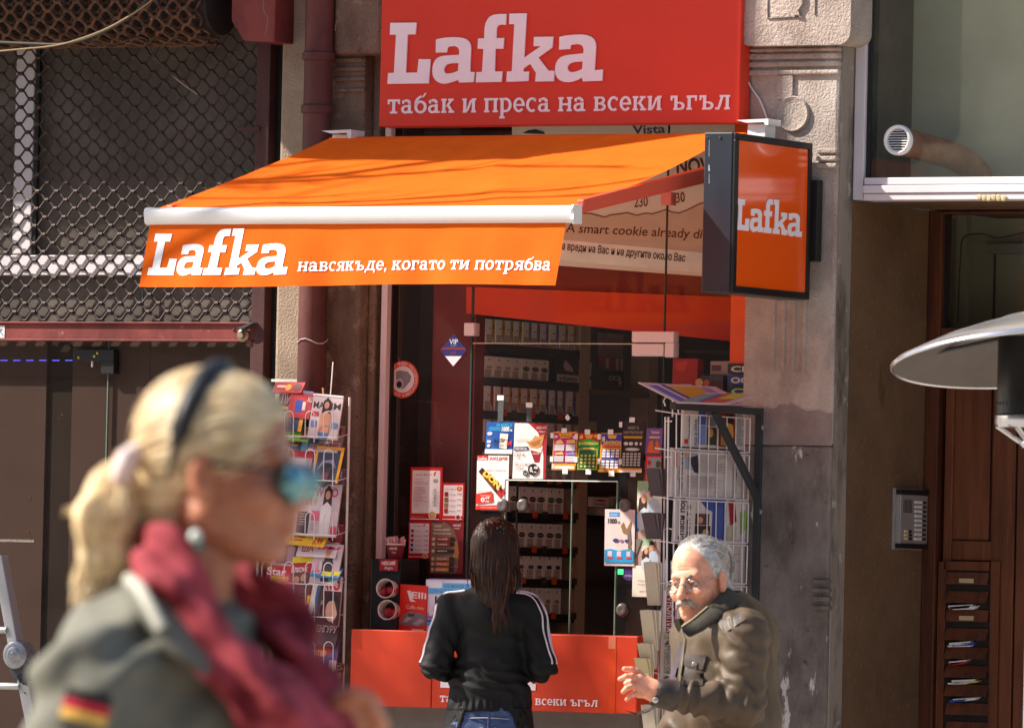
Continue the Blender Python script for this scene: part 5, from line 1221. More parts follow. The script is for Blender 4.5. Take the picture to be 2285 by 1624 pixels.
b.quad([pl_.at(-hw * .9, .001, .0005), pl_.at(hw * .9, .001, .0005), pl_.at(hw * .85, .010, .0005), pl_.at(-hw * .85, .010, .0005)][::1], flat((110, 40, 60)))
write(b, pl_, "VIP", -.018, .022, .020, flat((206, 206, 226)), width=.036, lift=.0008); write(b, pl_, "SECURITY", -.013, .014, .004, flat((160, 160, 200)), width=.026, lift=.0008); write(b, pl_, "СОТ", -.012, -.016, .009, flat((140, 60, 80)), width=.024, lift=.0008, bold=.02)
tag(b.build("diamond_sticker"), "dark blue diamond shaped security sticker with a white tip on the glass", "sticker")
for u, v, l in ((1117, 888, "white tag on a clear hanging strip, left of the pair on the glass"), (1181, 904, "white tag on a clear hanging strip, lower right of the pair on the glass")):
    b = MB(); x0, x1, z0, z1 = rect(u - 7, v - 6, u + 7, v + 5, YP); b.box(x0, x1, YP - .003, YP, z0, z1, flat((236, 240, 230)))
    x0, x1, z2, z3 = rect(u - 6, v + 6, u + 6, 941, YP); b.box(x0, x1, YP - .0015, YP - .0005, z2, z3, glass_mat((190, 200, 200), dust_haze=.25, dust_haze_c=(150, 160, 165))); tag(b.build("hanging_tag"), l, "tag")
b = MB(); c = P(1266, 931, YP); rj = random.Random(2)
b.quad([(c.x + .012 * rj.uniform(.6, 1) * cos(2 * pi * i / 9), YP - .001, c.z + .013 * rj.uniform(.6, 1) * sin(2 * pi * i / 9)) for i in range(9)], flat((226, 224, 214))); tag(b.build("torn_label"), "torn scrap of white label left on the glass", "label")
b = MB(); cu = [P(u, v, YK + .06) for u, v in ((872, 762), (880, 775), (888, 800), (894, 835), (888, 855), (880, 850), (886, 830), (882, 800), (876, 780))]; b.tube(cu, .004, mat((176, 150, 144), rough=.6), n=7); tag(b.build("cable", smooth=60), "beige cable looped inside the left pane above the round sticker", "cable")

# ------------------------------------------------------------------ counter
YQ = -.25
ct = thing("counter", "orange red lettered counter front below the kiosk window", "counter", (P(1100, 1500, YQ).x, YQ, .8))
x0, x1 = P(781, 1500, YQ).x, P(1420.5, 1510, YQ).x; z0, z1 = P(1100, 1582.5, YQ).z, P(1100, 1410.5, YQ).z
xs_ = P(963, 1490, YQ).x; x3 = P(1357, 1500, YQ).x
b = MB(); b.box(x0, xs_ - .0015, YQ, YK + .0, z0, z1, REDP); b.box(xs_ + .0005, x1, YQ + .002, YK, z0, z1, REDP); b.build("panel", ct, bevel=0.004)
b = MB(); b.box(x0 + .08, x1 - .04, YQ + .10, YK - .002, 0.0, z0 - .001, mat((120, 116, 112), rough=.8)); b.build("base", ct)
b = MB(); xx0, xx1, zz0, zz1 = rect(1357, 1420, 1373, 1447, YQ); b.box(xx0, xx1, YQ + .0005, YQ + .0015, zz0, zz1, mat((226, 130, 100), rough=.25)); xx0, xx1, zz0, zz1 = rect(1357, 1448, 1373, 1590, YQ); b.box(xx0, xx1, YQ + .0008, YQ + .0015, z0, zz1, mat((220, 78, 44), rough=.22)); b.build("tape", ct)
pl = Plane((0, YQ, 0), (1, 0, 0), (0, 0, 1), (0, -1, 0))
b = MB(); p0, p1 = P(982, 1531, YQ), P(1195, 1541, YQ); write_lafka(b, pl, p0.x, (p0.z + p1.z) / 2, (p1.x - p0.x) / LAFKA_W * 1.16, LETTER, w=p1.x - p0.x, lift=.0005); b.build("shop_name_lettering", ct)
b = MB(); p0, p1 = P(981, 1564.5, YQ), P(1333, 1576, YQ); write_slab(b, pl, "табак и преса на всеки ъгъл", p0.x, (p0.z + p1.z) / 2, P(1100, 1500, YQ).z - P(1100, 1514.5, YQ).z, LETTER, width=p1.x - p0.x, lift=.0005); b.build("slogan_lettering", ct)
b = MB(); b.box(x1 + .002, XPR0 - .001, YK - .02, YK + .02, 0, P(1450, 1421, YK).z, WOODD); b.box(x1 + .002, XPR0 - .001, YK - .03, YK - .0205, P(1450, 1466, YK).z, P(1450, 1461, YK).z, WOODD); tag(b.build("window_apron"), "dark brown wooden apron under the window right of the counter", "panel")
ZC = z1 + .001
YI = -.10
x0, x1, za, zb_ = rect(826, 1246, 893, 1402, YI)
st = thing("cup_dispenser", "black stand holding sideways paper cups on the counter's left end", "dispenser", ((x0 + x1) / 2, YI, ZC))
b = MB(); b.hexa([(x0 + .012, YI - .02, ZC), (x1, YI - .02, ZC), (x1, YI + .14, ZC), (x0 + .012, YI + .14, ZC), (x0, YI, zb_), (x1, YI, zb_), (x1, YI + .14, zb_), (x0, YI + .14, zb_)], BLACK); b.build("stand", st, bevel=0.004)
b = MB(); xx0, xx1, zz0, zz1 = rect(848, 1247, 888, 1273, YI - .02); pl = sheet(b, (xx0, YI - .025, zz1), (xx1, YI - .025, zz1), (xx0, YI - .025, zz0), flat((150, 26, 40)), [('t', .12, .48, .30, "NESCAFÉ", .76, .03, (224, 206, 206)), ('t', .28, .86, .26, "Alegria", .46, .01, (224, 206, 206))], thick=.006); b.build("header", st)
def cup_side(u, v, r):
    c = P(u, v, YI - .05); b = MB()
    b.lathe((c.x, YI - .06, c.z), [(r * .74, -.13), (r * .96, 0), (r, .0), (r * 1.02, .003), (r, .006), (r * .93, .004), (r * .9, -.02), (r * .7, -.10), (0, -.10)], mat((220, 206, 204), rough=.5), axis=(.12, -1, .05), n=32, cap=False); cpo = b.build("cup", st, smooth=40)
    n2 = MB(); rj = random.Random(int(u))
    for q in range(14): 
        a = rj.uniform(3.3, 6.1); d = r * rj.uniform(.1, .8); n2.lathe((c.x + d * cos(a), YI - .03 + rj.uniform(-.02, .01), c.z + d * sin(a) * .8), [(0, .012), (.012, .006), (.014, 0), (.009, -.006), (0, -.01)], flat((150, 24, 30)), axis=(rj.uniform(-1, 1), -1, rj.uniform(-1, 1)), n=6, cap=False)
    n2.build("red_sachet", cpo)
cup_side(862.9, 1312, .036); cup_side(867, 1360, .037)
c = P(858, 1244, YI - .03)
cp = thing("paper_cup", "dark red paper cup full of straws standing on the cup dispenser", "cup", (c.x, YI + .05, c.z))
b = MB(); b.lathe((c.x, YI + .05, zb_ + .001), [(.026, 0), (.0365, P(858, 1215, YI).z - zb_)], flat((128, 24, 40)), n=30, cap=False); b.lathe((c.x, YI + .05, P(858, 1215, YI).z), [(.0365, 0), (.038, .003), (.0365, .006), (.034, .003)], flat((214, 196, 194)), n=30, cap=False); b.build("cup", cp, smooth=40)
b = MB(); pl_ = Plane((c.x, YI + .0165, c.z + .01), (cos(.3), sin(.3) * .3, 0), (0, 0, 1), (0, -1, 0)); write(b, pl_, "NESCAFÉ", -.006, .022, .008, flat((226, 206, 206)), width=.032, lift=.002, bold=.02); write(b, pl_, "Alegria", .004, .008, .008, flat((226, 206, 206)), width=.018, lift=.002); b.build("lettering", cp)
b = MB(); rj = random.Random(9)
for q in range(40):
    a = rj.uniform(0, 2 * pi); d = .032 * sqrt(rj.random()); b.tube([(c.x + d * cos(a) * .7, YI + .05 + d * sin(a) * .7, zb_ + .02), (c.x + d * cos(a) * 1.35, YI + .05 + d * sin(a) * 1.3, P(858, 1198, YI).z + rj.uniform(-.008, .006))], .0028, mat((222, 170, 170), rough=.5), n=6)
b.build("straw", cp)
x0, x1, z0, z1 = rect(895, 1303, 950, 1402, YI)
b = MB(); items = [('t', .40, .28, .14, "Elli", .58, .02, (226, 214, 210)), ('p', [(.26, .13), (.40, .13), (.46, .30), (.60, .36), (.40, .36), (.34, .28)], (226, 214, 210)), ('t', .24, .52, .08, "Caffe mio", .66, .0, (230, 190, 180)), ('p', [(.06, .85), (.14, .66), (.4, .58), (.8, .60), (1, .66), (1, .84), (.7, .90), (.5, .88), (.2, .9)], (120, 112, 116)), ('p', [(.14, .82), (.3, .70), (.5, .72), (.3, .82)], (170, 164, 166)), ('p', [(.5, .84), (.8, .72), (.95, .76), (.7, .88)], (160, 154, 158)), ('p', [(.3, .64), (.6, .62), (.55, .68), (.4, .7)], (70, 62, 66)), ('r', .5, .955, .95, .985, (226, 206, 200))]
sheet(b, (x0, YI - .01, z1), (x1 + .01, YI - .01, z1 - .006), (x0 - .004, YI - .01, ZC), flat((206, 44, 28)), items, thick=.07); tag(b.build("coffee_bag"), "red coffee bag with a white cup logo beside the cup dispenser", "bag")
x0, x1, z0, z1 = rect(950.5, 1293, 1052, 1405, YI)
bx = thing("promotion_box", "white and blue cardboard promotion box on the counter behind the woman", "box", ((x0 + x1) / 2, YI + .06, ZC))
b = MB(); sheet(b, (x0, YI - .005, z1), (x1, YI - .005, z1), (x0, YI - .005, ZC), flat((206, 204, 222)), [('r', .36, .06, 1, .19, (110, 180, 226)), ('t', .40, .16, .075, "КАК МОЖЕШ ДА", .56, .02, (60, 120, 190)), ('r', .06, .16, 1, .28, (110, 180, 226)), ('t', .10, .26, .075, "СПЕЧЕЛИШ", .5, .02, (60, 120, 190)), ('t', .17, .50, .18, "1000", .46, .03, (40, 40, 60)), ('r', 0, .66, 1, .90, (90, 170, 226)), ('p', [(.06, .58), (.16, .54), (.2, .68), (.1, .72)], (214, 206, 214)), ('r', .04, .72, .18, .76, (206, 60, 80)), ('r', .05, .80, .2, .83, (40, 80, 140))], thick=.11); b.build("carton", bx)
b = MB(); b.box(x0 + .006, x1, YI + .005, YI + .09, z1 + .0005, z1 + .004, flat((130, 116, 170))); b.build("lid", bx)

# ------------------------------------------------------------------ newspaper rack on its bracket (stands out from the wall, its side towards the camera)
XN = P(1693, 950, -.012).x
def nx(u, v, dx=0.0): return PX(u, v, XN + dx)
BR = mat((52, 52, 56), rough=.5, var=.1)
br = thing("wall_bracket", "dark steel bracket arm bolted to the right pilaster, carrying newspapers", "bracket", (XN, -.02, nx(1693, 1350).z))
b = MB()
yo = nx(1500, 915).y
za, zb_ = nx(1600, 920).z, nx(1600, 904).z
b.box(XN - .012, XN + .012, yo, -.0195, za, zb_, BR)
b.build("arm", br, bevel=0.002)
b = MB(); b.box(XN - .014, XN + .014, -.019, -.0055, P(1690, 1640).z, zb_, BR); b.build("post", br, bevel=0.002)
b = MB(); p0, p1 = nx(1593, 917), Vector((XN, -.022, nx(1690, 1108).z))
d1 = (p1 - p0).normalized(); n1 = Vector((1, 0, 0)).cross(d1) * .012
b.hexa([p0 - n1 + Vector((-.01, 0, 0)), p0 - n1 + Vector((.013, 0, 0)), p1 - n1 + Vector((.013, 0, 0)), p1 - n1 + Vector((-.01, 0, 0)), p0 + n1 + Vector((-.01, 0, 0)), p0 + n1 + Vector((.013, 0, 0)), p1 + n1 + Vector((.013, 0, 0)), p1 + n1 + Vector((-.01, 0, 0))], BR); b.build("brace", br, bevel=0.002)
b = MB()
for v in (953, 1141): c = Vector((XN + .0145, -.012, nx(1689, v).z)); b.lathe(c, [(.009, 0), (.009, .003), (.005, .005), (0, .005)], ALU, axis=(1, 0, 0), n=14, cap=False)
b.build("screw", br, smooth=40)
WIRE = mat((226, 216, 218), rough=.35, spec=.5)
XW = XN - .034
nr = thing("newspaper_rack", "white wire newspaper rack with pockets hanging from the steel bracket", "rack", PX(1580, 1500, XW))
def nw(u, v, dx=0.0): return PX(u, v, XW + dx)
b = MB()
tiers = [(922, 1005), (1005, 1112), (1112, 1208), (1208, 1300), (1300, 1400), (1400, 1500), (1500, 1600)]
yL, yR = nw(1507, 1000).y, nw(1672, 1000).y
for k, (v0, v1) in enumerate(tiers):
    zt_, zb2 = nw(1590, v0 + 6).z, nw(1590, v1).z
    b.tube([(XW, yL, zt_), (XW, yR, zt_)], .0026, WIRE, n=6); b.tube([(XW, yL, zb2), (XW, yR - .01, zb2)], .0026, WIRE, n=6)
    b.tube([(XW, yR, zt_), (XW, yR - .004 * (k % 2), zb2)], .0026, WIRE, n=6); b.tube([(XW, yL, zt_), (XW, yL + .005, zb2)], .0026, WIRE, n=6)
    for q in range(8):
        y = yL + (yR - yL) * (q + .6) / 8.2; b.tube([(XW, y, zt_ + .0), (XW, y + .002, zb2)], .0021, WIRE, n=5)
    b.tube([(XW, yL, zt_), (XW - .07, yL - .03, zt_ + .01)], .0024, WIRE, n=5); b.tube([(XW, yR, zb2), (XW - .07, yR, zb2)], .0024, WIRE, n=5)
b.build("front_mesh", nr, smooth=60)
b = MB()
pu = [(1484, 905), (1480, 895), (1484, 887), (1494, 884), (1500, 892), (1500, 930)]
b.tube([nw(u, v, -.07) for u, v in pu], .003, WIRE, n=7)
for u, dx in ((1484, -.07), (1491, -.02)):
    b.tube([nw(u, 930, dx), nw(u - 3, 1200, dx), nw(u - 6, 1624, dx)], .0034, WIRE, n=7)
for v in (940, 1020, 1180, 1330, 1450, 1560):
    b.tube([nw(1484, v, -.07), nw(1491, v - 2, -.02), nw(1498, v, 0)], .0026, WIRE, n=6)
b.tube([nw(1500, 905, .0), nw(1512, 903, .0), nw(1513, 925, .0)], .003, WIRE, n=6); b.tube([nw(1664, 918, .0), nw(1674, 905, .0), nw(1677, 925, .0)], .003, WIRE, n=6)
for u0, v0, u1, v1 in ((1478, 1250, 1498, 1352), (1468, 1358, 1486, 1440), (1462, 1440, 1480, 1520)):   # bent wire clips at the street end
    b.tube([nw(u1, v0, -.02), nw(u1, v1, -.02), nw(u0 + 8, v1 + 2, -.04), nw(u0 + 6, v0 + 6, -.05), nw(u0 + 10, v0 - 6, -.05)], .0034, WIRE, n=7)
b.build("end_wires", nr, smooth=60)
PAPER = flat((204, 190, 186)); PAPER2 = flat((190, 176, 172))
def paper(label, u0, v0, u1, v1, dx, items, base=PAPER, lean=0.0):
    X = XW + dx; y0, y1 = PX(u0, (v0 + v1) / 2, X).y, PX(u1, (v0 + v1) / 2, X).y; z0, z1 = PX((u0 + u1) / 2, v1, X).z, PX((u0 + u1) / 2, v0, X).z
    b = MB(); sheet(b, (X - lean, y0, z1), (X - lean, y1, z1), (X, y0, z0), base, items, thick=.010)
    return tag(b.build("newspaper"), label, "newspaper", "newspapers in the wire rack")
paper("folded newspaper in the top pocket with a blue headline and a red portrait", 1524, 915, 1660, 1000, -.012, [('v', .13, .80, .055, "Олимпийка", .66, .02, (40, 50, 120)), ('v', .22, .96, .05, "мода за сблъсъ", .70, .02, (60, 70, 140)), ('r', .02, .80, .08, .92, (196, 50, 36)), ('r', .24, .02, .36, .4, (60, 80, 150)), ('r', .24, .42, .36, .92, (110, 126, 180)), ('r', .38, .05, .52, .42, (120, 110, 120)), ('r', .38, .46, .54, .92, (60, 66, 40)), ('e', .44, .6, .04, .12, (196, 130, 90)), ('r', .56, .04, .84, .94, (128, 44, 30)), ('p', [(.60, .9), (.62, .5), (.70, .3), (.80, .36), (.82, .6), (.78, .94)], (196, 140, 60)), ('p', [(.66, .1), (.8, .06), (.8, .34), (.7, .3)], (40, 26, 26))] + lines(.86, .98, .08, .92, 16, (140, 130, 134), .5, 5))
paper("folded newspaper in the second pocket with a man in a dark jacket", 1498, 1003, 1662, 1112, -.010, [('v', .15, .92, .06, "Новата класика на", .88, .02, (60, 50, 60)), ('v', .10, .66, .03, "спорт", .3, .0, (120, 110, 116)), ('p', [(.16, .02), (.34, 0), (.34, .45), (.18, .42)], (150, 156, 172)), ('e', .21, .1, .05, .08, (196, 146, 116)), ('p', [(.22, .2), (.34, .12), (.37, .5), (.30, .48)], (52, 48, 60))] + lines(.38, .78, .12, .48, 12, (170, 158, 160), .45, 6) + lines(.20, .78, .55, .82, 9, (168, 156, 158), .45, 7) + [('v', .86, .85, .04, "Още за кандидата", .5, .01, (90, 80, 90)), ('r', .02, .86, .98, .865, (150, 140, 140)), ('r', .03, .1, .05, .4, (190, 70, 60))])
paper("folded newspaper in the third pocket with a blue picture and a green map", 1504, 1110, 1674, 1212, -.012, [('v', .12, .98, .07, "Спаси пор", .96, .03, (46, 40, 50)), ('v', .20, .98, .06, "Светът е", .8, .02, (60, 52, 62)), ('p', [(.30, .05), (.66, .02), (.62, .4), (.40, .25)], (60, 76, 150)), ('r', .48, .20, .66, .92, (70, 84, 150)), ('r', .26, .36, .44, .60, (90, 60, 60)), ('r', .26, .62, .46, .9, (60, 44, 44)), ('e', .32, .5, .04, .07, (196, 140, 110)), ('e', .40, .76, .04, .07, (196, 150, 120)), ('p', [(.68, .04), (.76, .02), (.80, .5), (.72, .6)], (150, 40, 50)), ('p', [(.84, .3), (.92, .24), (.96, .6), (.86, .8)], (140, 170, 90)), ('r', .68, .62, .8, .9, (180, 170, 150))], lean=-.005)
paper("grey newspapers half hidden behind the man's head in the fourth pocket", 1520, 1212, 1662, 1318, -.014, lines(.1, .95, .05, .95, 18, (150, 140, 144), .4, 9) + [('r', .62, .05, .66, .95, (110, 100, 110))], base=PAPER2)
paper("newspaper with dark red lettering in the pocket behind the man's chin", 1486, 1318, 1650, 1412, -.012, [('r', .0, .0, .12, 1, (130, 24, 34)), ('v', .10, .98, .09, "НАЦИОНАЛ", .94, .02, (220, 200, 200))] + lines(.2, .9, .05, .95, 14, (150, 140, 144), .4, 10))
paper("newspaper in the pocket beside the man's open jacket", 1478, 1412, 1650, 1530, -.014, [('v', .08, .95, .06, "ТЪРГОВЕЦЪТ", .9, .01, (110, 96, 96)), ('v', .16, .9, .05, "НАКУПИЛ", .7, .0, (120, 106, 106))] + lines(.24, .9, .05, .95, 14, (150, 140, 144), .4, 11), base=flat((176, 158, 146)))
paper("newspaper in the lowest pocket under the man's arm", 1486, 1540, 1650, 1640, -.012, [('r', .2, .2, .8, .8, (80, 90, 140))], base=PAPER2)
# bundles seen end on at the street end of the rack
def bundle(label, us, v0, v1, dx, c):
    b = MB(); n = len(us) - 1
    for i in range(n):
        a, d = us[i], us[i + 1]
        q0, q1 = nw(a, v0, dx), nw(d, v0 + 2, dx); r0_, r1_ = nw(a * .3 + .7 * us[n // 2] + 4, v1, dx), nw(d * .3 + .7 * us[n // 2] + 4, v1, dx)
        m = flat(c if i % 2 else tuple(max(0, k - 46) for k in c))
        b.prism([q0 + Vector((0, .0015, 0)), q1 - Vector((0, .0015, 0)), r1_ - Vector((0, .001, 0)), r0_ + Vector((0, .001, 0))], (-.05 + .004 * (i % 3), .0, .002 * (i % 2)), m)
    return tag(b.build("newspaper_bundle"), label, "newspapers", "bundled newspapers at the street end of the rack")
bundle("fan of grey newspapers at the street end beside the children's books", [1467, 1472, 1477, 1482, 1487, 1491], 1045, 1107, -.05, (120, 106, 112))
bundle("fan of grey newspapers sticking out below the first fan", [1457, 1462, 1468, 1474, 1480, 1485], 1144, 1202, -.05, (120, 106, 112))
bundle("bundle of newspapers coloured sunlit cream, sticking out level with the man's forehead", [1462, 1466, 1470, 1474, 1478], 1254, 1350, -.04, (232, 214, 194))  # this and the bundles below carry sunlight in their cream colour
bundle("bundle of newspapers coloured sunlit cream, level with the man's chin", [1454, 1459, 1464, 1470, 1476], 1361, 1450, -.03, (236, 220, 196))
bundle("bundle of newspapers coloured sunlit cream, just above the man's hand", [1448, 1453, 1458, 1463, 1468], 1435, 1492, -.04, (236, 220, 196))
bundle("cream newspapers fanned out beside the man's fingers", [1441, 1446, 1451, 1456, 1460], 1468, 1520, -.045, (238, 222, 180))
bundle("newspaper corner hanging under the man's cuff", [1456, 1462, 1468, 1474], 1572, 1640, -.03, (226, 214, 196))
# papers lying on top of the bracket
def toppaper(label, pts, items, X):
    b = MB(); tl, tr, bl = [Vector(p) for p in pts]; sheet(b, tl, tr, bl, flat((206, 180, 182)), items, thick=.004); return tag(b.build("newspaper"), label, "newspaper", "newspapers lying on the bracket")
za = zb_ + .003
def tp(u, v, x): return PX(u, v, x)
toppaper("folded newspaper with a blue masthead lying tilted on the bracket", (tp(1480, 853, XN + .10) + Vector((-.10, 0, 0)), tp(1650, 863, XN + .02) + Vector((-.1, 0, 0)), tp(1512, 897, XN + .06)), [('r', .06, .12, .18, .96, (90, 100, 180)), ('r', .24, .05, .30, .98, (70, 60, 120)), ('r', .32, .1, .72, .9, (206, 150, 50)), ('r', .74, .1, .86, .9, (150, 120, 180))], 0)
toppaper("bright folded newspaper with a yellow panel on top of the bracket stack", (tp(1575, 876, XN + .02), tp(1692, 878, XN + .0), tp(1510, 898, XN + .10)), [('r', .0, .1, .3, .9, (110, 150, 150)), ('r', .3, .1, .4, .9, (60, 90, 150)), ('r', .40, .05, .52, .95, (190, 70, 60)), ('r', .54, .1, .86, .6, (206, 190, 50)), ('r', .54, .62, .86, .95, (196, 80, 70))], 0)

# ------------------------------------------------------------------ magazine rack beside the drainpipe
YM = -.28
mr = thing("magazine_rack", "tall white wire magazine rack with arched wires in front of the drainpipe", "rack", (P(690, 1500, YM).x, YM, 0))
tiersM = [(975, 925), (1072, 1010), (1193, 1150), (1304, 1262), (1376, 1308), (1497, 1438), (1560, 1510)]
XM0, XM1 = P(560, 1100, YM).x, P(757, 1100, YM).x
b = MB()
for v, va_ in tiersM:
    z = P(700, v, YM - .02).z; za2 = P(700, va_ - 8, YM - .02).z
    b.tube([(XM0, YM - .02, z + .006), (XM1, YM - .02, z)], .0020, WIRE, n=6)
    b.tube([(XM1, YM - .02, z), (XM1, YM + .06, z + .015)], .0018, WIRE, n=6)
    for xc in (P(600, v, YM).x, P(650, v, YM).x, P(697, v, YM).x, P(738, v, YM).x):
        r_ = .020; hh = za2 - z
        b.tube([(xc - r_, YM - .021, z)] + [(xc - r_ * cos(a), YM - .021, z + hh - r_ + r_ * sin(a)) for a in [pi * k / 8 for k in range(9)]] + [(xc + r_, YM - .021, z - .02)], .0018, WIRE, n=6)
b.build("wire_pocket", mr, smooth=60)
b = MB()
for x in (XM0, XM1): b.tube([(x, YM + .06, 0), (x, YM + .06, P(750, 885, YM).z)], .005, WIRE, n=8)
b.tube([(P(720, 850, YM).x, YM + .06, P(720, 880, YM).z), (P(722, 800, YM).x, YM + .07, P(721, 806, YM).z)], .0024, WIRE, n=6)
b.tube([(P(704, 850, YM).x, YM + .06, P(704, 880, YM).z), (P(704, 800, YM).x, YM + .06, P(704, 864, YM).z)], .004, mat((190, 150, 100), rough=.7), n=6)
b.build("upright", mr, smooth=60)
# clear cover hanging over the pipe side
b = MB(); x0, x1, z0, z1 = rect(609, 642, 676, 852, -.14)
def mag(label, u0, v0, u1, v1, items, base=(190, 172, 178), tilt=0, skew=0, y=0.0):
    Y = YM + y
    x0, x1, z0, z1 = rect(u0, v0, u1, v1, Y); tl = tilt / 600; sk = skew / 560
    b = MB(); sheet(b, (x0 + sk, Y + .03, z1), (x1 + sk, Y + .03, z1 - tl), (x0, Y, z0), flat(base), items, thick=.006)
    return tag(b.build("magazine"), label, "magazine", "magazines in the wire magazine rack")
HAIR = (40, 26, 26); SKN = (190, 134, 110)
def figure(cx, top, sc, dress, hair=HAIR):
    return [('p', [(cx - .16 * sc, top + .5 * sc), (cx - .13 * sc, top + .1 * sc), (cx, top), (cx + .14 * sc, top + .1 * sc), (cx + .17 * sc, top + .5 * sc)], hair), ('e', cx, top + .19 * sc, .085 * sc, .085 * sc, SKN), ('p', [(cx - .2 * sc, top + .42 * sc), (cx, top + .32 * sc), (cx + .2 * sc, top + .42 * sc), (cx + .17 * sc, top + .95 * sc), (cx - .17 * sc, top + .95 * sc)], dress)]
mag("white men's magazine with a dark haired woman, top right of the rack", 686, 877, 753, 976, [('t', .04, .32, .15, "MA", .38, .02, (60, 46, 56)), ('t', .62, .32, .15, "IM", .34, .02, (60, 46, 56))] + figure(.5, .06, .95, SKN) + [('p', [(.34, .86), (.66, .86), (.64, 1), (.36, 1)], (70, 120, 170)), ('r', .04, .40, .26, .50, (170, 50, 60)), ('r', .06, .60, .24, .75, (90, 120, 170)), ('r', .74, .62, .94, .74, (90, 130, 170)), ('r', 0, 0, 1, .04, (222, 214, 218))], tilt=6, skew=4)
mag("red and blue puzzle magazine tucked behind the top row", 640, 868, 690, 930, [('r', .0, .0, 1, .1, (110, 110, 150)), ('r', .2, .25, .8, .9, (190, 40, 44)), ('r', .3, .35, .6, .8, (50, 80, 170)), ('r', .62, .4, .75, .7, (214, 206, 206)), ('t', .80, .4, .2, "AU", .2, .02, (226, 210, 210))], base=(170, 40, 46), tilt=5, y=.01)
mag("row of red sale leaflets along the top edge of the rack", 606, 852, 672, 876, [('r', .1, .3, .4, .5, (220, 190, 190)), ('e', .5, .5, .1, .3, (220, 170, 50)), ('e', .8, .5, .14, .4, (120, 60, 60))], base=(180, 44, 50), y=.03)
mag("yellow framed magazine with a dark cover in the top left pockets", 612, 905, 672, 958, [('r', .0, .0, 1, .12, (224, 160, 40)), ('r', .86, .0, 1, 1, (224, 160, 40)), ('r', .0, .12, .86, 1, (50, 56, 90))], base=(50, 56, 90), tilt=5)
mag("green magazine with a brown picture under the yellow framed one", 622, 948, 686, 980, [('t', .1, .85, .7, "ГО", .36, .0, (220, 220, 200)), ('r', .72, .1, 1, .9, (110, 66, 50))], base=(110, 170, 50), tilt=4, y=-.004)
mag("pale magazine strip with dark red lettering behind the yellow framed magazine", 686, 983, 752, 1004, [('t', .06, .8, .6, "ГЕОГРАФИЯ", .88, .02, (150, 60, 70))], base=(206, 180, 186), tilt=4, y=.02)
mag("yellow framed magazine with a dark space picture on the right of the rack", 692, 994, 754, 1074, [('r', 0, 0, 1, .09, (222, 158, 34)), ('r', 0, 0, .1, 1, (222, 158, 34)), ('r', .9, 0, 1, 1, (222, 158, 34)), ('e', .5, .75, .28, .4, (40, 36, 50)), ('r', .38, .72, .62, .95, (110, 50, 60)), ('p', [(.15, .7), (.3, .4), (.7, .35), (.85, .6), (.6, .45), (.4, .45)], (130, 126, 160))], base=(60, 64, 90), tilt=4, skew=6)
mag("red and pink magazine tops showing at the left of the third row", 640, 985, 694, 1040, [('r', 0, .3, 1, .6, (180, 50, 60)), ('r', 0, .65, .8, .9, (206, 190, 194))], base=(190, 150, 160), tilt=4, y=.015)
mag("white women's magazine with a long haired woman in the third row", 688, 1078, 750, 1196, [('t', .08, .24, .17, "W", .30, .02, (190, 40, 90)), ('t', .66, .24, .17, "O", .24, .02, (190, 40, 90))] + figure(.55, .02, 1.0, (206, 196, 200), (66, 36, 34)) + [('e', .08, .34, .06, .05, (220, 160, 40)), ('r', .04, .52, .30, .70, (200, 90, 120)), ('r', .78, .8, .98, .95, (196, 60, 90))] + lines(.04, .3, .74, .9, 5, (170, 150, 160), .4, 2), tilt=2, skew=3)
mag("magazine with pink lettering and a dark dress left of the white women's magazine", 652, 1095, 690, 1192, [('t', .05, .28, .2, "ОЛА", .9, .03, (210, 40, 120)), ('r', .2, .45, .9, .95, (66, 60, 70))] + lines(.3, .85, .5, .8, 5, (190, 180, 180), .3, 4), base=(206, 196, 200), tilt=3, y=.008)
mag("yellow price banner reading 5.99 across a magazine", 640, 1190, 722, 1212, [('t', .66, .85, .6, "5.99", .26, .03, (190, 40, 40))] + lines(.06, .6, .2, .8, 2, (170, 90, 40), .5, 4), base=(226, 180, 40), tilt=6, y=-.004)
mag("pale magazine with a woman's arm under the price banner", 660, 1206, 748, 1240, [('t', .1, .7, .5, "ША", .3, .02, (190, 60, 70)), ('p', [(.7, 0), (.9, 0), (.85, 1), (.75, 1)], SKN)], base=(206, 190, 196), tilt=3, y=.01)
mag("white magazine with magenta lettering in the fourth row", 690, 1212, 752, 1300, [('t', .10, .28, .22, "JOY", .84, .04, (200, 30, 110))] + figure(.55, .05, .95, (60, 44, 50), (40, 26, 30)) + [('e', .78, .85, .13, .1, (60, 160, 150)), ('r', .06, .45, .22, .7, (206, 140, 170))], tilt=2, skew=5)
mag("lilac magazine with two brunettes, left in the fourth row", 598, 1224, 690, 1302, figure(.55, .05, .9, (190, 150, 160)) + figure(.85, .1, .8, (170, 60, 70), (90, 50, 44)), base=(196, 176, 186), tilt=3, y=.012)
mag("yellow topped red magazine with a couple, centre of the fifth row", 640, 1242, 692, 1330, [('r', 0, 0, 1, .16, (220, 186, 40)), ('t', .02, .40, .16, "Блясък", .7, .02, (224, 206, 206)), ('r', .0, .42, 1, 1, (100, 56, 56)), ('e', .3, .6, .14, .1, SKN), ('e', .6, .55, .12, .1, (180, 140, 120))], base=(160, 30, 40), tilt=-4, skew=4, y=-.002)
mag("red star gossip magazine at the left end of the fifth row", 586, 1258, 640, 1345, [('t', .02, .26, .2, "Star", .8, .02, (224, 206, 206)), ('r', .26, .28, .95, .46, (224, 190, 40)), ('t', .3, .7, .16, "Бум", .5, .02, (220, 200, 200)), ('e', .7, .85, .2, .14, (120, 80, 70))], base=(176, 30, 40), tilt=4, y=-.006)
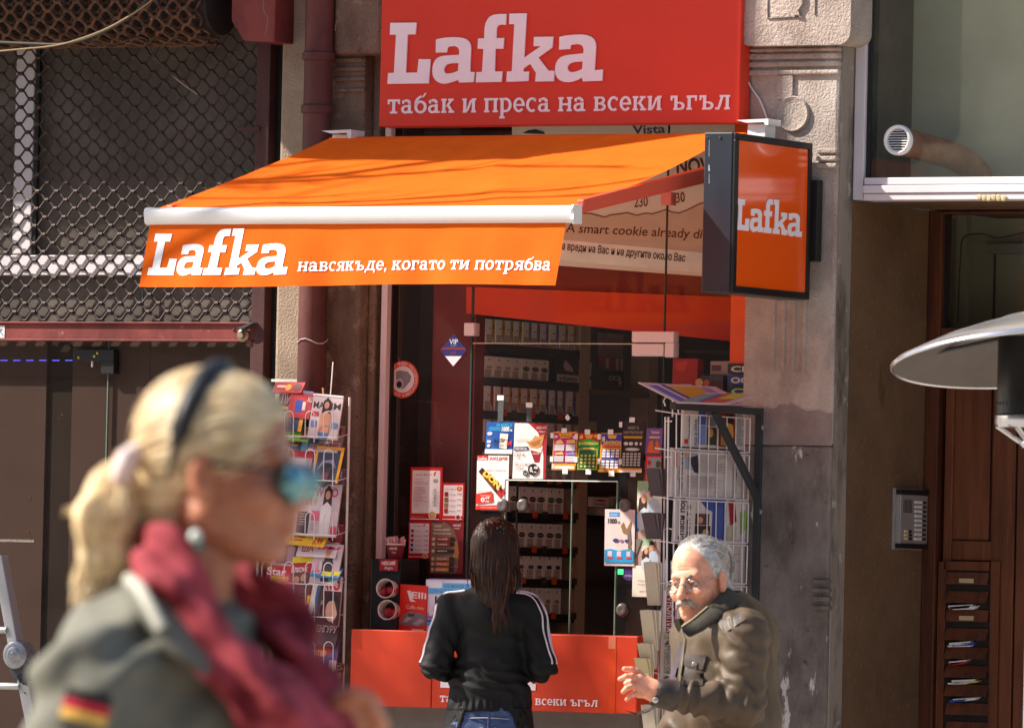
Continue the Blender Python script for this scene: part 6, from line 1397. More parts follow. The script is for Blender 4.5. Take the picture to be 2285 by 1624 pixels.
mag("bundle of slim magazine spines, yellow, red and grey, in the fifth row", 676, 1262, 712, 1370, [('r', 0, 0, .3, 1, (170, 40, 44)), ('r', .05, .1, .25, .3, (220, 180, 40)), ('r', .3, 0, .6, 1, (206, 200, 200)), ('r', .6, 0, .8, 1, (70, 90, 130)), ('r', .8, .0, 1, 1, (70, 50, 54)), ('r', .1, .6, .28, .8, (220, 170, 40))], tilt=0, skew=10, y=-.010)
mag("blue and yellow banner on top of the red teen magazine", 692, 1262, 756, 1284, [('r', .06, .25, .3, .75, (220, 206, 210)), ('r', .36, .2, .7, .9, (200, 190, 60)), ('r', .76, .3, .98, .8, (220, 200, 40)), ('t', .08, .7, .4, "БРАВО", .2, .02, (180, 50, 60))], base=(50, 120, 190), tilt=5, y=-.008)
mag("dark red teen magazine with a girl's face in the fifth row", 690, 1282, 756, 1392, [('t', .04, .27, .22, "BRAVO", .9, .05, (190, 36, 44)), ('r', .0, .30, 1, 1, (70, 20, 28)), ('e', .72, .70, .2, .22, (190, 140, 120)), ('p', [(.52, .55), (.6, .36), (.8, .32), (.95, .5), (.98, .9), (.9, .7), (.8, .5), (.66, .5)], (36, 24, 28)), ('t', .1, .48, .10, "Бела", .26, .02, (214, 200, 204)), ('t', .1, .58, .10, "Дона", .3, .02, (214, 200, 204))], base=(206, 180, 186), tilt=4, y=-.014, skew=-2)
mag("dark brown history magazine below the teen magazine", 684, 1384, 748, 1440, [('t', .08, .42, .26, "КЕНГУРУ", .84, .03, (206, 180, 186))], base=(80, 44, 46), tilt=3, skew=3)
mag("orange and purple magazine with a red slanted banner, sixth row", 682, 1420, 748, 1502, [('p', [(0, .35), (.7, .05), (.75, .4), (0, .75)], (206, 60, 30)), ('t', .1, .5, .14, "ГОТВЯ", .5, .03, (224, 180, 150)), ('p', [(.3, .9), (.9, .4), (1, .6), (.6, 1)], (96, 60, 130)), ('e', .8, .18, .1, .08, (226, 190, 40)), ('r', .75, .6, 1, .9, (190, 150, 150))], base=(110, 80, 120), tilt=3, y=-.004)
mag("green and white magazines at the left of the sixth row", 620, 1400, 684, 1500, [('r', .4, .3, .9, .55, (90, 150, 60)), ('r', .3, .6, .9, .8, (196, 190, 196)), ('r', .5, .0, .9, .25, (206, 120, 40))], base=(190, 180, 184), tilt=3)
mag("yellow and red cookery magazine in the lowest row of the rack", 664, 1496, 750, 1600, [('r', 0, 0, .3, .6, (220, 180, 50)), ('e', .68, .4, .24, .34, (170, 60, 40)), ('p', [(.5, .7), (.9, .55), (.95, .8), (.6, .9)], (110, 120, 50)), ('r', .2, .5, .4, .8, (214, 70, 30)), ('e', .3, .85, .16, .12, (206, 190, 120))], base=(180, 130, 120), tilt=2)
fillers = [(618, 880, 664, 972, (96, 40, 60), (220, 190, 190), "ЛИЦА", "plum magazine with white lettering half hidden in the top left pocket"),
 (652, 930, 700, 992, (60, 90, 120), (220, 200, 90), "АВТО", "blue motoring magazine with yellow lettering between the top pockets"),
 (706, 960, 752, 1010, (150, 120, 130), (120, 30, 50), "ДОМ", "dusty pink home magazine peeping out under the men's magazine"),
 (620, 1000, 668, 1086, (170, 60, 50), (230, 210, 150), "ТЕЛЕ", "brick red television guide in the second row"),
 (660, 1030, 700, 1094, (70, 80, 70), (210, 200, 190), "ЛОВ", "dark green hunting magazine beside the space cover"),
 (700, 1056, 752, 1100, (120, 100, 130), (230, 220, 230), "СТИЛ", "mauve style magazine between the space cover and the women's magazine"),
 (612, 1100, 660, 1196, (180, 140, 60), (120, 30, 30), "КУХНЯ", "mustard cookery magazine at the left of the third row"),
 (620, 1180, 668, 1240, (100, 60, 80), (220, 180, 200), "ЖЕНА", "wine coloured women's weekly under the third row"),
 (700, 1180, 750, 1226, (150, 60, 80), (230, 210, 210), "МОДА", "raspberry fashion magazine above the white one with magenta lettering"),
 (704, 1290, 752, 1312, (60, 60, 90), (210, 200, 210), "СПОРТ", "narrow navy sports magazine behind the teen magazine"),
 (616, 1320, 664, 1400, (130, 50, 60), (220, 200, 80), "ШОУ", "crimson show magazine with yellow lettering at the left of the fifth row"),
 (656, 1340, 694, 1412, (90, 100, 110), (220, 120, 60), "ТЕХНО", "steel grey technology magazine with orange lettering"),
 (640, 1470, 692, 1530, (120, 130, 70), (230, 220, 200), "ГРАДИНА", "olive gardening magazine near the bottom of the rack"),
 (700, 1488, 750, 1540, (150, 90, 60), (230, 210, 190), "ПЪТ", "tan travel magazine near the bottom right of the rack"),
 (612, 1500, 668, 1600, (90, 60, 100), (220, 190, 220), "ЗВЕЗДИ", "purple horoscope magazine in the lowest left pocket"),
 (690, 1010, 700, 1016, (90, 60, 100), (220, 190, 220), "", "")]
rf_ = random.Random(6)
for u0, v0, u1, v1, c1, c2_, t, l in fillers:
    if not l: continue
    it = [('r', 0, 0, 1, .04, tuple(min(255, k + 40) for k in c1)), ('t', .08, .26, .18, t, .82, .03, c2_)] + (figure(.55, .30, .7, tuple(min(255, k + 60) for k in c1)) if rf_.random() < .6 else [('p', [(.1, .9), (.2, .5), (.5, .36), (.85, .5), (.95, .92)], tuple(max(0, k - 30) for k in c1)), ('e', .5, .65, .2, .16, c2_)]) + lines(.05, .34, .5, .9, 5, c2_, .3, int(u0)) 
    mag(l, u0 - 6, v0 - 14, u1 + 6, v1 + 16, it, base=c1, tilt=rf_.uniform(1, 5), skew=rf_.uniform(0, 5), y=rf_.uniform(.022, .038))
b = MB(); b.box(P(612, 700, -.002).x, P(676, 700, -.002).x, -.014, -.0125, P(640, 852).z, P(640, 846).z, flat((214, 206, 200))); tag(b.build("paper_strip"), "thin white paper strip pasted across the pier above the magazines", "strip")

# ------------------------------------------------------------------ patio heater, ladder
CH = mat((206, 206, 210), rough=.18, metal=.85, var=.03)
cH = PD(2314, 800, 22.8)
hp = thing("patio_heater", "silver mushroom patio heater with a black burner under a domed reflector", "patio heater", (cH.x, cH.y, 0))
def zh_(v): return PD(2314, v, 22.8).z
fh = Vector((-sin(TH), cos(TH), 0))
axh = (Vector((0, 0, 1)) + fh * .165 - R0 * .085).normalized()
rim = .444; zr = zh_(792)
b = MB(); b.lathe((cH.x, cH.y, zr), [(.002, .128), (.06, .126), (.105, .116), (.13, .100), (.20, .088), (.30, .058), (.38, .026), (rim - .01, .004), (rim, -.004), (rim + .001, -.012), (rim - .004, -.016), (rim - .010, -.012)], CH, axis=axh, n=90, cap=False); rf = b.build("reflector", hp, smooth=50)
b = MB(); b.lathe((cH.x, cH.y, zr), [(rim - .010, -.012), (.378, .016), (.298, .048), (.198, .078), (.128, .090), (.002, .092)], mat((92, 84, 80), rough=.5, metal=.2, var=.1), axis=axh, n=90, cap=False); b.build("dark_underside", rf, smooth=50)  # the hood's underside shade is put into this dark grey
for a in range(3):
    b = MB(); q = a * 2.1 + 3.3
    b.tube([(cH.x + .33 * cos(q), cH.y + .33 * sin(q), zr + .02 - .33 * .165 * (cos(q) * fh.x + sin(q) * fh.y)), (cH.x + .09 * cos(q), cH.y + .09 * sin(q), zh_(752))], .006, STEEL, n=8); b.build("strut", hp)
b = MB(); b.lathe((cH.x, cH.y, 0), [(.120, zh_(752)), (.120, zh_(925))], mat((36, 34, 36), rough=.35, metal=.4, var=.15), n=48)
for i in range(44):
    a = 2 * pi * i / 44; b.lathe((cH.x + .1185 * cos(a), cH.y + .1185 * sin(a), zh_(902)), [(.005, 0), (.005, .003)], BLACK, axis=(cos(a), sin(a), 0), n=8)
b.build("burner", hp, smooth=40)
b = MB(); b.lathe((cH.x, cH.y, 0), [(.120, zh_(927)), (.124, zh_(930)), (.125, zh_(946)), (.120, zh_(955))], CH, n=48)
for i in range(6):
    a = 2 * pi * i / 6 + .45; b.tube([(cH.x + .118 * cos(a), cH.y + .118 * sin(a), zh_(952)), (cH.x + .045 * cos(a), cH.y + .045 * sin(a), zh_(988))], .007, CH, n=8)
b.lathe((cH.x, cH.y, 0), [(.05, zh_(985)), (.052, zh_(990)), (.04, zh_(1000))], CH, n=32); b.build("collar", hp, smooth=40)
b = MB(); b.tube([(cH.x, cH.y, .55), (cH.x, cH.y, zh_(996))], .022, CH, n=20); b.build("pole", hp, smooth=40)
b = MB(); b.lathe((cH.x, cH.y, 0), [(.24, .0), (.24, .06), (.20, .10), (.19, .5), (.12, .58), (.035, .6)], CH, n=40); b.build("base", hp, smooth=40)
ld = thing("ladder", "folding aluminium ladder with a round hinge leaning at the left edge", "ladder", (P(20, 1500, -.8).x, -.8, 0))
yl = -.85
def lp(u, v): return P(u, v, yl)
b = MB(); wq = Vector((.018, 0, .002)); 
def rail(mb, p0, p1, w, dpt=.05):
    d = (p1 - p0).normalized(); n = d.cross(Vector((0, 1, 0))).normalized() * w / 2
    o = Vector((0, dpt, 0)); mb.hexa([p0 - n, p0 + n, p0 + n + o, p0 - n + o, p1 - n, p1 + n, p1 + n + o, p1 - n + o], ALU)
rail(b, lp(-8, 1240), lp(30, 1450), .042); b.build("rail", ld, bevel=0.003)
b = MB(); pb_ = lp(46, 1500); pe = lp(74, 1640); dd = (pe - pb_).normalized(); rail(b, pb_, pb_ + dd * ((pb_.z - .0) / -dd.z), .046); b.build("rail", ld, bevel=0.003)
b = MB(); c = lp(37, 1460); b.lathe((c.x, yl - .01, c.z), [(.052, -.06), (.052, .004), (.044, .010), (.030, .010), (.022, .018), (.012, .018), (.010, .022), (0, .022)], mat((150, 152, 158), rough=.4, metal=.7, var=.15, scale=50), axis=(0, -1, 0), n=32, cap=False)
c2 = lp(30, 1500); b.prism([lp(18, 1440), lp(60, 1470), lp(62, 1530), lp(40, 1520), lp(22, 1500)], (0, .04, 0), STEEL); b.build("hinge", ld, smooth=40, bevel=.002)
b = MB()
for v in (1405, 1530, ): b.tube([lp(-120, v - 2), lp(44 if v > 1450 else 16, v)], .013, ALU, n=12)
b.build("rung", ld, smooth=40)
b = MB(); rail(b, lp(-190, 1250), lp(-180, 1450), .042); q0 = lp(-180, 1450); rail(b, q0, Vector((q0.x - .1, q0.y, 0)), .046); b.build("rail", ld)
b = MB()
for u, v in ((12, 1420), (18, 1436), (52, 1525), (56, 1545), (10, 1408)): c = lp(u, v); b.lathe((c.x, yl - .001, c.z), [(.003, 0), (.003, .002), (0, .002)], STEEL, axis=(0, -1, 0), n=8, cap=False)
b.build("rivet", ld)

# ------------------------------------------------------------------ bare street tree whose branches shade the awning
ALONG = SUN / -SUN.y
TT = Vector((-6.6, -3.7, 0))
tr = thing("street_tree", "bare street tree left of the shops, its thin branches shading the awning", "tree", TT)
BARK = layered((92, 78, 66), [((66, 54, 46), 6.0, .42, .62, (1, 1, .3))], rough=.95, bump=.6, bscale=40)
b = MB(); b.tube([TT, TT + Vector((.02, 0, 1.5)), TT + Vector((.08, .05, 3.2)), TT + Vector((.1, 0, 5.0)), TT + Vector((.2, .1, 6.6))], [.17, .14, .12, .09, .05], BARK, n=14); b.build("trunk", tr, smooth=60)
b = MB(); rt = random.Random(21); top_ = TT + Vector((.1, 0, 5.0))
def twig(p, d, l, r):
    pts = [p]; d = d.normalized()
    for k in range(4):
        d = (d + Vector((rt.uniform(-.2, .2), rt.uniform(-.2, .2), rt.uniform(-.15, .2)))).normalized(); p = p + d * l / 4; pts.append(p)
    b.tube(pts, [r, r * .9, r * .75, r * .55, r * .3], BARK, n=5)
XT0, XT1 = P(60, 1200, -.3).x, P(1360, 1500, -.3).x
for k in range(800):      # dense twigs added along the sun's rays to shade counter, magazines and boards
    a = rt.random() ** 1.25; x = XT0 + (XT1 - XT0) * a; z = rt.uniform(.70, 2.02)
    if k > 380: x = XT0 + (P(560, 900, -.3).x - XT0) * rt.random(); z = rt.uniform(1.2, 2.42)
    c = Vector((x, -.3, z)) + ALONG * rt.uniform(2.5, 3.7)
    d = Vector((rt.uniform(-1, 1), rt.uniform(-1, 1), rt.uniform(-.5, 1.0))); l = rt.uniform(.25, .8)
    twig(c - d.normalized() * l / 2, d, l, rt.uniform(.005, .016))
for k in range(16):       # limbs
    x = XT0 + (XT1 - XT0) * rt.uniform(.0, .8); z = rt.uniform(.9, 1.9); e = Vector((x, -.3, z)) + ALONG * rt.uniform(2.6, 3.6); m_ = (top_ + e) / 2 + Vector((rt.uniform(-.2, .2), rt.uniform(-.2, .2), .25))
    b.tube([top_ - Vector((0, 0, rt.uniform(0, 1.2))), m_, e], [.045, .028, .012], BARK, n=7)
pa, pb_, pc_ = Vector((XA0, YA, ZA)), Vector((XA1, YA, ZA)), Vector((XA0, YB, ZB1)); pn = (pb_ - pa).cross(pc_ - pa).normalized()
def on_awning(u, v):
    d = ray(u, v); return CP + d * ((pa - CP).dot(pn) / d.dot(pn))
for pts, t, r in ((((480, 405), (560, 392), (749, 374), (900, 354), (1010, 344)), 2.3, .026), (((380, 466), (560, 446), (750, 439), (900, 430), (1050, 420), (1249, 408), (1430, 386)), 2.5, .020), (((860, 372), (980, 364), (1166, 358), (1382, 361)), 2.4, .016), (((420, 436), (600, 428), (740, 423)), 2.6, .013), (((1000, 440), (1150, 428), (1330, 424)), 2.7, .018), (((560, 372), (700, 352), (860, 345)), 2.5, .016), (((640, 560), (760, 520), (900, 512)), 2.6, .012), (((1140, 560), (1210, 520), (1250, 505)), 2.3, .026), (((960, 640), (1010, 570), (1060, 505)), 2.6, .014)):
    q = [on_awning(u, v) + ALONG * (t * .72 + .08 * sin(3.0 * i)) for i, (u, v) in enumerate(pts)]
    m_ = (top_ + q[0]) / 2 + Vector((0, 0, .2))
    b.tube([top_ + Vector((.05, .05, rt.uniform(0, 1)))] + [m_] + q, [r * 1.8, r * 1.5] + [r * (1.2 - .5 * i / len(q)) for i in range(len(q))], BARK, n=7)
    for i in range(len(q) - 1): twig((q[i] + q[i + 1]) / 2, (q[i + 1] - q[i]).normalized() + Vector((0, .0, .25)), rt.uniform(.3, .6), r * .5)
b.build("branches", tr, smooth=60)
# ------------------------------------------------------------------ people: smooth blended volumes turned into single skins
def rc(p, a, b, ra, rb):
    a = np.asarray(a, np.float32); b = np.asarray(b, np.float32); ba = b - a; pa = p - a
    t = np.clip((pa @ ba) / max(float(ba @ ba), 1e-9), 0, 1)
    return np.linalg.norm(pa - t[:, None] * ba, axis=1) - (ra + (rb - ra) * t)
def el(p, c, r, R=None):
    q = p - np.asarray(c, np.float32)
    if R is not None: q = q @ R
    r = np.asarray(r, np.float32)
    k0 = np.linalg.norm(q / r, axis=1); k1 = np.linalg.norm(q / (r * r), axis=1) + 1e-9
    return k0 * (k0 - 1) / k1
def sm(a, b, k):
    h = np.clip(.5 + .5 * (b - a) / k, 0, 1); return b + (a - b) * h - k * h * (1 - h)
def su(a, b, k): return -sm(-a, b, k)            # a with b carved out
def un(ds, k):
    d = ds[0]
    for e in ds[1:]: d = sm(d, e, k)
    return d
def chain(p, pts, rs, k=.01):
    return un([rc(p, pts[i], pts[i + 1], rs[i], rs[i + 1]) for i in range(len(pts) - 1)], k)
def nets(fn, lo, hi, h):
    lo = np.asarray(lo, np.float32); n = np.ceil((np.asarray(hi) - lo) / h).astype(int) + 1
    g = np.stack(np.meshgrid(*[lo[i] + h * np.arange(n[i], dtype=np.float32) for i in range(3)], indexing='ij'), -1)
    v = np.empty(n[0] * n[1] * n[2], np.float32); f = g.reshape(-1, 3)
    for s in range(0, len(f), 400000): v[s:s + 400000] = fn(f[s:s + 400000])
    v = v.reshape(n); s = v < 0
    cor = [(a, b, c) for a in (0, 1) for b in (0, 1) for c in (0, 1)]
    sl = lambda A, o: A[o[0]:n[0] - 1 + o[0], o[1]:n[1] - 1 + o[1], o[2]:n[2] - 1 + o[2]]
    cnt = sum(sl(s, o).astype(np.int8) for o in cor); mix = (cnt > 0) & (cnt < 8)
    cells = np.argwhere(mix); idx = -np.ones(mix.shape, int); idx[mix] = np.arange(len(cells))
    acc = np.zeros((len(cells), 3)); num = np.zeros(len(cells))
    for a in cor:
        for ax in range(3):
            if a[ax]: continue
            b = list(a); b[ax] = 1
            va = v[cells[:, 0] + a[0], cells[:, 1] + a[1], cells[:, 2] + a[2]]; vb = v[cells[:, 0] + b[0], cells[:, 1] + b[1], cells[:, 2] + b[2]]
            m = (va < 0) != (vb < 0); t = np.where(m, va / np.where(m, va - vb, 1), 0)
            p = np.tile(np.array(a, float), (len(cells), 1)); p[:, ax] += t
            acc[m] += p[m]; num[m] += 1
    vs = lo + h * (cells + acc / num[:, None])
    fs = []
    for ax in range(3):
        o1, o2 = (ax + 1) % 3, (ax + 2) % 3
        A = np.moveaxis(s, ax, 0); d = A[:-1] != A[1:]
        D = np.moveaxis(d, 0, ax); S0 = np.moveaxis(A[:-1], 0, ax)
        e = np.argwhere(D); e = e[(e[:, o1] > 0) & (e[:, o2] > 0) & (e[:, o1] < n[o1] - 1) & (e[:, o2] < n[o2] - 1)]
        def cid(d1, d2):
            q = e.copy(); q[:, o1] += d1; q[:, o2] += d2; return idx[q[:, 0], q[:, 1], q[:, 2]]
        q = np.stack([cid(-1, -1), cid(0, -1), cid(0, 0), cid(-1, 0)], 1)
        ins = S0[e[:, 0], e[:, 1], e[:, 2]]; q[~ins] = q[~ins][:, ::-1]
        fs.append(q[(q >= 0).all(1)])
    return vs, np.concatenate(fs)
def vnormals(v, f):
    a, b, c, d = (v[f[:, i]] for i in range(4)); n = np.cross(c - a, d - b); o = np.zeros_like(v)
    for i in range(4): np.add.at(o, f[:, i], n)
    return o / (np.linalg.norm(o, axis=1)[:, None] + 1e-12)
EX, EY = np.array(R0), np.array((-sin(TH), cos(TH), 0.0))
class Person:
    """a frame standing on the ground: x to the right as seen, y away, z up"""
    def __init__(s, u, dep, label):
        q = PD(u, 1318, dep); s.O = np.array((q.x, q.y, 0.0)); s.dep = dep; s.label = label
    def L(s, u, v, dy=0.0):
        q = np.array(PD(u, v, s.dep + dy)) - s.O; return np.array((q @ EX, q @ EY, q[2]), np.float32)
    def W(s, v): v = np.asarray(v, float); return s.O + v[:, :1] * EX + v[:, 1:2] * EY + v[:, 2:3] * np.array((0, 0, 1.0))
    def w1(s, v): return Vector(s.W(np.asarray([v]))[0])
    def px(s, v):                                   # where a local point falls in the view
        q = s.W(v) - np.array(CP); d = q @ np.array(FW); return UC + FPX * (q @ np.array(CR)) / d, VC - FPX * (q @ np.array(CU)) / d
    def add(s, mb, vf, m): mb.add(s.W(vf[0]).tolist(), vf[1].tolist(), m)
def patch(vf, sel, off):
    """the part of a skin picked out by SEL (bool per vertex), lifted a little: sewn-on pieces"""
    v, f = vf; k = sel[f].all(1); f2 = f[k]; u = np.unique(f2); mp = -np.ones(len(v), int); mp[u] = np.arange(len(u))
    nv = vnormals(v, f)[u]; top = v[u] + nv * off; low = v[u] - nv * .002
    F = mp[f2]; ed = {}
    for q in F:
        for i in range(4):
            a, b = q[i], q[(i + 1) % 4]; ed[(a, b)] = 1
    side = [(b, a, a + len(u), b + len(u)) for a, b in ed if (b, a) not in ed]
    side = [(a, b, c, d) for (b, a, d, c) in [(x[0], x[1], x[3], x[2]) for x in side]]
    return np.concatenate([top, low]), np.concatenate([F, np.array(side).reshape(-1, 4)]) if side else F
def inpoly(u, v, poly):
    r = np.zeros(len(u), bool); n = len(poly)
    for i in range(n):
        (x0, y0), (x1, y1) = poly[i], poly[(i + 1) % n]
        c = ((y0 > v) != (y1 > v)) & (u < (x1 - x0) * (v - y0) / ((y1 - y0) or 1e-9) + x0); r ^= c
    return r
def nz(v, sc, seed=0.0, oct_=2):
    o = np.empty(len(v))
    for i, q in enumerate(v): o[i] = noise.fractal(Vector((q[0] * sc[0] + seed, q[1] * sc[1], q[2] * sc[2])), 1.0, 2.0, oct_)
    return o
def headR(fwd, pitch=0.0, roll=0.0):
    f = np.asarray(fwd, float); f = f / np.linalg.norm(f); l = np.cross((0, 0, 1.0), f); u = np.array((0, 0, 1.0))
    f2 = f * cos(pitch) - u * sin(pitch); u2 = u * cos(pitch) + f * sin(pitch)
    l3 = l * cos(roll) + u2 * sin(roll); u3 = u2 * cos(roll) - l * sin(roll)
    return np.stack([f2, l3, u3], 1).astype(np.float32)
def head_sdf(q, male=True, ears=(1, -1), s=1.0, nb=-.050):
    q = q / s
    d = sm(el(q, (-.016, 0, .042), (.098, .075, .084)), el(q, (.022, 0, -.03), (.070, .060, .082)), .03)
    jw = .052 if male else .046
    d = un([d] + [rc(q, (-.012, e * jw, -.055), (.058, e * .018, -.094), .020, .020) for e in (1, -1)], .022)
    d = sm(d, el(q, (.066, 0, -.094), (.022, .020, .018)), .014)
    d = sm(d, rc(q, (.074, -.034, .022), (.074, .034, .022), .013 if male else .009, .013 if male else .009), .014)
    d = un([d] + [el(q, (.055, e * .042, -.028), (.030, .024, .024)) for e in (1, -1)], .018)
    for e in (1, -1): d = su(d, el(q, (.093, e * .031, .001), (.015, .019, .012)), .012)
    d = sm(d, rc(q, (.084, 0, .012), (.116 if male else .104, 0, -.033), .008, .0135 if male else .009), .010)
    d = un([d] + [el(q, (.096, e * (.0135 if male else .0115), -.038), (.012, .0095, .009)) for e in (1, -1)], .006)
    d = sm(d, el(q, (.080, 0, -.055), (.018, .026, .016)), .012)
    d = sm(d, el(q, (.090, 0, -.0635), (.010, .022, .0055)), .005); d = sm(d, el(q, (.088, 0, -.0745), (.010, .019, .0065)), .005)
    d = su(d, rc(q, (.099, -.022, -.069), (.099, .022, -.069), .0018, .0018), .003)
    if male:
        for e in (1, -1): d = su(d, rc(q, (.099, e * .019, -.040), (.082, e * .036, -.072), .0030, .0022), .005)
        for z in (.040, .050, .060): d = su(d, rc(q, (.083, -.035, z), (.083, .035, z), .0016, .0016), .004)
    d = sm(d, rc(q, (-.026, 0, -.05), (nb, 0, -.19), .056 if male else .046, .058 if male else .046), .02)
    for e in ears:
        er = un([el(q, (-.008, e * .080, -.004), (.018, .009, .032)), el(q, (-.002, e * .078, -.030), (.010, .008, .012))], .006)
        er = su(er, el(q, (-.001, e * .089, -.002), (.010, .008, .020)), .005)
        d = sm(d, er, .007)
    return d * s
def hand_sdf(p, wrist, digits, r=.0085, wr=.025):
    """digits: list of joint chains (knuckle .. tip); the palm spans wrist and knuckles"""
    d = None
    for i, c in enumerate(digits):
        k = i == 0
        pal = rc(p, wrist, c[0], wr * .82, .0145 if not k else .013)
        d = pal if d is None else sm(d, pal, .014)
    for i, c in enumerate(digits):
        rr = r * (1.12 if i == 0 else (1.0, 1.04, 1.0, .86)[(i - 1) % 4])
        f = un([rc(p, c[j], c[j + 1], rr * (1.1 - .09 * j), rr * (1.02 - .10 * j)) for j in range(len(c) - 1)], .004)
        d = sm(d, f, .0022)
    return d
def skin_mat(c, c2, sss=.25, rough=.5):
    m = mat(c, rough=rough, c2=c2, var=.08, scale=60, bump=.15, bscale=500, bdist=.002, spec=.35, detail=6).copy()
    b = m.node_tree.nodes['Principled BSDF']; b.inputs['Subsurface Weight'].default_value = sss; b.inputs['Subsurface Radius'].default_value = (1, .35, .2); b.inputs['Subsurface Scale'].default_value = .012 if sss < .3 else .03
    return m
def ell_strands(mb, pr, R, c, rad, starts, flow, length, n, r, m, rnd, lift=.002, jit=.15, steps=7):
    """hair strands that run over an ellipsoid"""
    c = np.asarray(c); rad = np.asarray(rad)
    for k in range(n):
        q = starts(rnd); q = q / np.linalg.norm(q / rad); pts = []; L_ = length * rnd.uniform(.7, 1.15); off = lift * rnd.uniform(.3, 2.2); j = np.array([rnd.uniform(-jit, jit) for _ in range(3)])
        for s_ in range(steps + 1):
            nn = q / (rad * rad); nn = nn / np.linalg.norm(nn); pts.append(q + nn * off)
            f = np.asarray(flow(q)) + j; f = f - nn * (f @ nn); f = f / (np.linalg.norm(f) + 1e-9)
            q = q + f * L_ / steps; q = q / np.linalg.norm(q / rad)
        P3 = [np.asarray(c) + R @ p for p in pts]; rr = r * rnd.uniform(.7, 1.2)
        mb.tube([pr.w1(p) for p in P3], [rr * (1.0 if i < steps - 1 else .4) for i in range(steps + 1)], m, n=4)

# ================================================================== the old man
mn = Person(1600, 22.7, "man"); L = mn.L
f_ = radians(31); hR = headR((-sin(f_), -cos(f_), 0), pitch=radians(7), roll=radians(5))
hc = L(1558, 1295, 0.0)
SKM = skin_mat((222, 148, 118), (234, 170, 140)); 
wristM = L(1462, 1541, -.24)
def J(u, v, dy): return L(u, v, dy)
digM = [[J(1440, 1512, -.225), J(1420, 1497, -.235), J(1408, 1493, -.245), J(1393, 1491.5, -.25)],
        [J(1426, 1514, -.250), J(1410, 1507, -.268), J(1396, 1508, -.272), J(1383, 1514, -.268)],
        [J(1424, 1522, -.254), J(1410, 1519, -.255), J(1402, 1520, -.246), J(1396, 1523, -.236)],
        [J(1424, 1532, -.256), J(1408, 1530, -.276), J(1398, 1534, -.280), J(1390, 1542.5, -.276)],
        [J(1427, 1545, -.252), J(1414, 1547, -.268), J(1405, 1552, -.272), J(1398, 1559.5, -.268)]]
def man_head(p): return head_sdf((p - hc) @ hR)
def man_hand(p):
    d = hand_sdf(p, wristM, digM, r=.0086, wr=.028); d = sm(d, rc(p, wristM, L(1500, 1553, -.235), .026, .032), .02)
    for c in digM[1:]: d = sm(d, el(p, c[0], (.0115, .0115, .0115)), .008)
    return d
sN, sF = L(1662, 1415, -.13), L(1552, 1420, .16)
eN, wN = L(1655, 1572, -.16), L(1470, 1546, -.235)
eF, wF = L(1535, 1600, .10), L(1478, 1650, -.04)
TQ = np.array((1, 1, 1), np.float32)
def man_torso(p, g=0.0):
    return un([rc(p, L(1622, 1440, .03), L(1618, 1600, .02), .142 + g, .160 + g), rc(p, L(1618, 1600, .02), L(1622, 1730, .02), .160 + g, .155 + g),
               rc(p, sN + np.array((-.03, .04, 0)), sF, .070 + g, .066 + g), el(p, L(1672, 1420, .06), (.085 + g, .11 + g, .10 + g)), rc(p, L(1630, 1372, .02), L(1635, 1420, .03), .072 + g, .09 + g)], .05)
wF2 = wF + (wF - eF) / np.linalg.norm(wF - eF) * .02
fd = (wF - eF) / np.linalg.norm(wF - eF)
digF = [[wF2 + fd * .03 + np.array((0, .0, .022)), wF2 + fd * .055 + np.array((.0, -.012, .026)), wF2 + fd * .08 + np.array((0, -.018, .018))]] + [[wF2 + fd * .082 + np.array((0, 0, .018 - .013 * k)), wF2 + fd * (.112 + .004 * (k == 1)) + np.array((.004, -.006, .012 - .014 * k)), wF2 + fd * .128 + np.array((.012, -.016, .0 - .014 * k)), wF2 + fd * .126 + np.array((.024, -.024, -.012 - .013 * k))] for k in range(4)]
def man_body(p):
    d = un([man_torso(p, -.02), rc(p, sN, eN, .045, .038), rc(p, eN, wN, .038, .026), rc(p, sF, eF, .045, .038), rc(p, eF, wF, .038, .024), rc(p, L(1585, 1330, .01), L(1630, 1400, .03), .05, .06)], .03)
    for y in (-.09, .10): d = sm(d, chain(p, [L(1622, 1730, .02 + y), np.array((L(1622, 1730)[0] - .03, y, .48)), np.array((L(1622, 1730)[0] + .02, y, .08))], [.08, .055, .042]), .03)
    return d
parts = [nets(man_head, hc - np.array((.17, .17, .22)), hc + np.array((.17, .17, .16)), .0026), nets(man_hand, wristM - np.array((.14, .09, .07)), wristM + np.array((.09, .07, .08)), .0022), nets(man_body, (-.3, -.35, .02), (.3, .35, 1.45), .016), nets(lambda p: sm(hand_sdf(p, wF2, digF, r=.0092, wr=.027), rc(p, wF2, wF - fd * .04, .026, .028), .01), wF2 - np.array((.2, .12, .12)), wF2 + np.array((.1, .1, .1)), .003)]
b = MB()
for vf in parts: mn.add(b, vf, SKM)
man = b.build("person", smooth=180, loc=mn.O)
tag(man, "old man with white hair, glasses and moustache in an olive brown jacket, gesturing", "person")
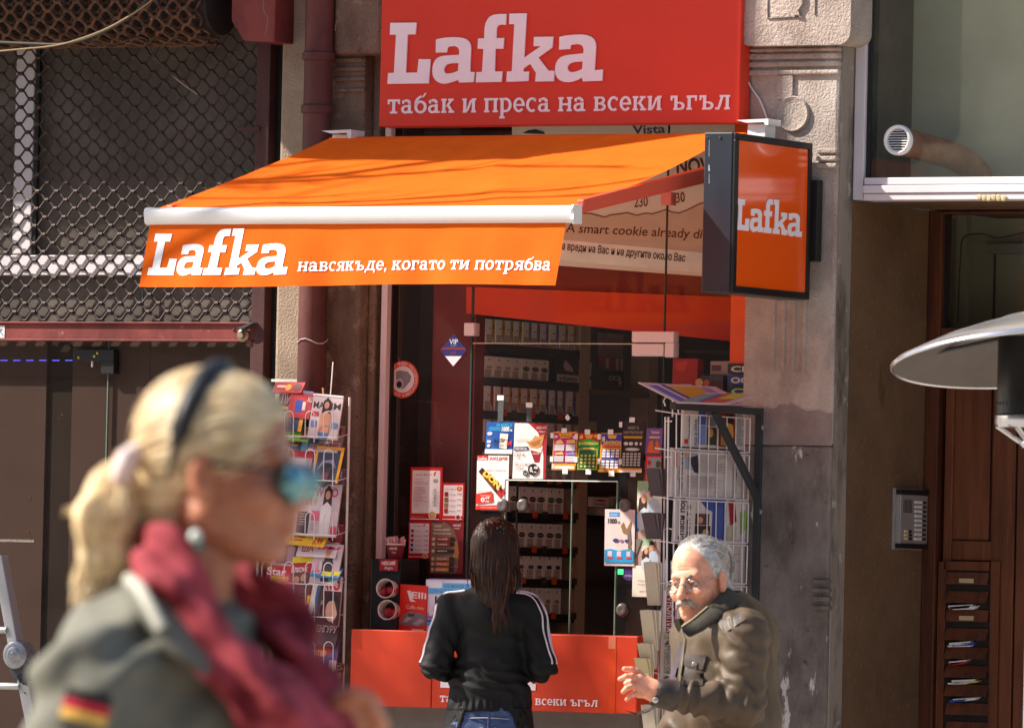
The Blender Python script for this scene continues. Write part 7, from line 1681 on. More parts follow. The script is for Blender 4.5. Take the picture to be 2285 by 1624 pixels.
# jacket
def man_jacket(p):
    arm = un([rc(p, sN, eN, .076, .066), rc(p, eN, wN, .064, .040)], .03)
    armF = un([rc(p, sF, eF, .074, .060), rc(p, eF, wF, .058, .044)], .03)
    d = sm(man_torso(p), arm, .028); d = sm(d, armF, .03)
    d = sm(d, rc(p, L(1622, 1690, .02), L(1622, 1745, .02), .165, .172), .03)
    wc = wN + (wN - eN) / np.linalg.norm(wN - eN) * .022          # the open cuff
    d = su(d, rc(p, wN + (wN - eN) * .02, wN + (wN - eN) * .6, .032, .034), .006)
    return d
v, f = nets(man_jacket, (-.34, -.40, .83), (.34, .36, 1.47), .0055)
U_, V_ = mn.px(v); nrm = vnormals(v, f)
ax = (eN - sN) / np.linalg.norm(eN - sN); ax2 = (wN - eN) / np.linalg.norm(wN - eN)
du = np.clip(1 - np.abs(rc(v.astype(np.float32), sN, eN, .07, .066)) / .03, 0, 1); df = np.clip(1 - np.abs(rc(v.astype(np.float32), eN, wN, .064, .04)) / .03, 0, 1)
n1 = nz(v, (9, 9, 9), 3.0); n2 = nz(v, (26, 26, 26), 9.0)
diag = (v[:, 0] * .55 + v[:, 2] * .85)
w1 = np.sin(diag * 120 + n1 * 5) ; w2 = np.sin((v @ ax2) * 115 + v[:, 2] * 40 + n1 * 5); w3 = np.sin(v[:, 0] * 70 + v[:, 2] * 22 + n1 * 4)
amp = du * .0042 * w1 + df * (1 - .6 * du) * .0065 * w2 + (1 - np.maximum(du, df)) * .0022 * w3 + .002 * n1 + .0006 * n2
t_ = np.clip(((v - eN) @ ax2) / np.linalg.norm(wN - eN), 0, 2); amp = amp * np.where(df > .0, np.clip((.86 - t_) / .14, .08, 1), 1)
v = v + nrm * amp[:, None]
JM = mat((84, 69, 54), rough=.52, c2=(92, 76, 60), var=.08, scale=12, bump=.25, bscale=420, bdist=.003, spec=.3)
JLE = mat((58, 47, 41), rough=.5, c2=(72, 60, 53), var=.12, scale=30, bump=.06, bscale=200, spec=.45)
CRD = mat((66, 60, 50), rough=.85, var=.15, scale=80)
b = MB(); mn.add(b, (v, f), JM); jk = b.build("jacket", man, smooth=180)
U_, V_ = mn.px(v); nrm = vnormals(v, f); front = nrm[:, 1] < .15
vis_ = (nrm[:, 1] < .25)
def on_jacket(u, v_, pr=mn):
    d2 = (U_ - u) ** 2 + (V_ - v_) ** 2; k = np.where(vis_ & (d2 < 64))[0]
    if len(k) == 0: k = np.argsort(np.where(vis_, d2, 1e9))[:6]
    ymin = v[k, 1].min(); k = k[v[k, 1] < ymin + .03]; return v[k, 1].mean()
def sew(name, quad, nu, nv, off, m, par=jk, puff=.003):
    (a, b_, c, d) = [np.array(q, float) for q in quad]; ys = np.empty((nv + 1, nu + 1)); uv = np.empty((nv + 1, nu + 1, 2))
    for j in range(nv + 1):
        for i in range(nu + 1):
            s_, t = i / nu, j / nv; q = (a * (1 - s_) + b_ * s_) * (1 - t) + (d * (1 - s_) + c * s_) * t; uv[j, i] = q; ys[j, i] = on_jacket(*q)
    for _ in range(8): ys[1:-1, 1:-1] = (ys[:-2, 1:-1] + ys[2:, 1:-1] + ys[1:-1, :-2] + ys[1:-1, 2:]) / 4
    vs = []
    for lay in (0, 1):
        for j in range(nv + 1):
            for i in range(nu + 1):
                l0 = L(*uv[j, i], 0.0); pf_ = puff * sin(pi * i / nu) * sin(pi * j / nv)
                vs.append(L(*uv[j, i], ys[j, i] - l0[1] - off - pf_ + (0 if lay == 0 else off + .008)))
    n_ = (nu + 1) * (nv + 1); fs = [(j * (nu + 1) + i, (j + 1) * (nu + 1) + i, (j + 1) * (nu + 1) + i + 1, j * (nu + 1) + i + 1) for j in range(nv) for i in range(nu)]
    rim = [i for i in range(nu + 1)] + [j * (nu + 1) + nu for j in range(1, nv + 1)] + [nv * (nu + 1) + i for i in range(nu - 1, -1, -1)] + [j * (nu + 1) for j in range(nv - 1, 0, -1)]
    fs += [(rim[i], rim[(i + 1) % len(rim)], rim[(i + 1) % len(rim)] + n_, rim[i] + n_) for i in range(len(rim))]
    bb = MB(); bb.add(mn.W(np.array(vs)).tolist(), fs, m); return bb.build(name, par, smooth=50)
sew("shoulder_patch", [(1598, 1384), (1648, 1366), (1664, 1380), (1614, 1412)], 10, 6, .003, JLE)
sew("pocket", [(1517, 1482), (1569, 1494), (1567, 1528), (1518, 1526)], 6, 6, .002, JLE)
sew("pocket_flap", [(1525, 1458), (1576, 1461), (1567, 1494), (1516, 1482)], 6, 5, .006, JLE, puff=.004)
sew("shirt", [(1517, 1430), (1524, 1430), (1506, 1528), (1488, 1528)], 4, 10, .001, mat((58, 66, 86), rough=.8, c2=(84, 60, 70), var=.3, scale=50), puff=.0)
sew("placket", [(1524, 1424), (1531, 1424), (1516, 1530), (1507, 1530)], 4, 10, .005, JM, puff=.002)
t_ = np.clip(((v - eN) @ ax2) / np.linalg.norm(wN - eN), 0, 2)
cuf = (t_ > .80) & (rc(v.astype(np.float32), eN, wN, .064, .04) < .02) & (rc(v.astype(np.float32), eN, wN, .064, .04) > -.02)
pv, pf = patch((v, f), cuf, .004); b = MB(); mn.add(b, (pv, pf), JLE); cf = b.build("cuff", jk, smooth=60)
def stud(u, v_, dy, par, r=.008):
    c = mn.w1(L(u, v_, dy)); b = MB(); b.lathe(c, [(r, 0), (r, .003), (r * .6, .005), (0, .005)], mat((196, 194, 190), rough=.25, metal=.8), axis=tuple(-EY + EX * -.2), n=16, cap=False); b.build("stud", par, smooth=40)
stud(1462, 1561, -.285, cf, .009); c_ = L(1549, 1481, 0); stud(1549, 1481, float(on_jacket(1549, 1481) - c_[1] - .013), jk, .008)
# collar: a stand-up corduroy band round the neck
b = MB()
cpts = [(1520, 1398, -.128), (1545, 1381, -.128), (1578, 1353, -.105), (1606, 1328, -.070), (1624, 1312, -.02), (1628, 1312, .035), (1606, 1326, .085), (1568, 1350, .10), (1530, 1368, .09), (1506, 1380, .065)]
low = [(1536, 1420, -.142), (1566, 1406, -.150), (1602, 1382, -.135), (1636, 1356, -.095), (1658, 1336, -.03), (1660, 1338, .05), (1634, 1356, .11), (1586, 1384, .13), (1540, 1402, .11), (1514, 1410, .075)]
top = [L(*c) for c in cpts]; bot = [L(*c) for c in low]; N_ = len(top); vs = []; K = 7
for i in range(N_):
    ctr = L(1585, 1360, 0); o = (top[i] - ctr); o[2] = 0; o = o / np.linalg.norm(o)
    for k in range(K):
        t = k / (K - 1); vs.append(top[i] * (1 - t) + bot[i] * t + o * (.007 * sin(pi * t) + .0016 * (k % 2)))
    for k in range(K):
        t = 1 - k / (K - 1); vs.append(top[i] * (1 - t) + bot[i] * t - o * .012)
M2 = 2 * K
fs = [(i * M2 + k, i * M2 + (k + 1) % M2, (i + 1) * M2 + (k + 1) % M2, (i + 1) * M2 + k) for i in range(N_ - 1) for k in range(M2)] + [tuple(range(M2)), tuple(reversed(range((N_ - 1) * M2, N_ * M2)))]
b.add(mn.W(np.array(vs)).tolist(), fs, CRD); co = b.build("collar", jk, smooth=70)
b = MB(); b.tube([mn.w1(top[i] + np.array((0, -.004, .001))) for i in range(0, 3)], .0028, mat((178, 164, 130), rough=.5), n=6); b.tube([mn.w1(L(1520, 1400, -.135)), mn.w1(L(1528, 1424, -.143)), mn.w1(L(1524, 1468, -.150)), mn.w1(L(1514, 1530, -.16))], .0025, mat((150, 140, 116), rough=.4, metal=.5), n=6); b.build("zip", jk)
# loose strap of the far cuff
b = MB(); b.prism([mn.w1(L(1392, 1583, -.12)), mn.w1(L(1420, 1589, -.12)), mn.w1(L(1445, 1580, -.13)), mn.w1(L(1462, 1572, -.14)), mn.w1(L(1462, 1578, -.14)), mn.w1(L(1446, 1588, -.13)), mn.w1(L(1420, 1595, -.12))], tuple(EY * .03), JLE); b.build("cuff_strap", jk)
# hair, brows, moustache
WHM = mat((176, 168, 162), rough=.5, c2=(214, 208, 202), var=.25, scale=90, spec=.3); GRM = mat((140, 132, 126), rough=.5, c2=(180, 172, 166), var=.2, scale=90, spec=.3)
def man_hair(p):
    q = (p - hc) @ hR
    d = el(q, (-.022, 0, .043), (.099, .080, .0885)) 
    d = np.maximum(d, -el(q, (.085, 0, .020), (.095, .078, .086)))
    d = np.maximum(d, -(.012 - q[:, 2] - q[:, 0] * .9) * 1.0) if False else np.maximum(d, -(q[:, 2] + .045 + .35 * np.clip(-q[:, 0] - .02, 0, 1) * 1.2))
    d = sm(d, rc(q, (-.075, .045, -.02), (-.085, .058, -.05), .022, .010), .02); d = sm(d, rc(q, (-.09, .0, -.01), (-.102, .01, -.05), .03, .012), .02)
    d = sm(d, rc(q, (-.03, .076, .015), (-.008, .080, .022), .014, .008), .01)
    return np.maximum(d, -el(q, (-.004, .088, -.006), (.020, .02, .030)))
vf = nets(man_hair, hc - np.array((.16, .16, .1)), hc + np.array((.16, .16, .16)), .003)
g = nz(vf[0], (70, 70, 30), 2.0); vf = (vf[0] + vnormals(*vf) * (g * .0015)[:, None], vf[1])
b = MB(); mn.add(b, vf, WHM); hr = b.build("hair", man, smooth=180)
b = MB(); rn = random.Random(4)
def st_side(r):
    return np.array((r.uniform(-.06, .02), r.uniform(.4, 1) * .08, r.uniform(.0, .07)))
ell_strands(b, mn, hR.astype(float), hc + hR @ np.array((-.022, 0, .044), np.float32), (.100, .081, .0895), st_side, lambda q: (-.9, .1, -.55), .075, 260, .0007, WHM, rn)
ell_strands(b, mn, hR.astype(float), hc + hR @ np.array((-.022, 0, .044), np.float32), (.100, .081, .0895), lambda r: np.array((r.uniform(.0, .075), r.uniform(-.05, .06), .08)), lambda q: (-1, .25, .1), .08, 160, .0007, WHM, rn)
ell_strands(b, mn, hR.astype(float), hc + hR @ np.array((-.022, 0, .044), np.float32), (.103, .084, .092), lambda r: np.array((r.uniform(-.1, -.05), r.uniform(0, .08), r.uniform(-.04, .05))), lambda q: (-.5, .25, -.9), .08, 200, .0008, WHM, rn, lift=.008, jit=.4)
b.build("strands", hr)
def hp_(x, y, z): return hc + hR @ np.array((x, y, z), np.float32)
def man_tash(p):
    q = (p - hc) @ hR
    return un([chain(q, [np.array((.105, e * .003, -.053)), np.array((.099, e * .020, -.058)), np.array((.090, e * .032, -.071))], [.0075, .0078, .0045], .004) for e in (1, -1)], .006)
vf = nets(man_tash, hp_(.1, 0, -.06) - np.array((.05, .05, .03)), hp_(.1, 0, -.06) + np.array((.05, .05, .03)), .0018)
vf = (vf[0] + vnormals(*vf) * (nz(vf[0], (160, 160, 60)) * .0008)[:, None], vf[1]); b = MB(); mn.add(b, vf, mat((142, 132, 124), rough=.7, c2=(176, 168, 160), var=.2, scale=120)); b.build("moustache", man, smooth=180)
b = MB()
for e in (1, -1): b.tube([mn.w1(hp_(.091 - .002 * k - .0012 * k * k, e * (.010 + .0105 * k), .0165 + .0032 * (k if k < 3 else 5 - k))) for k in range(4)], [.0035, .0058, .0055, .003], mat((96, 84, 76), rough=.8, c2=(150, 140, 130), var=.3, scale=200), n=7)
b.build("eyebrow", man, smooth=60)
EYW = mat((206, 192, 184), rough=.2, spec=.6); IR = mat((58, 46, 40), rough=.15, spec=.7)
for e in (1, -1):
    b = MB(); c = mn.w1(hp_(.0775, e * .031, .001)); b.lathe(c, [(.0105 * sin(pi * k / 12), -.0105 * cos(pi * k / 12)) for k in range(13)], EYW, axis=tuple((mn.w1(hp_(1, 0, 0)) - mn.w1(hp_(0, 0, 0)))), n=16, cap=False); ey = b.build("eye", man, smooth=60)
    b = MB(); b.lathe(c + (mn.w1(hp_(1, 0, 0)) - mn.w1(hp_(0, 0, 0))) * .0095, [(.0042, 0), (.0042, .001), (.0025, .0016), (0, .0016)], IR, axis=tuple((mn.w1(hp_(1, 0, 0)) - mn.w1(hp_(0, 0, 0)))), n=12, cap=False); b.build("iris", ey)
    b = MB(); b.tube([mn.w1(hp_(.0905 - .12 * (k - 3) ** 2 * .01, e * (.018 + .0043 * k), (.0032 + .0028 * (1 - abs(k - 3) / 3)))) for k in range(7)], .0036, SKM, n=6); b.build("eyelid", ey, smooth=60)
gl = thing("glasses", "thin metal framed oval glasses on the old man's face", "glasses", mn.w1(hp_(.1, 0, 0)))
STM = mat((150, 150, 154), rough=.25, metal=.9); LEN = glass_mat((225, 230, 232), ior=1.5)
b = MB()
for e in (1, -1):
    ring_ = [(.1045 - .010 * abs(.9 * cos(a)) * (1 if cos(a) > 0 else .2), e * (.033 + .0235 * cos(a)), -.004 + .0165 * sin(a)) for a in [2 * pi * k / 24 for k in range(24)]]
    b.tube([mn.w1(hp_(*r_)) for r_ in ring_], .0013, STM, n=6, closed=True)
    b.tube([mn.w1(hp_(.0965, e * .057, .002)), mn.w1(hp_(.085, e * .071, .004)), mn.w1(hp_(.03, e * .079, .008)), mn.w1(hp_(-.008, e * .082, .012))], .0013, STM, n=6)
b.tube([mn.w1(hp_(.1045, .0095, -.001)), mn.w1(hp_(.108, 0, .003)), mn.w1(hp_(.1045, -.0095, -.001))], .0013, STM, n=6); b.build("frame", gl, smooth=60)
for e in (1, -1):
    b = MB(); b.quad([mn.w1(hp_(.1040 - .010 * abs(.9 * cos(a)) * (1 if cos(a) > 0 else .2), e * (.033 + .0228 * cos(a)), -.004 + .0158 * sin(a))) for a in [2 * pi * k / 20 for k in range(20)]], LEN); b.build("lens", gl)
def legs(pr, par, cx, y0, hip_z, rh, col, shoe, name="trousers", face=(0, -1), sq=1.0, ztop=9.0):
    def fn(p):
        d = None
        for e in (-1, 1):
            y = e * .085
            hx = np.array((cx, y0, hip_z)); c = chain(p, [np.array((cx + e * .085 * face[1] * -1 if abs(face[1]) > .5 else cx, y0 + (e * .085 if abs(face[1]) <= .5 else 0), hip_z)), np.array((cx + (e * .08 if abs(face[1]) > .5 else -.02), y0 + (e * .08 if abs(face[1]) <= .5 else 0), .48)), np.array((cx + (e * .08 if abs(face[1]) > .5 else .01), y0 + (e * .08 if abs(face[1]) <= .5 else 0), .07))], [rh * .62, .078, .066])
            d = c if d is None else sm(d, c, .05)
        q = p * np.array((1, sq, 1), np.float32); return np.maximum(sm(d, rc(q, (cx, y0 * sq, hip_z + .02), (cx, y0 * sq, hip_z + .10), rh, rh), .05), p[:, 2] - ztop)
    vf = nets(fn, (cx - .32, y0 - .32, .01), (cx + .32, y0 + .32, hip_z + .3), .013)
    vf = (vf[0] + vnormals(*vf) * (nz(vf[0], (14, 14, 30)) * .008)[:, None], vf[1]); b = MB(); pr.add(b, vf, col); o = b.build(name, par, smooth=180)
    fx, fy = face
    for e in (-1, 1):
        ox, oy = (e * .08, 0) if abs(fy) > .5 else (0, e * .08)
        def sh_(p): return np.maximum(sm(el(p, (cx + ox + fx * .07, y0 + oy + fy * .07, .035), (.05 + abs(fx) * .07, .05 + abs(fy) * .07, .042)), el(p, (cx + ox - fx * .03, y0 + oy - fy * .03, .05), (.05, .05, .06)), .03), -p[:, 2] + .001)
        vf = nets(sh_, (cx + ox - .2, y0 + oy - .2, -.01), (cx + ox + .2, y0 + oy + .2, .14), .009); b = MB(); pr.add(b, vf, shoe); b.build("shoe", par, smooth=180)
    return o
cxm = float(L(1622, 1700)[0])
legs(mn, man, cxm, .02, .82, .135, mat((58, 56, 58), rough=.85, var=.15), mat((44, 32, 28), rough=.5), face=(-1, 0))

# ================================================================== the customer at the counter, seen from behind
wm = Person(1098, 27.35, "customer"); L = wm.L
hcC = L(1104, 1233, 0.0); hRC = headR((.10, 1, 0), pitch=radians(10))
SKC = skin_mat((206, 150, 124), (216, 164, 140))
shL, shR = L(1008, 1352, .01), L(1180, 1354, .01)
elL, elR = L(970, 1482, -.03), L(1207, 1484, -.03)
wrL, wrR = L(1030, 1500, .20), L(1165, 1502, .20)
SQ = np.array((1, 1.35, 1), np.float32)
def c_torso(p, g=0.0):
    q = p * SQ
    def s_(u, v, dy=0.0): return L(u, v, dy) * SQ
    return un([rc(q, s_(1094, 1375), s_(1097, 1470), .116 + g, .110 + g), rc(q, s_(1097, 1470), s_(1092, 1560), .110 + g, .136 + g), rc(p, shL + np.array((.03, 0, 0)), shR - np.array((.03, 0, 0)), .050 + g, .050 + g), rc(p, L(1094, 1325, .01), L(1094, 1370, .01), .055 + g, .09 + g)], .05) 
def c_body(p):
    d = un([c_torso(p, -.018), rc(p, shL, elL, .036, .030), rc(p, elL, wrL, .030, .022), rc(p, shR, elR, .036, .030), rc(p, elR, wrR, .030, .022), rc(p, L(1098, 1280, .0), L(1094, 1340, .03), .040, .036)], .015)
    for e in (-1, 1): d = sm(d, chain(p, [np.array((L(1094, 1600)[0] + e * .08, 0, .86)), np.array((L(1094, 1600)[0] + e * .08, 0, .46)), np.array((L(1094, 1600)[0] + e * .08, 0, .08))], [.07, .05, .035]), .03)
    return d
def c_hand(w, e):
    f1 = np.array((-e * .35, .9, -.15)); side = np.array((-e * .8, -.45, .1)); f1 = f1 / np.linalg.norm(f1); side = side / np.linalg.norm(side); dn = np.array((0, 0, -1.0))
    dg = []
    for k in range(4):
        kn = w + f1 * .075 + dn * (.018 * (k - 1.5)) * 1.0; dg.append([kn, kn + f1 * .035 + side * .008, kn + f1 * .052 + side * .028, kn + f1 * .046 + side * .046])
    th = [w + f1 * .03 - dn * .024, w + f1 * .055 - dn * .034 + side * .02, w + f1 * .075 - dn * .028 + side * .035]
    return [th] + dg
parts = [nets(lambda p: head_sdf((p - hcC) @ hRC, male=False, s=.94, nb=.015), hcC - np.array((.16, .16, .2)), hcC + np.array((.16, .16, .15)), .004), nets(c_body, (-.35, -.2, .02), (.35, .32, 1.5), .016)]
for w, e in ((wrL, -1), (wrR, 1)):
    dg = c_hand(w, e); parts.append(nets(lambda p: sm(hand_sdf(p, w, dg, r=.0075, wr=.021), rc(p, w, w - np.array((0, .06, 0)), .021, .024), .01), w - np.array((.1, .08, .07)), w + np.array((.1, .16, .07)), .0028))
b = MB()
for vf in parts: wm.add(b, vf, SKC)
cust = b.build("person", smooth=180, loc=wm.O)
tag(cust, "woman with long brown hair in a black striped tracksuit top, back turned, at the counter", "person")
def c_jacket(p):
    arms = un([rc(p, shL, elL, .055, .050), rc(p, elL, wrL, .048, .036)], .02); arms2 = un([rc(p, shR, elR, .055, .050), rc(p, elR, wrR, .048, .036)], .02)
    d = sm(sm(c_torso(p), arms, .02), arms2, .02)
    d = sm(d, rc(p * SQ, L(1092, 1548) * SQ, L(1092, 1578) * SQ, .147, .150), .02)
    d = np.maximum(d, (L(1092, 1586)[2] - p[:, 2]))
    return d
v, f = nets(c_jacket, (-.34, -.2, 1.0), (.34, .34, 1.52), .0055)
n1 = nz(v, (10, 10, 10), 1.0); n2 = nz(v, (5, 5, 5), 7.0); nrm = vnormals(v, f)
zz = v[:, 2]; waist = np.exp(-((zz - L(1095, 1505)[2]) / .05) ** 2); hem = np.exp(-((zz - L(1095, 1572)[2]) / .02) ** 2)
v = v + nrm * (.006 * waist * np.sin(zz * 150 + v[:, 0] * 30 + n1 * 4) + .003 * hem * np.sin(v[:, 0] * 260 + n1 * 3) + .004 * n1 + .007 * n2 + .003 * np.sin(v[:, 0] * 40 + zz * 60 + n2 * 6))[:, None]
TRK = mat((13, 13, 14), rough=.7, var=.2, scale=12, bump=.15, bscale=600, bdist=.002, spec=.3)
b = MB(); wm.add(b, (v, f), TRK); cj = b.build("jacket", cust, smooth=180)
WST = mat((222, 214, 222), rough=.6, var=.03)
def arm_line(a, e, w, r0, r1, r2, dirx, diry, par, nm="sleeve_stripe"):
    pts = []
    for t in [k / 12 for k in range(13)]:
        c = a + (e - a) * t; rr = r0 + (r1 - r0) * t; pts.append((c, rr))
    d = np.array((dirx, diry, 0.0)); d = d / np.linalg.norm(d)
    path = [c + d * (rr + .003) for c, rr in pts]
    return path
for (a, e, sx) in ((shL, elL, -1), (shR, elR, 1)):
    neck = L(1094 + sx * 62, 1306 + (8 if sx > 0 else 0), -.012)
    for dx, dy in ((1, .10), (1, -.32), (.8, -.85)) if sx > 0 else ((1, .22), (1, -.05), (1, -.32)):
        d = np.array((sx * dx, dy, 0.35)); d = d / np.linalg.norm(d)
        path = [neck + np.array((0, dy * .022, .006))]
        mid = a + d * .058 + np.array((-sx * .025, 0, .028)); path.append((path[0] + mid) / 2 + np.array((0, 0, .010))); path.append(mid)
        d2 = np.array((sx * dx, dy, .0)); d2 = d2 / np.linalg.norm(d2)
        for t in [.12, .3, .5, .7, .85, 1.0]:
            path.append(a + (e - a) * t + d2 * (.055 - .005 * t + .003) + np.array((0, 0, .004)))
        bb = MB(); pr_ = []
        for i in range(len(path) - 1):
            for k in range(3): pr_.append(path[i] * (1 - k / 3) + path[i + 1] * (k / 3))
        pr_.append(path[-1])
        vv = np.array(pr_)
        # settle the stripe onto the cloth
        for i in range(len(vv)):
            j = np.argmin(((v - vv[i]) ** 2).sum(1)); vv[i] = v[j] + nrm[j] * .0015
        for _ in range(2): vv[1:-1] = (vv[:-2] + 2 * vv[1:-1] + vv[2:]) / 4
        bb.tube([wm.w1(q) for q in vv], .0036, WST, n=6); bb.build("sleeve_stripe", cj, smooth=60)
b = MB(); wm.add(b, nets(lambda p: np.maximum(rc(p, L(1098, 1300, .0), L(1095, 1322, .005), .060, .068), -rc(p, L(1098, 1280, 0), L(1095, 1322, .005), .052, .052)), (-.12, -.12, 1.42), (.12, .12, 1.56), .005), TRK); b.build("collar", cj, smooth=180)
# hair
HB = mat((38, 22, 17), rough=.5, c2=(54, 32, 24), var=.3, scale=40, spec=.22, stretch=(3, 3, .4)); HB2 = mat((72, 40, 28), rough=.45, c2=(104, 60, 42), var=.25, scale=30, spec=.28)
def c_hair(p):
    q = (p - hcC)
    d = un([el(q, (0, -.012, .034), (.086, .108, .094)), el(q, (0, -.040, -.05), (.088, .074, .10)), rc(q, (0, -.04, -.09), (.0, -.050, -.160), .074, .054)], .035)
    d = sm(d, rc(p, L(1120, 1250, -.09), L(1112, 1330, -.105), .03, .026), .02); d = sm(d, chain(p, [L(1112, 1330, -.105), L(1108, 1380, -.115), L(1105, 1408, -.115)], [.026, .017, .005]), .01)
    return np.maximum(d, -el(q, (.01, .13, -.03), (.065, .10, .09)))
vf = nets(c_hair, hcC - np.array((.15, .2, .36)), hcC + np.array((.15, .15, .13)), .004)
g = nz(vf[0], (120, 80, 9), 5.0); vf = (vf[0] + vnormals(*vf) * (g * .005)[:, None], vf[1]); b = MB(); wm.add(b, vf, HB); ch = b.build("hair", cust, smooth=180)
rn = random.Random(8); b = MB(); clip = L(1118, 1182, -.085)
for k in range(520):
    a = rn.uniform(-1.9, 1.75); lead = rn.random()
    top_ = hcC + np.array((.075 * sin(a) * .9, -.02 - .075 * cos(a) * .9, .075 - .03 * abs(sin(a))))
    if k < 140:      # gathered back to the clip
        a = rn.uniform(-1.5, 1.5); s0 = hcC + np.array((.080 * sin(a), -.015 - .06 * max(0, cos(a)) , .035 + .05 * rn.random())); m_ = (s0 + clip) / 2; m_ = m_ + (m_ - hcC) / np.linalg.norm(m_ - hcC) * .014
        pts = [s0, m_, clip]
    elif k < 420:    # hanging mass
        fx = rn.uniform(-1, 1); end = L(1105 + fx * 54 + rn.uniform(-8, 8), rn.uniform(1262, 1328), -.06 - .045 * cos(fx * 1.4) + rn.uniform(-.01, .012)); s0 = hcC + np.array((.078 * fx, -.045 - .055 * cos(fx * 1.5), .03 + .03 * rn.random())); m_ = hcC + np.array((.088 * fx, -.055 - .06 * cos(fx * 1.5), -.05))
        pts = [s0, m_, (m_ + end) / 2 + np.array((fx * .006, -.008, 0)), end]
    else:            # the tail
        s0 = clip + np.array((rn.uniform(-.012, .012), rn.uniform(-.01, .004), -.005)); fx = rn.uniform(-1, 1); end = L(1107 + fx * 10 + (28 if rn.random() < .25 else 0), rn.uniform(1345, 1418), -.118 + rn.uniform(-.006, .008)); m_ = L(1119 + fx * 16, 1255, -.118 + rn.uniform(-.006, .008)); m2 = L(1114 + fx * 16, 1320, -.124 + rn.uniform(-.006, .008))
        pts = [s0, m_, m2, end]
    n_ = len(pts); cv = []
    for i in range(n_ - 1):
        p0, p1, p2, p3 = pts[max(0, i - 1)], pts[i], pts[i + 1], pts[min(n_ - 1, i + 2)]
        for t in (0, .25, .5, .75): cv.append(.5 * ((2 * p1) + (p2 - p0) * t + (2 * p0 - 5 * p1 + 4 * p2 - p3) * t * t + (3 * p1 - p0 - 3 * p2 + p3) * t ** 3))
    cv.append(pts[-1]); r_ = rn.uniform(.0008, .0017)
    b.tube([wm.w1(q) for q in cv], [r_] * (len(cv) - 2) + [r_ * .7, r_ * .2], HB2 if rn.random() < .42 else HB, n=4)
b.build("strands", ch)
b = MB(); c = wm.w1(clip + np.array((0, -.012, 0)))
for dx, dz in ((-.012, .006), (.0, .010), (.010, .004), (-.004, -.006), (.008, -.010)): b.lathe(c + Vector((EX[0] * dx, EX[1] * dx, dz)), [(0, -.008), (.006, -.005), (.008, 0), (.006, .005), (0, .008)], mat((46, 46, 50), rough=.12, spec=.9, metal=.5), axis=(0.2, -1, .2), n=8, cap=False)
tag(b.build("hair_clip", smooth=20), "small dark shiny hair clip in the brown hair of the woman at the counter", "hair clip")
cxc = float(L(1090, 1600)[0]); hipz = float(L(1090, 1640)[2])
DEN = mat((52, 68, 110), rough=.8, c2=(78, 96, 140), var=.3, scale=16, bump=.3, bscale=700, bdist=.002)
jn = legs(wm, cust, cxc, .0, hipz, .118, DEN, mat((40, 40, 44), rough=.6), name="jeans", face=(0, 1), sq=1.25, ztop=float(L(1090, 1574)[2]))
b = MB()
SEAM = mat((150, 150, 160), rough=.8)
zb_ = L(1090, 1602)[2]
b.tube([wm.w1(np.array((cxc + .119 * sin(a), -.0965 * cos(a), zb_ + .004 * cos(2 * a)))) for a in [-.9 + 1.8 * k / 14 for k in range(15)]], .0022, SEAM, n=5)
b.tube([wm.w1(np.array((cxc, -.0975, zb_ + .014))), wm.w1(np.array((cxc, -.0985, zb_ - .018))), wm.w1(np.array((cxc, -.096, zb_ - .12)))], .0035, DEN, n=5)
for e in (-1, 1): b.tube([wm.w1(np.array((cxc + e * (.02 + .012 * k), -.0975 + .0010 * k * k * .4, zb_ - .030 - .004 * k))) for k in range(6)], .0018, SEAM, n=5)
b.build("seam", jn)
def c_tunic(p):
    q = p * SQ; d = np.abs(rc(q, L(1092, 1565) * SQ, L(1090, 1680) * SQ, .148, .168)) - .005
    return np.maximum(np.maximum(d, np.abs(p[:, 2] - L(1090, 1625)[2]) - .085), np.where(p[:, 1] < .03, .086 + (L(1090, 1590)[2] - p[:, 2]) * .25 - np.abs(p[:, 0] - cxc), -1))
vf = nets(c_tunic, (-.3, -.25, .6), (.3, .25, 1.2), .007); vf = (vf[0] + vnormals(*vf) * (nz(vf[0], (10, 10, 10)) * .006)[:, None], vf[1]); b = MB(); wm.add(b, vf, TRK); b.build("tunic", cust, smooth=180)

# ================================================================== the blonde woman close to the camera
bw = Person(420, 8.62, "blonde"); L = bw.L
hcB = L(497, 1054, 0.0); hRB = headR((1, -.20, 0), pitch=radians(1), roll=radians(1)); SCB = .90
SKB = skin_mat((176, 112, 84), (190, 128, 100), sss=.3)
def bp(x, y, z): return hcB + hRB @ (np.array((x, y, z), np.float32) * SCB)
shN, shFar = L(203, 1532, -.14), L(360, 1460, .20)
elN = L(135, 1800, -.16); wrN = L(330, 1800, -.2); elFar = L(480, 1740, .20); wrB = L(820, 1660, .0)
def b_torso(p, g=0.0):
    return un([rc(p, L(370, 1520, .02), L(385, 1700, .02), .118 + g, .125 + g), rc(p, L(385, 1700, .02), L(390, 1980, .02), .125 + g, .15 + g), rc(p, shN + np.array((.03, .04, .0)), shFar, .058 + g, .058 + g), rc(p, L(375, 1365, .02), L(330, 1440, .0), .056 + g, .075 + g), el(p, L(310, 1520, .03), (.07 + g, .11 + g, .10 + g))], .05)
digB = None
def b_body(p):
    d = un([b_torso(p, -.02), rc(p, shN, elN, .042, .036), rc(p, elN, wrN, .036, .025), rc(p, shFar, elFar, .042, .036), rc(p, elFar, wrB + np.array((-.03, .0, -.03)), .036, .023), rc(p, L(440, 1250, 0), L(385, 1400, .02), .047, .055)], .03)
    for y in (-.08, .10): d = sm(d, chain(p, [np.array((L(390, 1980)[0], y, .86)), np.array((L(390, 1980)[0] + .02, y, .46)), np.array((L(390, 1980)[0], y, .08))], [.075, .05, .038]), .03)
    return d
kn = [L(766 + 8 * k, 1560 + 17 * k, -.028 + .004 * k) for k in range(4)]
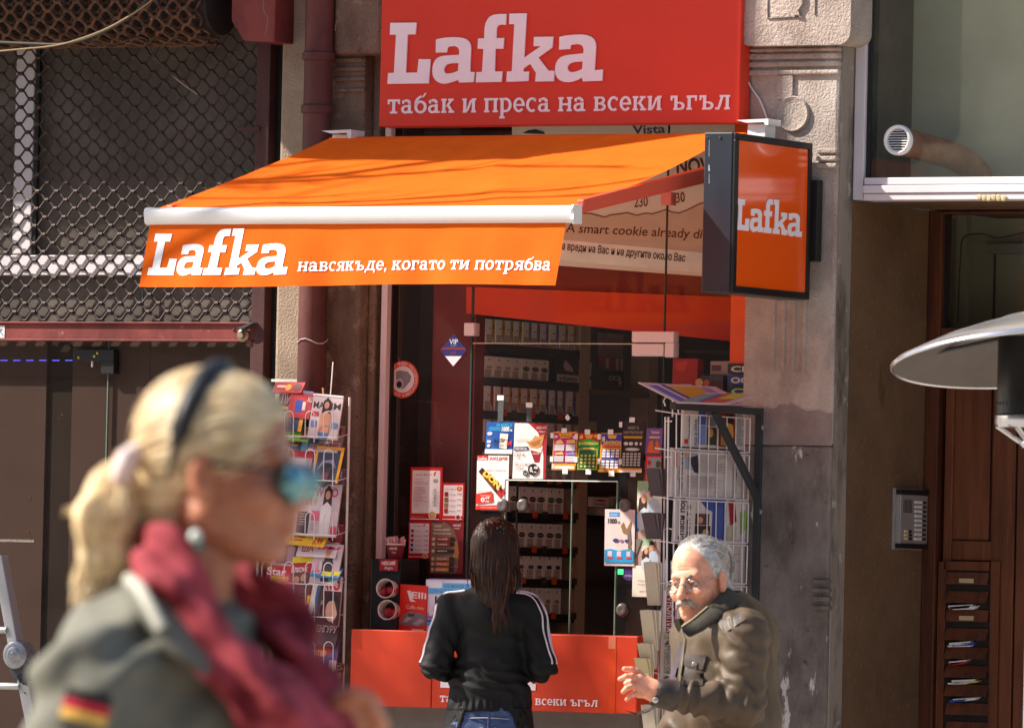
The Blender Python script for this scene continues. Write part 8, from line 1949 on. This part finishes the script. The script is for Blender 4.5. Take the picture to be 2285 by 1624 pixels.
fwd = np.array((.042, .006, .004)); 
digB = [[L(744, 1604, -.02), L(756, 1566, -.045), L(786, 1548, -.052), L(806, 1552, -.05)]] + [[k, k + np.array((.026, -.006, .004)), k + np.array((.034, .016, -.004)), k + np.array((.018, .028, -.008))] for k in kn]
wB = L(712, 1650, .0)
parts = [nets(lambda p: head_sdf((p - hcB) @ hRB, male=False, s=SCB), hcB - np.array((.18, .18, .23)), hcB + np.array((.18, .18, .16)), .0028), nets(b_body, (-.4, -.35, .02), (.45, .45, 1.5), .016),
         nets(lambda p: sm(hand_sdf(p, wB, digB, r=.0082, wr=.024), rc(p, wB, wrB + np.array((-.08, 0, -.05)), .024, .026), .01), L(770, 1620, 0) - np.array((.11, .10, .10)), L(770, 1620, 0) + np.array((.09, .09, .08)), .0026)]
b = MB()
for vf in parts: bw.add(b, vf, SKB)
blo = b.build("person", smooth=180, loc=bw.O)
tag(blo, "blonde woman with a ponytail, headband and sunglasses walking past close up, out of focus", "person")
def b_jacket(p):
    arm = un([rc(p, shN, elN, .068, .062), rc(p, elN, wrN, .058, .044)], .03); arm2 = un([rc(p, shFar, elFar, .07, .06), rc(p, elFar, wrB + np.array((-.10, 0, -.06)), .058, .045)], .03)
    d = sm(sm(b_torso(p), arm, .03), arm2, .03)
    return d
v, f = nets(b_jacket, (-.42, -.36, .80), (.46, .42, 1.47), .007)
nrm = vnormals(v, f); n1 = nz(v, (8, 8, 8), 2.0); n2 = nz(v, (3.5, 3.5, 3.5), 4.0)
v = v + nrm * (.006 * np.sin(v[:, 2] * 60 - v[:, 0] * 50 + n1 * 5) + .006 * n1 + .006 * n2)[:, None]
GRJ = mat((106, 105, 95), rough=.85, c2=(118, 117, 106), var=.12, scale=10, bump=.2, bscale=300, bdist=.002)
b = MB(); bw.add(b, (v, f), GRJ); bj = b.build("jacket", blo, smooth=180)
b = MB()      # turned-down collar with a pale edge
ctop = [(300, 1285, .00), (330, 1290, -.06), (372, 1330, -.095), (410, 1390, -.115), (470, 1470, -.125)]; cbot = [(276, 1330, .0), (290, 1345, -.085), (330, 1400, -.128), (380, 1462, -.142), (450, 1500, -.145)]
for off in (0, 1):
    pass
tv = [L(*c) for c in ctop]; bv = [L(*c) for c in cbot]; vs = []
for a_, c_ in zip(tv, bv):
    for t in (0, .25, .5, .75, 1): vs.append(a_ * (1 - t) + c_ * t + np.array((-.012, -.012, .006)) * sin(pi * t))
    for t in (1, .5, 0): vs.append(a_ * (1 - t) + c_ * t + np.array((.006, .008, -.004)))
fs = [(i * 8 + k, (i + 1) * 8 + k, (i + 1) * 8 + (k + 1) % 8, i * 8 + (k + 1) % 8) for i in range(4) for k in range(8)] + [tuple(range(8)), tuple(reversed(range(32, 40)))]
b.add(bw.W(np.array(vs)).tolist(), fs, GRJ); cb = b.build("collar", bj, smooth=60)
b = MB(); b.tube([bw.w1(L(*c)) for c in [(288, 1292, -.055), (312, 1310, -.10), (335, 1350, -.125), (362, 1402, -.138)]], .008, mat((172, 170, 158), rough=.8), n=8); b.build("epaulette_strap", bj, smooth=60)
# flag patch wrapped round the sleeve
axA = (elN - shN) / np.linalg.norm(elN - shN); cA = shN + axA * np.dot(L(140, 1566, -.2) - shN, axA)
uA = np.array((0, -1.0, 0)); uA = uA - axA * (uA @ axA); uA /= np.linalg.norm(uA); sA = np.cross(axA, uA)
if sA[0] < 0: sA = -sA
b = MB()
for k, c in enumerate(((40, 38, 40), (206, 36, 60), (240, 190, 90))):
    vs = []; n_ = 8
    for i in range(n_ + 1):
        a = -.36 + .72 * i / n_
        for h_ in (-.017 + .0113 * k, -.017 + .0113 * (k + 1) - .0003):
            vs.append(cA + axA * h_ + (uA * cos(a + .05) + sA * sin(a + .05)) * (.068 + .007))
    b.add(bw.W(np.array(vs)).tolist(), [(2 * i, 2 * i + 2, 2 * i + 3, 2 * i + 1) for i in range(n_)], mat(c, rough=.8, var=.05))
b.build("flag_patch", bj)
# scarf
def b_scarf(p):
    near = chain(p, [L(345, 1200, .02), L(362, 1240, -.05), L(392, 1320, -.082), L(446, 1412, -.098), L(520, 1500, -.105), L(604, 1590, -.105), L(690, 1700, -.09)], [.020, .027, .029, .028, .030, .036, .042], .02)
    far = chain(p, [L(345, 1200, .02), L(400, 1250, .085), L(520, 1320, .085), L(618, 1345, .06), L(656, 1430, .02), L(700, 1540, .0), L(730, 1650, -.01)], [.024, .032, .032, .028, .028, .030, .036], .02)
    mid = chain(p, [L(520, 1510, -.05), L(600, 1560, -.05), L(670, 1640, -.05)], [.028, .04, .05], .02)
    return un([near, far, mid], .02)
v2, f2 = nets(b_scarf, (-.12, -.2, 1.15), (.28, .2, 1.56), .005)
nr2 = vnormals(v2, f2); nn = nz(v2, (9, 9, 9), 6.0); v2 = v2 + nr2 * (.008 * np.sin((v2[:, 0] * .9 + v2[:, 2] * .75) * 95 + v2[:, 1] * 60 + nn * 4) + .005 * nn)[:, None]
SCF = mat((146, 26, 42), rough=.8, c2=(206, 88, 100), var=.45, scale=11, trans=.15, detail=3)
b = MB(); bw.add(b, (v2, f2), SCF); b.build("scarf", blo, smooth=180)
# hair
BL = mat((206, 174, 124), rough=.45, c2=(240, 214, 168), var=.25, scale=20, spec=.4, stretch=(1, 1, 4)); BL2 = mat((232, 204, 158), rough=.4, c2=(248, 230, 196), var=.2, scale=20, spec=.4)
def b_hair(p):
    q = (p - hcB) @ hRB / SCB
    d = el(q, (-.016, 0, .042), (.099, .080, .087)); d = sm(d, el(q, (.008, 0, .066), (.068, .068, .054)), .02)
    d = np.maximum(d, -el(q, (.112, 0, -.03), (.085, .12, .112))); d = np.maximum(d, -(q[:, 2] + .06 + .1 * np.clip(-q[:, 0] - .02, 0, 1)))
    d = np.maximum(d, -el(q, (-.004, -.092, -.014), (.024, .026, .034)))
    d = sm(d, rc(q, (-.066, 0, -.02), (-.050, 0, -.078), .050, .040), .02)
    d = sm(d, rc(q, (-.085, 0, .01), (-.104, 0, -.0), .020, .016), .03)
    return d * SCB
vf = nets(b_hair, hcB - np.array((.19, .18, .12)), hcB + np.array((.17, .18, .17)), .0035)
g = nz(vf[0], (40, 60, 60), 1.0); vf = (vf[0] + vnormals(*vf) * (g * .0012)[:, None], vf[1]); b = MB(); bw.add(b, vf, BL); bh = b.build("hair", blo, smooth=180)
def b_tail(p):
    return un([chain(p, [L(288, 1050, .01), L(250, 1090, .0), L(226, 1160, -.005), L(214, 1250, -.005), L(206, 1330, -.005)], [.015, .024, .027, .018, .005], .02), chain(p, [L(288, 1050, .01), L(270, 1140, -.01), L(266, 1230, -.01), L(268, 1280, -.01)], [.014, .018, .013, .005], .02)], .015)
vf = nets(b_tail, L(230, 1180, 0) - np.array((.10, .09, .12)), L(230, 1180, 0) + np.array((.10, .09, .11)), .0035); g = nz(vf[0], (70, 70, 14), 3.0); vf = (vf[0] + vnormals(*vf) * (g * .004)[:, None], vf[1]); b = MB(); bw.add(b, vf, BL); b.build("ponytail", bh, smooth=180)
b = MB(); rn = random.Random(12)
for k in range(330):
    fx = rn.uniform(-1.15, 1.15); e_ = rn.random(); s0 = L(284, 1046, .01) + np.array((rn.uniform(-.012, .012), rn.uniform(-.02, .02), rn.uniform(-.01, .02))); m_ = L(236 + fx * 46, 1140 + rn.uniform(-20, 20), -.02 + .03 * rn.uniform(-1, 1)); m2 = L(226 + fx * 40, 1230, .02 * rn.uniform(-1, 1)); en = L(214 + fx * 38 + rn.uniform(-14, 10), rn.uniform(1280, 1370), .02 * rn.uniform(-1, 1))
    if k > 318: m_, m2, en = L(215, 1110, 0), L(180, 1130, 0), L(rn.uniform(140, 175), rn.uniform(1130, 1150), 0)
    pts = [s0, m_, m2, en]; cv = []
    for i in range(3):
        p0, p1, p2, p3 = pts[max(0, i - 1)], pts[i], pts[i + 1], pts[min(3, i + 2)]
        for t in (0, .25, .5, .75): cv.append(.5 * ((2 * p1) + (p2 - p0) * t + (2 * p0 - 5 * p1 + 4 * p2 - p3) * t * t + (3 * p1 - p0 - 3 * p2 + p3) * t ** 3))
    cv.append(en); b.tube([bw.w1(q) for q in cv], rn.uniform(.0006, .0016), BL2 if rn.random() < .6 else BL, n=4)
ell_strands(b, bw, hRB.astype(float), hcB + hRB @ np.array((-.016 * SCB, 0, .042 * SCB), np.float32), (.101 * SCB, .083 * SCB, .089 * SCB), lambda r: np.array((r.uniform(-.02, .07), -r.uniform(.1, 1) * .08, r.uniform(-.01, .08))), lambda q: (-1, -.05, -.35), .10, 200, .0010, BL2, rn)
b.build("strands", bh)
b = MB(); hb = [(-.052, -.078, -.008), (-.044, -.083, .026), (-.036, -.083, .054), (-.026, -.071, .087), (-.016, -.046, .116), (-.008, -.016, .128), (-.008, .016, .128), (-.016, .046, .116), (-.026, .071, .087), (-.036, .083, .054), (-.044, .083, .026), (-.052, .078, -.008)]
b.tube([bw.w1(bp(*q)) for q in hb], [.0025, .004, .013, .0145, .0145, .0145, .0145, .0145, .0145, .013, .004, .0025], mat((26, 26, 30), rough=.5, var=.2), n=10)
tag(b.build("headband", smooth=60), "wide black headband over the blonde woman's hair", "headband")
b = MB(); b.tube([bw.w1(L(*q)) for q in [(285, 1020, -.035), (300, 1010, -.025), (312, 1015, 0), (306, 1035, .025), (290, 1062, .03), (272, 1075, .01), (268, 1068, -.02), (274, 1045, -.036)]], .0125, mat((226, 204, 200), rough=.8), n=8, closed=True)
tag(b.build("hair_tie", smooth=60), "pale pink hair tie holding the blonde ponytail", "hair tie")
sg_ = thing("sunglasses", "blue mirrored sunglasses on the blonde woman's face", "sunglasses", bw.w1(bp(.1, 0, 0)))
MIR = mat((84, 132, 138), rough=.08, metal=.75, spec=.8, c2=(120, 168, 172), var=.2, scale=12)
for e in (-1, 1):
    vf = nets(lambda p: el((p - hcB) @ hRB / SCB, (.099, e * .035, -.010), (.019, .031, .027)), bp(.099, e * .035, -.01) - np.array((.05, .05, .04)), bp(.099, e * .035, -.01) + np.array((.05, .05, .04)), .0022); b = MB(); bw.add(b, vf, MIR); b.build("lens", sg_, smooth=180)
b = MB()
for e in (-1, 1): b.tube([bw.w1(bp(.096, e * .062, .002)), bw.w1(bp(.06, e * .076, .006)), bw.w1(bp(.0, e * .083, .012))], .0022, BLACK, n=6)
b.tube([bw.w1(bp(.112, -.012, .0)), bw.w1(bp(.116, 0, .002)), bw.w1(bp(.112, .012, .0))], .002, BLACK, n=6); b.build("frame", sg_, smooth=60)
b = MB(); c = bw.w1(L(436, 1196, -.092)); b.lathe(c, [(.0075 * sin(pi * k / 10), -.0075 * cos(pi * k / 10)) for k in range(11)], mat((214, 220, 214), rough=.15, spec=.8), n=16, cap=False); c2 = bw.w1(L(446, 1216, -.092)); b.lathe(c2, [(.006 * sin(pi * k / 10), -.006 * cos(pi * k / 10)) for k in range(11)], mat((60, 110, 100), rough=.15, spec=.8), n=16, cap=False)
b.tube([bw.w1(L(430, 1150, -.088)), c], .001, STM, n=5)
tag(b.build("earring", smooth=60), "pearl and green stone earring hanging from the blonde woman's ear", "earring")
legs(bw, blo, float(L(390, 1980)[0]), .02, .86, .14, mat((60, 62, 70), rough=.85), mat((36, 32, 34), rough=.6), face=(1, 0))
for o in S.objects:
    if '_org' in o: del o['_org']
